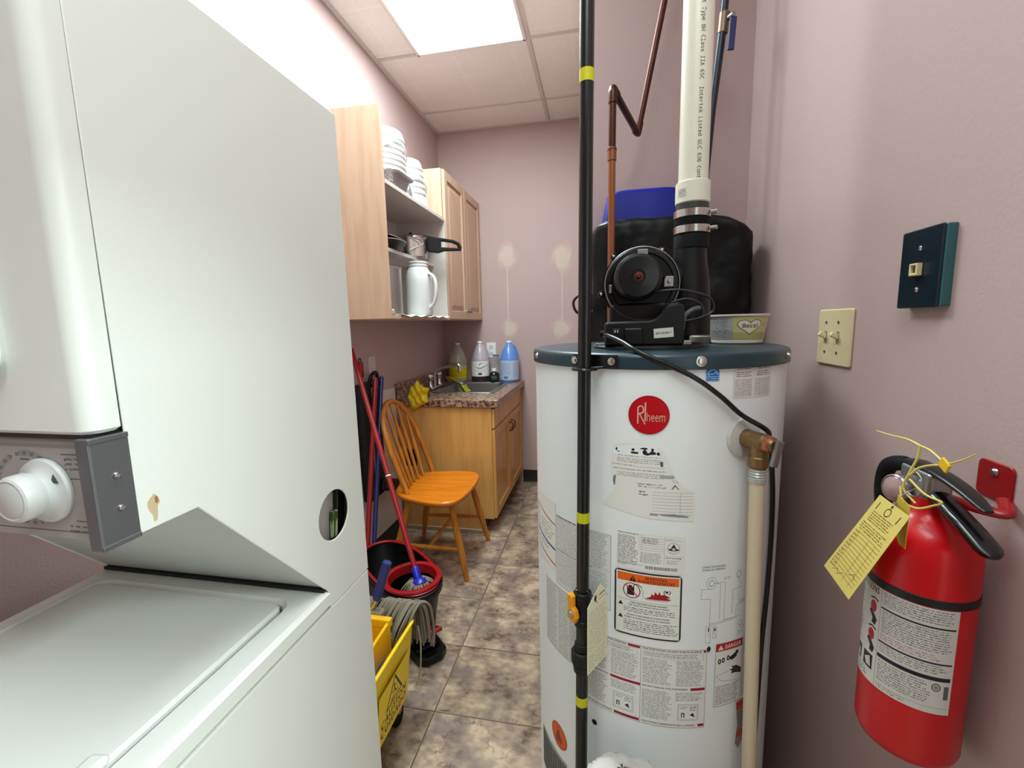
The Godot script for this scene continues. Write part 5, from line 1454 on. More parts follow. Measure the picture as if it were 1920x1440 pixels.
func stickers(o: Node3D) -> void:
	var K := Color(0.13, 0.12, 0.12); var G := Color(0.40, 0.39, 0.385); var W := Color(0.915, 0.91, 0.89); var TW := Color(0.935, 0.95, 0.955); var R := Color(0.66, 0.07, 0.13); var OR := Color(0.93, 0.40, 0.10)
	# round maker's badge
	var p := Pic.new(256, 256, Color(0.74, 0.05, 0.10))
	var S := Color(0.80, 0.70, 0.64)
	p.circ(128, 128, 123, 4, Color(0.60, 0.06, 0.09))
	p.path([Vector2(60, 188), Vector2(60, 82), Vector2(72, 70), Vector2(88, 72), Vector2(96, 88), Vector2(92, 112), Vector2(62, 124)], 9, S).line(Vector2(70, 120), Vector2(106, 190), 8, S).line(Vector2(106, 44), Vector2(106, 168), 9, S)
	p.text("heem", 116, 116, 54, S, false, 112)
	part("badge", bent(transl(circle(0.0365, 40), Vector2(deg_to_rad(-7.0) * TR, -0.1705 + EYE)), TC, TR, 0.0016), tmat(p, 0.3), o)
	# blue efficiency sticker
	p = Pic.new(128, 140, Color(0.10, 0.42, 0.74))
	p.frame(4, 4, 120, 132, 3, Color(0.75, 0.86, 0.94)).rows(14, 112, 100, 22, 20, Color(0.8, 0.9, 0.96), 0.7, 0)
	var arc := []
	for i in 12: arc.append(Vector2(18 + 46 * (1 - cos(PI * i / 11)), 84 - 50 * sin(PI * i / 11)))
	p.path(arc, 7, Color(0.82, 0.90, 0.96)).path([Vector2(24, 84), Vector2(50, 72), Vector2(64, 78), Vector2(84, 60), Vector2(112, 66)], 6, Color(0.82, 0.90, 0.96)).rect(10, 96, 108, 5, Color(0.8, 0.9, 0.96))
	sticker("label", 13.1, 18.2, -0.108, -0.081, p, o)
	for k in 2:
		p = Pic.new(256, 340, Color(0.90, 0.885, 0.865), 20 + k)
		p.rows(40, 10, 180, 50, 17, K, 0.9, 0.2).rows(30, 78, 200, 60, 19, K, 0.92, 0.2).rows(14, 150, 228, 180, 14, Color(0.34, 0.33, 0.33), 0.8, 0.06)
		sticker("label", 24.2 + 9.7 * k, 33.4 + 10.6 * k, -0.142, -0.080, p, o)
	# torn label and what is left of its print
	var torn := PackedVector2Array()
	for q in [[-20.2, -0.232], [-14, -0.226], [-8, -0.228], [-2.5, -0.233], [-0.5, -0.252], [1.5, -0.272], [3.5, -0.292], [6.0, -0.306], [10.6, -0.316], [10.8, -0.345], [10.4, -0.3735], [2, -0.372], [-7.5, -0.371], [-13, -0.366], [-24.5, -0.357], [-21.5, -0.335], [-19.5, -0.32], [-20.5, -0.30], [-21.2, -0.275], [-20.6, -0.25]]:
		torn.append(Vector2(deg_to_rad(q[0]) * TR, q[1] + EYE))
	p = Pic.new(1024, 900, Color(0.915, 0.91, 0.89), 31)
	p.poly([Vector2(130, 60), Vector2(330, 20), Vector2(600, 30), Vector2(640, 170), Vector2(120, 150)], TW)
	for q in [[150, 70, 22, 32], [168, 108, 30, 9], [330, 60, 30, 30], [320, 100, 90, 26], [430, 46, 70, 22], [452, 66, 40, 58], [540, 48, 30, 40], [520, 84, 66, 40], [600, 90, 34, 36], [470, 104, 60, 26]]:
		var bl := []
		for i in 9: bl.append(Vector2(q[0] + q[2] * (0.5 + 0.6 * cos(TAU * i / 9) * (0.7 + 0.5 * rng.randf())), q[1] + q[3] * (0.5 + 0.6 * sin(TAU * i / 9) * (0.7 + 0.5 * rng.randf()))))
		p.poly(bl, K)
	p.rows(180, 150, 470, 22, 20, Color(0.45, 0.44, 0.44), 0.7, 0.1).rows(170, 182, 480, 62, 21, Color(0.52, 0.51, 0.5), 0.7, 0.12).rows(110, 262, 250, 20, 20, Color(0.4, 0.39, 0.39), 0.8, 0).rect(360, 276, 330, 3, Color(0.6, 0.58, 0.56)).rows(130, 312, 560, 22, 20, Color(0.33, 0.32, 0.32), 0.9, 0).rows(170, 352, 520, 56, 20, Color(0.55, 0.53, 0.51), 0.75, 0.05).rect(640, 356, 150, 40, Color(0.66, 0.68, 0.66))
	p.poly([Vector2(634, 200), Vector2(668, 196), Vector2(672, 252), Vector2(646, 262)], Color(0.36, 0.36, 0.44)).poly([Vector2(128, 420), Vector2(160, 400), Vector2(150, 520), Vector2(112, 560)], Color(0.5, 0.5, 0.56))
	p.rows(400, 470, 300, 70, 30, Color(0.4, 0.39, 0.38), 0.7, 0.4).rows(420, 560, 110, 60, 34, Color(0.3, 0.3, 0.3), 0.8, 0.4)
	p.poly([Vector2(760, 520), Vector2(800, 460), Vector2(850, 520)], Color(0.45, 0.43, 0.42)).poly([Vector2(775, 520), Vector2(803, 484), Vector2(836, 520)], W).rows(770, 410, 120, 40, 20, Color(0.6, 0.58, 0.56), 0.6)
	for k in 8: p.rect(560, 560 + 38 * k, 440, 3, Color(0.48, 0.47, 0.46))
	p.rect(860, 560, 3, 270, Color(0.48, 0.47, 0.46)).rect(540, 820, 420, 3, Color(0.35, 0.35, 0.4)).poly([Vector2(660, 820), Vector2(800, 812), Vector2(950, 838), Vector2(960, 856), Vector2(720, 846), Vector2(650, 838)], Color(0.55, 0.56, 0.62)).rect(540, 822, 90, 26, Color(0.62, 0.62, 0.64))
	part("torn_label", bent(torn, TC, TR, 0.0006), tmat(p, 0.45), o)
	# energy guide round the left side
	p = Pic.new(512, 512, Color(0.92, 0.915, 0.89), 41)
	p.line(Vector2(20, 10), Vector2(230, 330), 10, Color(0.18, 0.26, 0.5)).line(Vector2(150, 110), Vector2(505, 170), 9, Color(0.72, 0.15, 0.14)).line(Vector2(0, 300), Vector2(505, 360), 14, Color(0.12, 0.22, 0.5)).line(Vector2(0, 400), Vector2(505, 480), 10, Color(0.72, 0.12, 0.14))
	p.rows(60, 130, 130, 120, 22, G, 0.6).rows(260, 190, 230, 140, 26, Color(0.62, 0.6, 0.58), 0.5).rows(60, 365, 400, 50, 20, G, 0.5)
	sticker("energy_label", -84.0, -51.2, -0.555, -0.395, p, o)
	# long text label
	p = Pic.new(640, 720, Color(0.88, 0.885, 0.875), 42)
	p.frame(0, 0, 640, 720, 3, G).rows(16, 14, 600, 330, 15, Color(0.52, 0.51, 0.51), 0.62, 0.08).rows(16, 372, 600, 330, 14, Color(0.52, 0.51, 0.51), 0.62, 0.08).rows(16, 352, 480, 18, 17, K, 0.9, 0.2).rows(16, 4, 500, 18, 17, K, 0.85, 0.3).rect(0, 346, 640, 2, G)
	sticker("label", -50.8, -20.8, -0.582, -0.420, p, o)
	# rating plate
	p = Pic.new(1024, 620, Color(0.915, 0.915, 0.90), 43)
	p.rows(14, 10, 360, 30, 27, K, 0.85, 0.1).rows(14, 56, 320, 500, 26, K, 0.85, 0.25).rows(390, 50, 250, 120, 28, K, 0.85, 0.2).rows(360, 300, 330, 180, 20, Color(0.3, 0.3, 0.3), 0.75, 0.1)
	for k in 6: p.rect(330, 56 + 40 * k, 380, 3, Color(0.45, 0.44, 0.43))
	p.rect(380, 6, 3, 260, G).rect(720, 6, 3, 470, G).rect(720, 330, 300, 3, G).rect(730, 70, 250, 3, G).rows(735, 46, 180, 22, 20, G, 0.7)
	p.circ(860, 195, 90, 5, K).poly([Vector2(860, 120), Vector2(905, 200), Vector2(950, 200), Vector2(925, 225), Vector2(880, 235), Vector2(840, 235), Vector2(795, 225), Vector2(770, 200), Vector2(815, 200)], K).disc(860, 205, 28, 24, Color(0.75, 0.75, 0.74)).rows(800, 250, 120, 16, 16, G, 0.7)
	p.rows(740, 350, 240, 30, 30, K, 0.8).rows(760, 392, 200, 80, 18, G, 0.7).rows(14, 520, 160, 70, 20, G, 0.7).rows(280, 520, 140, 18, 18, K, 0.8)
	var bx := 440.0
	while bx < 930:
		var bw := rng.randf_range(4, 12)
		p.rect(bx, 520, bw, 52, K); bx += bw + rng.randf_range(5, 11)
	sticker("rating_plate", -18.3, 7.4, -0.4805, -0.4045, p, o)
	# warning label
	p = Pic.new(1024, 1136, K, 44)
	var E1 := Color(0.915, 0.92, 0.90)
	p.rect(26, 26, 972, 1084, E1).rect(46, 46, 932, 140, OR)
	p.poly([Vector2(230, 176), Vector2(285, 70), Vector2(340, 176)], K).rect(279, 100, 12, 42, OR).rect(279, 150, 12, 12, OR)
	p.text("WARNING", 470, 66, 48, K, true, 330).text("AVERTISSEMENT", 360, 128, 48, K, true, 560)
	p.circ(270, 340, 128, 16, R).rect(200, 280, 110, 140, K).rect(225, 250, 50, 40, K).path([Vector2(290, 290), Vector2(310, 230), Vector2(360, 215), Vector2(420, 260)], 14, K).line(Vector2(186, 262), Vector2(356, 420), 16, R)
	p.path([Vector2(420, 260), Vector2(445, 330), Vector2(440, 410), Vector2(480, 452), Vector2(820, 452)], 5, Color(0.3, 0.3, 0.3))
	p.poly([Vector2(470, 440), Vector2(560, 392), Vector2(575, 340), Vector2(610, 372), Vector2(620, 300), Vector2(668, 352), Vector2(690, 290), Vector2(712, 350), Vector2(760, 330), Vector2(860, 380), Vector2(800, 392), Vector2(868, 418), Vector2(830, 436)], R)
	p.disc(800, 290, 22, 20, K).path([Vector2(770, 330), Vector2(752, 290), Vector2(780, 262)], 12, K).path([Vector2(826, 330), Vector2(856, 296), Vector2(832, 262)], 12, K)
	p.rect(46, 508, 932, 4, K).rows(480, 445, 240, 30, 20, G, 0.7)
	p.poly([Vector2(60, 620), Vector2(100, 550), Vector2(140, 620)], K).poly([Vector2(60, 850), Vector2(100, 780), Vector2(140, 850)], K)
	p.text("FIRE AND EXPLOSION HAZARD", 250, 536, 28, K, true, 560).text("Can result in serious injury or death", 220, 586, 28, K, true, 620)
	p.rows(150, 636, 820, 104, 33, Color(0.26, 0.26, 0.26), 0.8, 0.1)
	p.text("RISQUE D'INCENDIE ET D'EXPLOSION", 200, 760, 28, K, true, 650).text("Danger de blessures graves ou mortelles", 160, 808, 28, K, true, 700)
	p.rows(150, 860, 830, 190, 33, Color(0.26, 0.26, 0.26), 0.8, 0.1)
	var ws := PackedVector2Array()
	for v in roundrect(deg_to_rad(26.0) * TR, 0.138, 0.008, 4): ws.append(v + Vector2(deg_to_rad(-6.1) * TR, -0.5525 + EYE))
	part("warning_label", bent(ws, TC, TR, 0.0008), tmat(p, 0.35), o)
	# wiring diagram printed on the jacket
	p = Pic.new(800, 1100, TW, 45)
	p.text("CONNECTION DIAGRAM", 60, 16, 24, G, true, 330).text("SCHEMA DE CONNEXION", 60, 52, 24, G, true, 330)
	p.circ(200, 230, 72, 4, G).circ(200, 230, 36, 7, G).circ(620, 170, 40, 6, G).path([Vector2(200, 300), Vector2(60, 300), Vector2(60, 420), Vector2(190, 420), Vector2(190, 900)], 4, G).path([Vector2(272, 230), Vector2(400, 230), Vector2(400, 700), Vector2(650, 700)], 4, G).path([Vector2(236, 230), Vector2(330, 250), Vector2(330, 690)], 4, G).path([Vector2(620, 210), Vector2(680, 330), Vector2(520, 350), Vector2(520, 640)], 4, G).path([Vector2(540, 360), Vector2(540, 650)], 4, G).path([Vector2(190, 730), Vector2(590, 700), Vector2(600, 560), Vector2(720, 540)], 4, G).path([Vector2(190, 750), Vector2(620, 716)], 4, G).frame(140, 760, 70, 210, 4, G).frame(240, 770, 60, 150, 4, G).rect(170, 780, 18, 50, G).rect(255, 790, 30, 40, G).path([Vector2(250, 840), Vector2(290, 900)], 5, G)
	p.line(Vector2(200, 970), Vector2(195, 1030), 4, G).disc(195, 1050, 28, 34, K).rect(178, 1060, 8, 36, K).rect(202, 1060, 8, 36, K)
	p.rows(380, 170, 110, 40, 20, G, 0.7).rows(650, 500, 120, 40, 20, G, 0.7).circ(690, 800, 30, 4, G).circ(720, 850, 26, 4, G).rows(650, 900, 90, 60, 18, G, 0.5)
	sticker("wiring_diagram", 12.8, 36.5, -0.648, -0.462, p, o, 0.0003)
	# usage table
	p = Pic.new(560, 640, Color(0.87, 0.875, 0.865), 46)
	p.frame(0, 0, 560, 640, 4, G).rect(250, 0, 3, 640, G).rect(410, 0, 3, 640, G)
	for k in 30:
		p.rect(0, 20 + 20.6 * k, 560, 2, Color(0.5, 0.5, 0.49)); p.rows(14, 24 + 20.6 * k, 210, 16, 15, G, 0.7, 0.2); p.rows(262, 24 + 20.6 * k, 130, 16, 15, G, 0.6, 0.1); p.rows(422, 24 + 20.6 * k, 120, 16, 15, G, 0.6, 0.1)
	sticker("label", -60.8, -34.6, -0.752, -0.592, p, o)
	# operating instructions
	p = Pic.new(1500, 1000, Color(0.915, 0.915, 0.90), 47)
	var R2 := Color(0.60, 0.10, 0.18)
	p.frame(0, 0, 1500, 1000, 4, R2).rect(748, 0, 4, 1000, R2)
	for k in 2:
		var x := 10 + 750 * k
		p.rect(x + (590 if k == 0 else 700), 6, 140 if k == 0 else 30, 30, R2).rect(x + (380 if k == 0 else 560), 480, 360 if k == 0 else 170, 34, R2).rect(x + (430 if k == 0 else 660), 950, 300 if k == 0 else 70, 34, R2)
		p.frame(x + 10, 48, 690, 80, 2, G).rows(x + 24, 58, 640, 60, 20, Color(0.3, 0.3, 0.3), 0.8, 0.1)
		p.rows(x + 10, 140, 330, 320, 19, Color(0.36, 0.36, 0.36), 0.78, 0.2).rows(x + 390, 140, 320, 320, 19, Color(0.36, 0.36, 0.36), 0.78, 0.2)
		p.rows(x + 10, 540, 340, 380, 19, Color(0.36, 0.36, 0.36), 0.78, 0.2).rows(x + 390, 540, 320, 120, 19, Color(0.36, 0.36, 0.36), 0.78, 0.2)
		p.frame(x + 420, 690, 240, 210, 4, G).frame(x + 434, 704, 212, 182, 2, G).rows(x + 450, 720, 90, 40, 20, G, 0.8).rows(x + 560, 720, 80, 70, 22, K, 0.9).rect(x + 460, 800, 40, 60, K).rect(x + 472, 812, 16, 48, Color(0.915, 0.915, 0.90)).poly([Vector2(x + 560, 830), Vector2(x + 600, 800), Vector2(x + 620, 860)], K)
	p.text("FOR YOUR SAFETY READ BEFORE OPERATING", 20, 10, 22, K, true, 560).text("POUR VOTRE SECURITE LIRE AVANT DE METTRE EN MARCHE", 770, 10, 22, K, true, 670).text("OPERATING INSTRUCTIONS", 20, 486, 22, K, true, 350).text("INSTRUCTIONS DE FONCTIONNEMENT", 770, 486, 22, K, true, 520).text("TO TURN OFF GAS TO APPLIANCE", 20, 956, 22, K, true, 400).text("POUR COUPER L'ADMISSION DE GAZ A L'APPAREIL", 770, 956, 22, K, true, 620)
	sticker("instruction_label", -34.2, 17.8, -0.811, -0.640, p, o)
	# danger labels
	for k in 2:
		p = Pic.new(400, 840, Color(0.915, 0.915, 0.90), 48 + k)
		p.frame(0, 0, 400, 840, 4, G).rect(6, 6, 388, 100, Color(0.70, 0.11, 0.13)).poly([Vector2(30, 92), Vector2(70, 24), Vector2(110, 92)], Color(0.9, 0.88, 0.86))
		p.text("DANGER", 130, 32, 54, Color(0.9, 0.88, 0.86), true, 240)
		for q in [[60, 240], [110, 230], [180, 215]]: p.disc(q[0], q[1], 22, 34, K).disc(q[0], q[1], 8, 14, W)
		p.poly([Vector2(200, 210), Vector2(300, 160), Vector2(310, 220), Vector2(260, 250), Vector2(210, 250)], K).disc(310, 170, 24, 26, K)
		p.path([Vector2(330, 360), Vector2(20, 430), Vector2(90, 500), Vector2(380, 560)], 4, G).poly([Vector2(390, 400), Vector2(300, 340), Vector2(280, 350), Vector2(230, 330), Vector2(260, 372), Vector2(210, 380), Vector2(250, 410), Vector2(230, 440), Vector2(300, 440), Vector2(390, 470)], Color(0.25, 0.16, 0.15))
		p.rows(18, 570, 360, 250, 21, Color(0.25, 0.25, 0.25), 0.8, 0.2)
		sticker("danger_label", 21.6 + 14.4 * k, 35.2 + 13.2 * k, -0.770 + 0.006 * k, -0.631 + 0.006 * k, p, o)
	# peeling orange strip
	p = Pic.new(400, 512, Color(0.62, 0.56, 0.53), 50)
	p.rect(0, 0, 400, 130, Color(0.78, 0.33, 0.24)).rect(0, 330, 400, 70, Color(0.76, 0.36, 0.25)).rows(30, 20, 340, 100, 44, Color(0.5, 0.2, 0.16), 0.8).rows(20, 150, 360, 170, 30, Color(0.36, 0.33, 0.33), 0.7)
	var tp := PackedVector2Array()
	for q in [[33.0, -0.775], [39, -0.77], [45.5, -0.764], [46, -0.80], [44, -0.84], [41, -0.855], [35.5, -0.885], [33.5, -0.87], [34.5, -0.83]]: tp.append(Vector2(deg_to_rad(q[0]) * TR, q[1] + EYE))
	part("peeling_label", bent(tp, TC, TR, 0.0009), tmat(p, 0.5), o)
	# orange round caution sticker low on the left
	p = Pic.new(200, 200, Color(0.86, 0.36, 0.12), 52)
	p.circ(100, 100, 92, 5, Color(0.62, 0.22, 0.08)).poly([Vector2(60, 150), Vector2(70, 90), Vector2(100, 40), Vector2(118, 90), Vector2(140, 110), Vector2(136, 150)], Color(0.55, 0.18, 0.07)).rows(50, 156, 100, 20, 12, Color(0.5, 0.18, 0.08), 0.7)
	part("round_sticker", bent(transl(circle(0.031, 30), Vector2(deg_to_rad(-50.0) * TR, -0.975 + EYE)), TC, TR, 0.0008), tmat(p, 0.4), o)


func blower(o: Node3D) -> void:
	var bp: Material = M.blackplastic
	part("blower_base", MB.new().lathe([Vector2(0, 0), Vector2(0.118, 0), Vector2(0.118, 0.005), Vector2(0.112, 0.008), Vector2(0, 0.008)], 48, Transform3D(Basis.IDENTITY, E(0.105, -0.056, -1.02))), M.black, o)
	# scroll housing: disc with flange, outlet tower on the right, pedestal below
	var Z := Basis(Vector3.RIGHT, PI / 2)
	var hs := part("blower_housing", MB.new().lathe([Vector2(0, 0), Vector2(0.074, 0), Vector2(0.079, 0.004), Vector2(0.079, 0.030), Vector2(0.084, 0.031), Vector2(0.084, 0.037), Vector2(0.079, 0.038), Vector2(0.079, 0.078), Vector2(0.074, 0.084), Vector2(0.066, 0.085), Vector2(0.064, 0.082), Vector2(0, 0.080)], 64, Transform3D(Z, E(0.090, 0.082, -1.085))), bp, o)
	part("flange_rim", MB.new().tube(range(40).map(func(i): return E(0.090 + 0.0775 * cos(TAU * i / 40), 0.082 + 0.0775 * sin(TAU * i / 40), -1.0015)), 0.0016, 6, true), M.satin, hs)
	for q in [1.02, 2.3, 3.35, 0.35, 5.4]:
		var pq := E(0.090 + 0.087 * cos(q), 0.082 + 0.087 * sin(q), -1.05)
		part("flange_lug", MB.new().cyl(pq, pq + Vector3(0, 0, 0.012), 0.008, 0.007, 14, 0.001), bp, hs)
		part("flange_screw", MB.new().cyl(pq + Vector3(0, 0, 0.012), pq + Vector3(0, 0, 0.015), 0.0035, 0.003, 12, 0.001), M.screw, hs)
	var tw := MB.new()
	tw.lathe([Vector2(0, -0.03), Vector2(0.047, -0.03), Vector2(0.046, 0.03), Vector2(0.042, 0.09), Vector2(0.036, 0.128), Vector2(0.034, 0.16)], 40, Transform3D(Basis.IDENTITY, E(0.195, 0.0, -1.05)), 0, TAU, 0.7)
	tw.prism(pts([0.10, -0.01, 0.19, -0.02, 0.19, 0.10, 0.165, 0.128, 0.12, 0.155, 0.09, 0.13]), 0.07, frame(E(0, 0, -1.085), Vector3.RIGHT, Vector3.UP), 0.006)
	part("outlet_tower", tw, bp, o)
	part("pedestal", MB.new().rbox(E(0.098, -0.005, -1.045), Vector3(0.15, 0.095, 0.09), 0.008), bp, o)
	var mo := part("blower_motor", MB.new().lathe([Vector2(0.046, 0), Vector2(0.048, 0.004), Vector2(0.048, 0.045), Vector2(0.046, 0.054), Vector2(0.040, 0.059), Vector2(0.014, 0.0615), Vector2(0.013, 0.0605), Vector2(0, 0.0605)], 48, Transform3D(Z, E(0.078, 0.092, -1.003)), 0, TAU, 0.3), M.blackpaint, o)
	part("motor_shaft", MB.new().lathe([Vector2(0.009, 0), Vector2(0.0085, 0.002), Vector2(0.006, 0.0025), Vector2(0.0045, 0.006), Vector2(0.003, 0.008), Vector2(0, 0.008)], 20, Transform3D(Z, E(0.078, 0.092, -0.943))), mat(Color(0.42, 0.22, 0.16), 0.4, 0.7), mo)
	part("motor_bracket", MB.new().rbox(E(0.143, 0.083, -0.985), Vector3(0.019, 0.022, 0.004), 0.001), M.satin, mo)
	part("bracket_screw", MB.new().cyl(E(0.144, 0.083, -0.983), E(0.144, 0.083, -0.977), 0.004, 0.0035, 12, 0.001), M.screw, mo)
	part("bracket_arm", MB.new().tube(curve([E(0.108, 0.118, -0.975), E(0.120, 0.10, -0.978), E(0.134, 0.092, -0.984)], 4), 0.005, 8), bp, mo)
	part("motor_bracket", MB.new().rbox(E(0.09, 0.147, -0.992), Vector3(0.021, 0.011, 0.006), 0.001), M.satin, mo)
	part("motor_bracket", MB.new().rbox(E(0.024, 0.072, -0.992), Vector3(0.006, 0.018, 0.005), 0.001), M.satin, mo)
	# control box in front
	var cb := part("control_box", MB.new().prism(pts([0.012, -0.048, 0.166, -0.048, 0.168, -0.04, 0.167, 0.026, 0.165, 0.032, 0.160, 0.035, 0.138, 0.034, 0.130, 0.028, 0.122, 0.016, 0.112, 0.006, 0.100, 0.0025, 0.018, 0.0015, 0.013, -0.001, 0.0115, -0.006]), 0.085, frame(E(0, 0, -1.015), Vector3.RIGHT, Vector3.UP), 0.004), bp, o)
	part("cover_boss", MB.new().rbox(E(0.069, -0.029, -0.930), Vector3(0.037, 0.036, 0.014), 0.005), bp, cb)
	part("socket", MB.new().rbox(E(0.035, -0.018, -0.9305), Vector3(0.016, 0.011, 0.004), 0.001), M.black, cb)
	for x in [0.0322, 0.0372]: part("socket_pin", MB.new().rbox(E(x, -0.018, -0.928), Vector3(0.002, 0.005, 0.003), 0.0005), M.white, cb)
	var ap := Pic.new(420, 210, Color(0.83, 0.82, 0.79))
	ap.text("AP15534-1", 40, 85, 48, Color(0.12, 0.11, 0.12), true, 330)
	var AB := Basis(Vector3.BACK, 0.07)
	var am := MB.new()
	var AT := Transform3D(AB, E(0.1275, -0.0225, -0.9294))
	am.quad(AT * Vector3(-0.019, -0.0095, 0), AT * Vector3(0.019, -0.0095, 0), AT * Vector3(0.019, 0.0095, 0), AT * Vector3(-0.019, 0.0095, 0), Vector3.BACK)
	part("part_label", am, tmat(ap, 0.5), cb)
	for y in [0.02, -0.036]: part("cover_screw", MB.new().cyl(E(0.166, y, -0.955), E(0.170, y, -0.955), 0.0028, 0.0024, 10), M.screw, cb)
	part("cord_gland", MB.new().cyl(E(0.016, -0.022, -0.955), E(0.002, -0.024, -0.955), 0.007, 0.006, 14, 0.001), M.rubber, cb)
	for w in [[[0.118, 0.062, -0.965], [0.155, 0.064, -0.96], [0.19, 0.058, -0.965], [0.225, 0.045, -0.98], [0.232, 0.02, -0.985], [0.205, 0.006, -0.98], [0.172, 0.0, -0.975]], [[0.15, 0.04, -0.99], [0.18, 0.046, -0.985], [0.208, 0.034, -0.985], [0.213, 0.012, -0.985], [0.205, 0.006, -0.985]]]:
		part("wire", MB.new().tube(curve(w.map(func(q): return E(q[0], q[1], q[2])), 6), 0.0022, 8), mat(Color(0.17, 0.17, 0.18), 0.4), o)
	part("drain_hose", MB.new().tube(curve([E(0.172, -0.02, -0.985), E(0.176, 0.008, -0.985), E(0.19, 0.022, -0.985), E(0.21, 0.028, -0.99)], 6), 0.0055, 10), mat(Color(0.34, 0.34, 0.36), 0.45), o)
	part("hold_down_tab", MB.new().rbox(E(0.18, -0.046, -0.985), Vector3(0.022, 0.012, 0.018), 0.002), M.satin, o)
	part("hold_down_tab", MB.new().rbox(E(0.008, -0.047, -0.995), Vector3(0.03, 0.004, 0.02), 0.001), M.satin, o)


func pipes() -> void:
	# black gas riser in front of the heater
	var top := E(-0.0147, CEIL - 0.001, -0.835); var bot := E(-0.0362, -EYE, -0.835)
	var o := thing("gas_pipe", "black steel pipe banded with yellow tape, running floor to ceiling before the water heater", "pipe", bot)
	var at := func(y: float) -> Vector3: return bot.lerp(top, (y + EYE) / (CEIL + EYE))
	var d := (top - bot).normalized()
	part("riser", MB.new().tube([bot, top], 0.0124, 24), M.blackpaint, o)
	var ym := mat(Color(0.78, 0.76, 0.03), 0.35)
	for y in [0.424, -0.379, -0.784]:
		part("tape_band", MB.new().cyl(at.call(y - 0.0105), at.call(y + 0.0105), 0.0129, 0.0129, 24), ym, o)
	part("hanger_ring", MB.new().cyl(at.call(-0.0875), at.call(-0.0825), 0.0245, 0.0235, 28, 0.001), M.blackpaint, o)
	part("bracket_plate", bent(pts([deg_to_rad(-38.5) * TR, -0.083 + EYE, deg_to_rad(-18.8) * TR, -0.083 + EYE, deg_to_rad(-18.8) * TR, -0.060 + EYE, deg_to_rad(-38.5) * TR, -0.060 + EYE]), TC, TR + 0.0085, 0.0), M.blackpaint, o)
	part("bracket_arm", MB.new().tube([at.call(-0.085) + Vector3(0.01, 0, -0.008), E(TC.x + (TR + 0.008) * sin(deg_to_rad(-24)), -0.083, TC.z + (TR + 0.008) * cos(deg_to_rad(-24)))], 0.003, 8), M.blackpaint, o)
	var iron := mat(Color(0.09, 0.083, 0.08), 0.5, 0.4)
	var vb := MB.new()
	vb.cyl(at.call(-0.605), at.call(-0.545), 0.0165, 0.0165, 24, 0.003)
	vb.cyl(at.call(-0.555), at.call(-0.538), 0.0185, 0.0185, 8, 0.002)
	vb.cyl(at.call(-0.612), at.call(-0.597), 0.0185, 0.0185, 8, 0.002)
	var v := part("valve_body", vb, iron, o)
	var hc: Vector3 = at.call(-0.578)
	var hd := Vector3(-0.75, 0, 0.66)
	part("valve_stem", MB.new().cyl(hc, hc + hd * 0.03, 0.007, 0.006, 14), iron, v)
	var hy := mat(Color(0.93, 0.60, 0.06), 0.38)
	var HT := frame(hc + hd * 0.019, hd.cross(Vector3.UP) * -1.0, Vector3.UP)
	part("valve_handle", MB.new().prism(pts([-0.014, -0.016, 0.008, -0.018, 0.014, -0.004, 0.010, 0.010, 0.002, 0.014, 0.002, 0.036, -0.004, 0.040, -0.014, 0.036, -0.013, 0.010]), 0.011, frame(hc + hd * 0.018, Vector3.UP.cross(hd), Vector3.UP), 0.002), hy, v)
	part("valve_nut", MB.new().cyl(hc + hd * 0.028, hc + hd * 0.034, 0.0075, 0.007, 6, 0.001), M.steel, v)
	var un := MB.new()
	un.cyl(at.call(-0.700), at.call(-0.668), 0.0225, 0.0225, 8, 0.003)
	un.cyl(at.call(-0.718), at.call(-0.700), 0.0175, 0.019, 20, 0.002)
	un.cyl(at.call(-0.668), at.call(-0.652), 0.017, 0.0155, 20, 0.002)
	part("union", un, iron, o)
	# paper tag tied to the valve
	var A := E(-0.0193, 0, -0.770); var X := Vector3(0.0379, 0, -0.063).normalized()
	var tp := pts([0.0, -0.672, 0.0735, -0.672, 0.0745, -0.60, 0.071, -0.55, 0.060, -0.518, 0.046, -0.503, 0.0, -0.532])
	var tg := thing("gas_tag", "cream paper inspection tag with rows of print, hanging from the gas valve", "tag", E(-0.0, -0.672, -0.80))
	var card := MB.new()
	var pic := Pic.new(440, 1000, Color(0.93, 0.915, 0.80), 61)
	pic.rows(30, 260, 380, 500, 26, Color(0.66, 0.65, 0.54), 0.6, 0.15).rows(30, 780, 380, 200, 30, Color(0.66, 0.65, 0.54), 0.6, 0.1).rect(250, 118, 130, 14, Color(0.3, 0.27, 0.24)).rect(240, 175, 170, 6, Color(0.45, 0.42, 0.34)).disc(165, 130, 26, 40, Color(0.38, 0.33, 0.25)).disc(165, 130, 14, 24, Color(0.20, 0.17, 0.14))
	var TT := frame(A, X, Vector3.UP)
	card.prism(tp, 0.0006, TT)
	part("card", card, tmat(pic, 0.7), tg)
	part("tie_wire", MB.new().tube(curve([TT * Vector3(0.028, -0.532, 0.001), TT * Vector3(0.022, -0.526, 0.008), at.call(-0.532) + Vector3(0.012, 0.0, 0.012), at.call(-0.534) + Vector3(-0.015, 0, 0.006)], 5), 0.0008, 6), M.steel, tg)
	# white vent pipe
	var vx := 0.197; var vz := -1.05
	var pv := thing("vent_pipe", "white plastic vent pipe rising from the blower to the ceiling, printed down its side", "pipe", E(vx, 0.16, vz))
	var pp := Pic.new(96, 1600, Color(0.855, 0.84, 0.775), 62)
	part("pipe", MB.new().cyl(E(vx, 0.235, vz), E(vx + 0.002, CEIL - 0.001, vz), 0.0302, 0.0302, 40), M.pvc, pv)
	var VP := func(q: Vector3) -> Vector3:
		var a := deg_to_rad(8.0) + q.y / 0.0302
		return E(vx + (0.0303 + q.z) * sin(a), 0.488 - q.x, vz + (0.0303 + q.z) * cos(a))
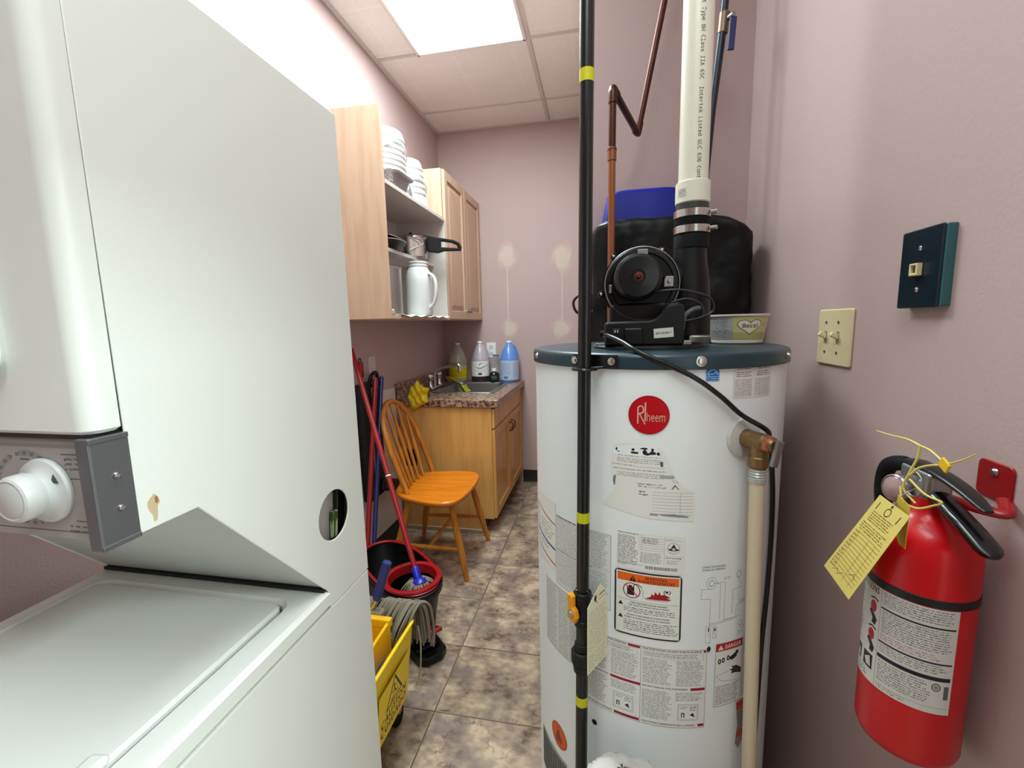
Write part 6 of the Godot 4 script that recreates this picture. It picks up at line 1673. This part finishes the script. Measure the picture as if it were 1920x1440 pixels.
	part("print", letters("Flue Vent Type BH Class IIA 65C  Intertek Listed ULC 636 Cont", 0.0078, Transform3D(Basis(Vector3.RIGHT, Vector3(0.99, 0, 0.1), Vector3(-0.1, 0, 0.99)).orthonormalized(), Vector3.ZERO), false, 0.385, VP, "Droid Sans Mono"), mat(Color(0.55, 0.54, 0.52), 0.6), pv)
	part("coupling", MB.new().ring(Transform3D(Basis.IDENTITY, E(vx, 0.249, vz)), 0.0355, 0.029, 0.045, 40, 0.002), M.pvc, pv)
	var sp := Pic.new(96, 64, Color(0.74, 0.72, 0.68), 63)
	sp.rows(8, 10, 80, 48, 15, Color(0.4, 0.39, 0.4), 0.8)
	part("coupling_print", bent(pts([-0.040, 0.262 + EYE, -0.020, 0.262 + EYE, -0.020, 0.278 + EYE, -0.040, 0.278 + EYE]), Vector3(vx, 0, vz), 0.0355, 0.0004), tmat(sp), pv)
	part("hub", MB.new().cyl(E(vx, 0.232, vz), E(vx, 0.252, vz), 0.0335, 0.0335, 36), mat(Color(0.20, 0.20, 0.19), 0.5), pv)
	var bt := part("rubber_boot", MB.new().lathe([Vector2(0.033, 0), Vector2(0.0365, 0.002), Vector2(0.0365, 0.028), Vector2(0.0352, 0.032), Vector2(0.0352, 0.046), Vector2(0.0365, 0.05), Vector2(0.0365, 0.082), Vector2(0.033, 0.084)], 40, Transform3D(Basis.IDENTITY, E(vx, 0.154, vz))), M.rubber, pv)
	for y in [0.187, 0.220]:
		var cl := part("hose_clamp", MB.new().ring(Transform3D(Basis.IDENTITY, E(vx, y, vz)), 0.0378, 0.036, 0.0155, 44, 0.0005), M.steel, pv)
		part("clamp_screw", MB.new().cyl(E(vx + 0.034, y + 0.008, vz + 0.02), E(vx + 0.046, y + 0.008, vz + 0.026), 0.005, 0.005, 12, 0.001), M.screw, cl)
	# copper water line
	var cu := mat(Color(0.60, 0.37, 0.25), 0.36, 0.8)
	var cud := bump(mat(Color(0.30, 0.165, 0.13), 0.38, 0.75), noise(0.05, 3, 65), 0.02, Vector3.ONE * 10.0)
	var c := thing("copper_pipe", "copper water pipe behind the blower, bright below and tarnished brown above, bent in a zigzag", "pipe", E(0.031, -0.056, -1.25))
	var k0 := E(0.031, -0.056, -1.25); var k1 := E(0.031, 0.435, -1.25); var k2 := E(0.032, 0.597, -1.25); var k3 := E(0.114, 0.578, -1.495); var k4 := E(0.178, 0.905, -1.48); var k5 := E(0.30, CEIL - 0.001, -1.45)
	part("lower_run", MB.new().tube([k0, k1], 0.0095, 18), cu, c)
	part("fitting", MB.new().cyl(k1 + Vector3(0, -0.014, 0), k1 + Vector3(0, 0.02, 0), 0.0115, 0.0115, 18, 0.001), mat(Color(0.55, 0.36, 0.25), 0.4, 0.8), c)
	part("red_band", MB.new().cyl(k1 + Vector3(0, 0.012, 0), k1 + Vector3(0, 0.016, 0), 0.0122, 0.0122, 18), mat(Color(0.45, 0.08, 0.05), 0.5), c)
	part("upper_run", MB.new().tube([k1, k2.lerp(k1, 0.08), k2 + Vector3(0.001, 0, -0.004), k2.lerp(k3, 0.05), k2.lerp(k3, 0.94), k3, k3.lerp(k4, 0.06), k4, k5], 0.0095, 18), cud, c)
	part("elbow", MB.new().tube([k2 + Vector3(0, -0.034, 0), k2 + Vector3(0, -0.01, 0), k2 + Vector3(0.001, 0.0, -0.003), k2.lerp(k3, 0.05), k2.lerp(k3, 0.12)], 0.0115, 16), cud, c)
	part("elbow", MB.new().tube([k2.lerp(k3, 0.90), k2.lerp(k3, 0.96), k3, k3.lerp(k4, 0.04), k3.lerp(k4, 0.09)], 0.0115, 16), cud, c)
	# dark blue pipe with a shut-off lever, behind the vent pipe
	var bl := mat(Color(0.045, 0.075, 0.15), 0.35)
	var b := thing("valve_pipe", "dark blue painted pipe with a blue shut-off lever, behind the white vent pipe", "pipe", E(0.30, 0.245, -1.46))
	part("pipe", MB.new().tube([E(0.30, 0.27, -1.46), E(0.318, 0.60, -1.455), E(0.336, 0.80, -1.45), E(0.344, 0.92, -1.45), E(0.352, CEIL - 0.001, -1.45)], [0.0085, 0.011, 0.012, 0.0095, 0.0095], 16), bl, b)
	part("valve", MB.new().cyl(E(0.3375, 0.80, -1.45), E(0.341, 0.855, -1.45), 0.0145, 0.0145, 16, 0.002), mat(Color(0.50, 0.42, 0.36), 0.4, 0.8), b)
	part("valve_stem", MB.new().cyl(E(0.345, 0.835, -1.45), E(0.360, 0.835, -1.425), 0.008, 0.007, 12, 0.001), M.satin, b)
	part("lever", MB.new().rbox(E(0.357, 0.785, -1.425), Vector3(0.018, 0.085, 0.006), 0.0028, Basis(Vector3.BACK, -0.05)), mat(Color(0.06, 0.13, 0.36), 0.35), b)


func behind_heater() -> void:
	# tall thing wrapped in a black plastic sheet
	var bag := bump(mat(Color(0.014, 0.011, 0.013), 0.42, 0, 0.35), noise(0.016, 3, 71), 0.5, Vector3.ONE * 1.8)
	var o := thing("covered_stack", "crumpled black plastic sheet draped over a tall stack behind the water heater", "plastic sheet", E(0.215, -EYE, -1.51))
	var wob := FastNoiseLite.new(); wob.seed = 4; wob.frequency = 4.2; wob.fractal_octaves = 3
	var f := func(u: float, v: float) -> Vector3:
		var q := TAU * (1.0 - u)
		var cx := signf(cos(q)) * pow(absf(cos(q)), 0.28); var cz := signf(sin(q)) * pow(absf(sin(q)), 0.34)
		var hx := 0.242; var hz := 0.104
		var ht := 1.615
		var y: float; var k := 1.0
		if v < 0.72:
			y = ht * v / 0.72
			k = 1.0 - 0.03 * pow(v / 0.72, 6.0)
		elif v < 0.84:
			var w := (v - 0.72) / 0.12
			y = ht + 0.028 * sin(w * PI * 0.5) - 0.012 * w; k = 0.97 - 0.14 * w
		else:
			var w := (v - 0.84) / 0.16
			y = ht + 0.016 - 0.045 * minf(1.0, w * 2.0); k = 0.83 * (1.0 - w)
		var x := 0.213 + cx * hx * k; var z := -1.512 + cz * hz * k
		if v > 0.6: y -= 0.05 * smoothstep(0.30, 0.46, x) * smoothstep(0.55, 0.72, v) + 0.012 * smoothstep(0.15, -0.05, x)
		var n1 := wob.get_noise_3d(x * 1.6, y * 1.1, z * 2.0); var n2 := wob.get_noise_3d(x * 1.6 + 9.0, y * 1.1, z * 2.0 + 5.0)
		var amp := 0.016 * minf(1.0, v * 4.0)
		return Vector3(clampf(x + n1 * amp, -0.035, 0.470), maxf(0.0, y + n2 * amp * 0.9), clampf(z + n1 * amp + n2 * amp * 0.6, -1.632, -1.395))
	part("sheet", MB.new().sheet(f, 110, 70), bag, o)
	part("cord_loop", MB.new().tube(curve([E(-0.02, 0.085, -1.40), E(-0.05, 0.092, -1.395), E(-0.074, 0.075, -1.39), E(-0.078, 0.055, -1.39), E(-0.066, 0.033, -1.39), E(-0.04, 0.03, -1.395), E(-0.02, 0.036, -1.40)], 6), 0.0042, 10), mat(Color(0.16, 0.06, 0.05), 0.4), o)
	# blue bin, upside down
	var b := thing("blue_bin", "bright blue plastic bin lying upside down behind the black sheet", "bin", E(0.14, 0.28, -1.552))
	var ring := func(x0: float, x1: float, z0: float, z1: float, y: float, r: float) -> Array:
		var a := []
		for v in roundrect(x1 - x0, z1 - z0, r, 6): a.append(E((x0 + x1) / 2 + v.x, y, (z0 + z1) / 2 - v.y))
		return a
	part("tub", loft([ring.call(0.004, 0.272, -1.632, -1.472, 0.282, 0.03), ring.call(-0.001, 0.277, -1.634, -1.467, 0.283, 0.032), ring.call(-0.001, 0.277, -1.634, -1.467, 0.300, 0.032), ring.call(0.004, 0.272, -1.632, -1.472, 0.302, 0.03), ring.call(0.008, 0.268, -1.628, -1.476, 0.325, 0.03), ring.call(0.022, 0.254, -1.618, -1.487, 0.400, 0.03), ring.call(0.034, 0.244, -1.61, -1.496, 0.412, 0.03), ring.call(0.065, 0.215, -1.60, -1.506, 0.417, 0.02), ring.call(0.12, 0.13, -1.556, -1.548, 0.418, 0.003)]), mat(Color(0.015, 0.065, 0.50), 0.5, 0, 0.35), b)
	# margarine tub on the heater
	var t := thing("margarine_tub", "pale margarine tub with a heart printed on its side, on top of the water heater", "tub", E(0.322, -0.056, -1.135))
	var TT := Transform3D(Basis.IDENTITY, E(0.322, -0.056, -1.135))
	var body := mat(Color(0.82, 0.80, 0.75), 0.4)
	part("tub", MB.new().lathe([Vector2(0, 0.002), Vector2(0.050, 0.0), Vector2(0.055, 0.004), Vector2(0.0555, 0.012), Vector2(0.064, 0.064), Vector2(0.0675, 0.065), Vector2(0.0675, 0.069), Vector2(0.062, 0.069), Vector2(0.0535, 0.012), Vector2(0, 0.008)], 56, TT, 0, TAU, 0.6), body, t)
	var p := Pic.new(1024, 320, Color(0.80, 0.78, 0.70), 73)
	var gold := Color(0.78, 0.74, 0.54)
	p.rect(560, 0, 420, 320, gold).rect(0, 0, 560, 320, Color(0.70, 0.685, 0.67)).rect(0, 190, 560, 130, Color(0.60, 0.585, 0.56)).rect(560, 220, 420, 100, Color(0.68, 0.64, 0.42))
	p.rows(30, 30, 160, 260, 24, Color(0.46, 0.43, 0.45), 0.75, 0.1).rows(240, 20, 280, 280, 26, Color(0.40, 0.38, 0.45), 0.75, 0.12).rect(206, 60, 12, 24, Color(0.2, 0.18, 0.2)).rect(206, 100, 12, 110, Color(0.4, 0.36, 0.36))
	var ht := []
	for i in 40:
		var q := TAU * i / 40
		ht.append(Vector2(735 + 8.2 * 16 * pow(sin(q), 3), 132 - 7.4 * (13 * cos(q) - 5 * cos(2 * q) - 2 * cos(3 * q) - cos(4 * q))))
	p.poly(ht, Color(0.86, 0.84, 0.76))
	ht.append(ht[0])
	p.path(ht, 9, Color(0.38, 0.31, 0.16))
	p.text("Becel", 655, 98, 58, Color(0.30, 0.24, 0.14), true, 165).rows(890, 90, 80, 60, 22, Color(0.5, 0.44, 0.25), 0.7)
	part("wrap_print", MB.new().lathe([Vector2(0.0562, 0.012), Vector2(0.0643, 0.0625)], 40, TT, -2.3, 1.15), tmat(p, 0.4), t)
	var jl := thing("jar_lid", "small beige lid lying on the water heater, left of the margarine tub", "lid", E(0.262, -0.056, -1.19))
	part("lid", MB.new().lathe([Vector2(0, 0), Vector2(0.034, 0), Vector2(0.035, 0.002), Vector2(0.035, 0.016), Vector2(0.032, 0.019), Vector2(0, 0.019)], 36, Transform3D(Basis.IDENTITY, E(0.262, -0.056, -1.19))), mat(Color(0.55, 0.50, 0.44), 0.5), jl)
	part("gasket", MB.new().ring(Transform3D(Basis.IDENTITY, E(0.262, -0.0372, -1.19)), 0.026, 0.022, 0.002, 28), mat(Color(0.42, 0.38, 0.34), 0.6), jl)
	# white towel bundle on the floor in front
	var tw := FastNoiseLite.new(); tw.seed = 9; tw.frequency = 9.0
	var twm := bump(mat(Color(0.86, 0.84, 0.82), 0.95, 0, 0.1), noise(0.14, 2, 75), 0.12, Vector3.ONE * 14.0)
	twm.rim_enabled = true; twm.rim = 0.5
	var g := func(u: float, v: float) -> Vector3:
		var q := TAU * u
		var w := clampf((v - 0.55) / 0.45, 0.0, 1.0)
		var r := lerpf(0.084, 0.074, minf(v / 0.55, 1.0)) * sqrt(maxf(0.0, 1.0 - w * w))
		var y := -EYE + 0.435 * minf(v / 0.55, 1.0) + 0.085 * w
		var fold := 0.010 * sin(5 * q + 3.0 * v * 4.0) + 0.014 * tw.get_noise_3d(cos(q), v * 3.0, sin(q))
		return E(0.046 + (r + fold * (1.0 - w * 0.6)) * sin(q), y + 0.012 * sin(2 * q + 6.0 * w) * w * (1 - w) * 4, -0.715 + (r + fold * (1.0 - w * 0.6)) * cos(q))
	single("towel_bundle", MB.new().sheet(g, 64, 48), twm, E(0.046, -EYE, -0.715), "white terry towel bundled upright in front of the water heater", "towel")


func wall_things() -> void:
	var XR := 0.48
	var F := frame(E(XR, 0, 0), Vector3.BACK, Vector3.UP)   # x along +z, y up, z into the room (-x)
	# double switch
	var s := thing("switch_plate", "ivory double light switch plate on the right wall", "light switch", E(XR, -0.04, -1.021))
	part("plate", MB.new().prism(transl(roundrect(0.130, 0.115, 0.004), Vector2(-1.021, -0.040)), 0.006, frame(E(XR + 0.0005, 0, 0), Vector3.BACK, Vector3.UP), 0.0022), M.ivory, s)
	for dz in [-0.030, 0.018]:
		part("toggle_slot", MB.new().box(E(XR - 0.0058, -0.040, -1.021 + dz), Vector3(0.001, 0.025, 0.010)), mat(Color(0.55, 0.48, 0.36), 0.6), s)
		part("toggle", MB.new().rbox(E(XR - 0.011, -0.036, -1.021 + dz), Vector3(0.018, 0.010, 0.0075), 0.002, Basis(Vector3.BACK, -0.5)), M.ivory, s)
		for dy in [-0.031, 0.031]:
			part("screw", MB.new().cyl(E(XR - 0.005, -0.040 + dy, -1.021 + dz), E(XR - 0.0068, -0.040 + dy, -1.021 + dz), 0.0032, 0.0028, 12), mat(Color(0.42, 0.36, 0.26), 0.5, 0.5), s)
	# phone jack
	var p := thing("phone_jack_plate", "dark blue-green phone jack plate standing off the right wall", "phone jack", E(XR, 0.0695, -0.768))
	var navy := bump(mat(Color(0.055, 0.115, 0.15), 0.3), noise(0.04, 3, 83), 0.02, Vector3.ONE * 20.0)
	part("backing", MB.new().rbox(E(XR - 0.006, 0.0695, -0.767), Vector3(0.013, 0.113, 0.083), 0.002), mat(Color(0.17, 0.35, 0.37), 0.4), p)
	part("plate", MB.new().prism(transl(roundrect(0.084, 0.115, 0.003), Vector2(-0.770, 0.0695)), 0.004, frame(E(XR - 0.012, 0, 0), Vector3.BACK, Vector3.UP), 0.0015), navy, p)
	part("jack", MB.new().prism(transl(pts([-0.0085, -0.009, 0.0085, -0.009, 0.0085, 0.009, -0.0085, 0.009]), Vector2(-0.770, 0.068)), 0.008, frame(E(XR - 0.0158, 0, 0), Vector3.BACK, Vector3.UP), 0.001, [transl(pts([-0.005, -0.005, 0.005, -0.005, 0.005, 0.006, -0.005, 0.006]), Vector2(-0.770, 0.068))]), M.ivory, p)
	part("jack_opening", MB.new().box(E(XR - 0.018, 0.0685, -0.770), Vector3(0.002, 0.011, 0.010)), mat(Color(0.28, 0.2, 0.1), 0.6), p)
	for dy in [0.030, -0.030]:
		part("screw", MB.new().cyl(E(XR - 0.0155, 0.0685 + dy, -0.770), E(XR - 0.0185, 0.0685 + dy, -0.770), 0.0042, 0.0034, 14, 0.001), M.screw, p)
	# outlets at the far end
	var q := thing("outlet_plate", "white outlet plate on the far wall behind the pale jug", "outlet", E(-0.875, -0.21, -3.531))
	part("plate", MB.new().prism(transl(roundrect(0.078, 0.125, 0.004), Vector2(-0.875, -0.205)), 0.006, frame(E(0, 0, -3.532), Vector3.RIGHT, Vector3.UP), 0.002), M.white, q)
	for dy in [0.027, -0.027]:
		part("socket", MB.new().prism(transl(roundrect(0.034, 0.03, 0.01), Vector2(-0.875, -0.205 + dy)), 0.002, frame(E(0, 0, -3.526), Vector3.RIGHT, Vector3.UP)), mat(Color(0.78, 0.76, 0.73), 0.4), q)
	var r := thing("blank_plate", "off-white blank cover plate on the left wall above the handles", "cover plate", E(-1.271, -0.215, -2.285))
	part("plate", MB.new().prism(transl(roundrect(0.075, 0.118, 0.004), Vector2(2.285, -0.218)), 0.006, frame(E(-1.272, 0, 0), Vector3.FORWARD, Vector3.UP), 0.002), mat(Color(0.78, 0.73, 0.69), 0.4), r)
	for dy in [0.04, -0.04]: part("screw", MB.new().cyl(E(-1.267, -0.218 + dy, -2.285), E(-1.2645, -0.218 + dy, -2.285), 0.003, 0.0026, 10), M.screw, r)


const XC := Vector3(0.414, 0, -0.625)


func extinguisher() -> void:
	var o := thing("fire_extinguisher", "red fire extinguisher with a white instruction label, hung on the right wall", "fire extinguisher", E(XC.x, -0.58, XC.z))
	var T := Transform3D(Basis.IDENTITY, Vector3(XC.x, EYE, XC.z))
	var R := 0.0545
	part("cylinder", MB.new().lathe([Vector2(0, -0.572), Vector2(0.03, -0.575), Vector2(0.044, -0.574), Vector2(0.051, -0.568), Vector2(R, -0.557), Vector2(R, -0.300), Vector2(0.0535, -0.288), Vector2(0.049, -0.274), Vector2(0.041, -0.262), Vector2(0.030, -0.253), Vector2(0.022, -0.247), Vector2(0.0185, -0.238), Vector2(0.018, -0.228), Vector2(0, -0.228)], 64, T, 0, TAU, 0.7), M.redext, o)
	part("black_band", MB.new().ring(Transform3D(Basis.IDENTITY, E(XC.x, -0.3485, XC.z)), R + 0.0008, R - 0.002, 0.0105, 64, 0.0003), M.black, o)
	# label: angle 0 faces +z, -90 faces the room
	var p := Pic.new(1200, 1000, Color(0.80, 0.785, 0.76), 91)
	var K := Color(0.12, 0.11, 0.13); var G := Color(0.36, 0.34, 0.35); var PU := Color(0.12, 0.09, 0.17)
	p.text("INSTRUCTIONS", 20, 14, 60, K, true, 470)
	p.rect(520, 0, 4, 1000, G).rect(0, 330, 520, 3, G).rect(0, 640, 520, 3, G)
	for k in 2:
		var y := 110 + 290 * k
		p.rows(20, y, 240, 200, 40, K, 0.85, 0.3).disc(430, y + 110, 44, 60, Color(0.66, 0.12, 0.14)).path([Vector2(380, y + 40), Vector2(440, y + 20), Vector2(490, y + 40)], 16, K).poly([Vector2(380, y + 180), Vector2(440, y + 170), Vector2(490, y + 230), Vector2(470, y + 290), Vector2(420, y + 280), Vector2(430, y + 230)], K).disc(400, y + 170, 22, 20, K)
	p.rect(30, 720, 90, 150, K).disc(75, 790, 30, 50, Color(0.8, 0.78, 0.76)).rect(160, 720, 120, 150, K).poly([Vector2(180, 850), Vector2(220, 740), Vector2(265, 850)], Color(0.78, 0.76, 0.74)).rect(340, 720, 140, 150, K).poly([Vector2(360, 790), Vector2(440, 740), Vector2(460, 850), Vector2(390, 850)], Color(0.78, 0.76, 0.74)).rows(20, 890, 460, 90, 30, G, 0.7)
	p.rows(545, 20, 620, 130, 22, G, 0.75, 0.1).rect(530, 170, 650, 16, PU).rows(545, 200, 620, 230, 22, G, 0.75, 0.12).rows(545, 430, 560, 60, 22, Color(0.62, 0.30, 0.30), 0.6, 0.2).rect(530, 506, 650, 16, PU).rows(545, 534, 600, 90, 22, G, 0.7, 0.2).rect(530, 640, 650, 38, PU).rows(545, 700, 480, 230, 24, G, 0.75, 0.2).circ(1060, 740, 34, 12, G).disc(1060, 740, 20, 20, Color(0.5, 0.5, 0.5)).rect(1130, 720, 44, 130, Color(0.36, 0.36, 0.38)).rect(530, 940, 650, 3, G).rows(545, 950, 300, 40, 20, G, 0.7)
	part("label", bent(pts([deg_to_rad(-134.0) * R, -0.4875 + EYE, deg_to_rad(9.0) * R, -0.4875 + EYE, deg_to_rad(9.0) * R, -0.3495 + EYE, deg_to_rad(-134.0) * R, -0.3495 + EYE]), Vector3(XC.x, 0, XC.z), R, 0.0004), tmat(p, 0.4), o)
	part("strap", MB.new().rbox(E(XC.x - 0.012, -0.43, XC.z - R - 0.002), Vector3(0.03, 0.045, 0.006), 0.002), M.black, o)
	# valve head
	var hd := MB.new()
	hd.cyl(E(XC.x, -0.232, XC.z), E(XC.x, -0.205, XC.z), 0.0175, 0.016, 24, 0.002)
	hd.rbox(E(XC.x, -0.21, XC.z - 0.010), Vector3(0.028, 0.032, 0.055), 0.005)
	part("valve_head", hd, M.satin, o)
	# grip below, squeeze lever above, both pointing along the wall
	part("carry_handle", MB.new().tube(curve([E(XC.x, -0.219, XC.z - 0.012), E(XC.x, -0.2225, XC.z + 0.015), E(XC.x - 0.001, -0.2335, XC.z + 0.050), E(XC.x - 0.002, -0.2465, XC.z + 0.083), E(XC.x - 0.003, -0.255, XC.z + 0.102)], 6), [0.011, 0.0115, 0.012, 0.0122, 0.0125, 0.0128, 0.013, 0.013, 0.013, 0.013, 0.0132, 0.0132, 0.0132, 0.0132, 0.0132, 0.0132, 0.0132, 0.0132, 0.0132, 0.0132, 0.013, 0.0125, 0.011, 0.009, 0.006], 16, false, 0.62), mat(Color(0.03, 0.03, 0.033), 0.2), o)
	part("squeeze_lever", MB.new().tube(curve([E(XC.x, -0.195, XC.z - 0.040), E(XC.x, -0.1925, XC.z - 0.02), E(XC.x, -0.1945, XC.z + 0.02), E(XC.x, -0.2015, XC.z + 0.055), E(XC.x, -0.212, XC.z + 0.085)], 5), [0.010, 0.0118, 0.0125, 0.0128, 0.013, 0.013, 0.013, 0.0128, 0.0125, 0.012, 0.0118, 0.0115, 0.011, 0.0108, 0.0105, 0.010, 0.0095, 0.009, 0.008, 0.007, 0.005], 14, false, 0.45), mat(Color(0.06, 0.06, 0.062), 0.28), o)
	part("hose_nozzle", MB.new().tube(curve([E(XC.x - 0.002, -0.202, XC.z - 0.025), E(XC.x - 0.004, -0.200, XC.z - 0.048), E(XC.x - 0.005, -0.212, XC.z - 0.074), E(XC.x - 0.004, -0.238, XC.z - 0.084), E(XC.x - 0.004, -0.27, XC.z - 0.08), E(XC.x - 0.004, -0.31, XC.z - 0.070)], 5), 0.0105, 14), M.rubber, o)
	# pressure gauge facing the room
	var gd := Vector3(-0.93, 0.1, 0.30).normalized()
	var GT := Transform3D(Basis(Vector3.UP.cross(gd).normalized(), gd, Vector3.UP.cross(gd).normalized().cross(gd)), E(XC.x - 0.012, -0.228, XC.z - 0.026))
	var ga := part("gauge", MB.new().lathe([Vector2(0, 0), Vector2(0.016, 0), Vector2(0.0185, 0.004), Vector2(0.0185, 0.016), Vector2(0.0165, 0.018), Vector2(0.0155, 0.0165), Vector2(0.0, 0.0165)], 36, GT), mat(Color(0.60, 0.54, 0.54), 0.25, 0.6), o)
	part("gauge_lens", MB.new().lathe([Vector2(0.0158, 0.0165), Vector2(0.011, 0.0205), Vector2(0, 0.022)], 32, GT), mat(Color(0.62, 0.50, 0.50), 0.1), ga)
	part("pull_ring", MB.new().tube(range(28).map(func(i): return E(XC.x - 0.022, -0.2105 + 0.0165 * sin(TAU * i / 28), XC.z + 0.004 + 0.0165 * cos(TAU * i / 28))), 0.0012, 8, true), M.satin, o)
	part("safety_pin", MB.new().cyl(E(XC.x - 0.024, -0.2, XC.z - 0.004), E(XC.x + 0.018, -0.2, XC.z - 0.004), 0.0018), M.satin, o)
	# wall hook
	var h := thing("wall_hook", "red steel hook plate carrying the fire extinguisher", "bracket", E(0.48, -0.20, -0.57))
	part("plate", MB.new().prism(transl(roundrect(0.050, 0.046, 0.007), Vector2(-0.622, -0.203)), 0.003, frame(E(0.4805, 0, 0), Vector3.BACK, Vector3.UP), 0.0008), M.red, h)
	part("screw", MB.new().cyl(E(0.478, -0.192, -0.622), E(0.474, -0.192, -0.622), 0.0052, 0.004, 16, 0.001), M.screw, h)
	part("hook_arm", MB.new().tube(curve([E(0.477, -0.222, -0.604), E(0.462, -0.228, -0.580), E(0.448, -0.229, -0.590), E(0.438, -0.229, -0.610), E(0.432, -0.229, -0.625)], 5), 0.0075, 12, false, 0.7), M.red, h)
	# service tags and the tie that holds them
	var tg := Pic.new(420, 840, Color(0.86, 0.78, 0.42), 93)
	var br := Color(0.36, 0.27, 0.12)
	tg.rect(60, 44, 12, 70, Color(0.4, 0.22, 0.12)).rect(350, 44, 12, 70, Color(0.4, 0.22, 0.12)).circ(210, 80, 34, 9, Color(0.22, 0.15, 0.12)).disc(210, 22, 14, 14, Color(0.3, 0.27, 0.25))
	tg.rows(60, 130, 300, 110, 21, br, 0.85, 0.15).rows(40, 250, 340, 90, 22, br, 0.8, 0.2)
	for k in 12: tg.rect(30, 350 + 36 * k, 360, 4, br)
	for x in [100, 250, 330]: tg.rect(x, 350, 3, 440, br)
	for k in 12: tg.rows(34, 358 + 36 * k, 60, 24, 22, br, 0.8, 0)
	tg.path([Vector2(110, 770), Vector2(150, 740), Vector2(170, 780), Vector2(220, 730)], 5, Color(0.3, 0.3, 0.35)).path([Vector2(270, 700), Vector2(330, 650), Vector2(350, 700)], 5, Color(0.3, 0.3, 0.35))
	var q1 := E(0.350, -0.2235, -0.610); var q2 := E(0.350, -0.2275, -0.554); var q3 := E(0.326, -0.3705, -0.611); var q4 := E(0.326, -0.3605, -0.678)
	var one := thing("service_tag", "yellow paper service tag with a ruled table, hanging slanted over the extinguisher's shoulder", "tag", q3, "service tags on the extinguisher")
	var nn := (q2 - q4).cross(q1 - q3).normalized()
	var cm := MB.new()
	cm.quad(q4, q3, q2, q1, nn)
	cm.quad(q3 - nn * 0.0005, q4 - nn * 0.0005, q1 - nn * 0.0005, q2 - nn * 0.0005, -nn)
	part("card", cm, tmat(tg, 0.6), one)
	part("wire_tie", MB.new().tube(curve([q1.lerp(q2, 0.5) + Vector3(0, -0.004, 0), E(0.366, -0.222, -0.60), E(0.385, -0.212, -0.606)], 4), 0.0008, 6), M.satin, one)
	var two := thing("service_tag", "second yellow tag, mostly hidden behind the slanted service tag", "tag", E(0.37, -0.27, -0.60), "service tags on the extinguisher")
	var ya := mat(Color(0.80, 0.70, 0.22), 0.6)
	part("card", MB.new().prism(pts([-0.02, -0.055, 0.020, -0.05, 0.026, 0.022, -0.006, 0.024]), 0.0006, frame(E(0.3585, -0.2345, -0.585), Vector3(-0.2, 0, 1), Vector3(-0.25, 1, 0.35))), ya, two)
	part("card_hole", MB.new().cyl(E(0.3625, -0.218, -0.579), E(0.3618, -0.218, -0.579), 0.004), M.black, two)
	var z := thing("cable_tie", "thin yellow plastic ties knotted round the extinguisher's pin, two loose ends sticking up", "cable tie", E(0.38, -0.195, -0.60))
	var yt := mat(Color(0.84, 0.77, 0.40), 0.4)
	part("strand", MB.new().tube(curve([E(0.382, -0.228, -0.598), E(0.376, -0.214, -0.612), E(0.378, -0.190, -0.606), E(0.380, -0.172, -0.600), E(0.380, -0.155, -0.597)], 5), 0.0014, 8), yt, z)
	part("loose_end", MB.new().tube(curve([E(0.380, -0.155, -0.597), E(0.380, -0.153, -0.62), E(0.380, -0.156, -0.655), E(0.380, -0.157, -0.682)], 5), [0.0014, 0.0014, 0.0013, 0.0013, 0.0012, 0.0012, 0.0012, 0.0011, 0.0011, 0.001, 0.001, 0.0009, 0.0009, 0.0008, 0.0007, 0.0006], 6), yt, z)
	part("loose_end", MB.new().tube(curve([E(0.380, -0.155, -0.597), E(0.380, -0.156, -0.58), E(0.380, -0.163, -0.560)], 5), 0.0012, 6), yt, z)
	part("tag_end", MB.new().rbox(E(0.380, -0.166, -0.557), Vector3(0.003, 0.012, 0.014), 0.001, Basis(Vector3.RIGHT, 0.5)), mat(Color(0.85, 0.70, 0.05), 0.4), z)
	part("strand", MB.new().tube(curve([E(0.378, -0.195, -0.606), E(0.380, -0.182, -0.595), E(0.380, -0.172, -0.575), E(0.380, -0.166, -0.558), E(0.381, -0.153, -0.535), E(0.381, -0.142, -0.520)], 5), [0.0014, 0.0014, 0.0014, 0.0014, 0.0014, 0.0014, 0.0014, 0.0014, 0.0014, 0.0014, 0.0014, 0.0014, 0.0014, 0.0013, 0.0013, 0.0012, 0.0011, 0.001, 0.001, 0.0009, 0.0009, 0.0008, 0.0008, 0.0007, 0.0006, 0.0005], 6), yt, z)
	part("loop", MB.new().tube(curve([E(0.378, -0.200, -0.606), E(0.384, -0.212, -0.588), E(0.390, -0.2145, -0.570), E(0.388, -0.222, -0.578), E(0.380, -0.232, -0.592), E(0.373, -0.228, -0.606), E(0.374, -0.212, -0.614)], 5), 0.0014, 6), yt, z)
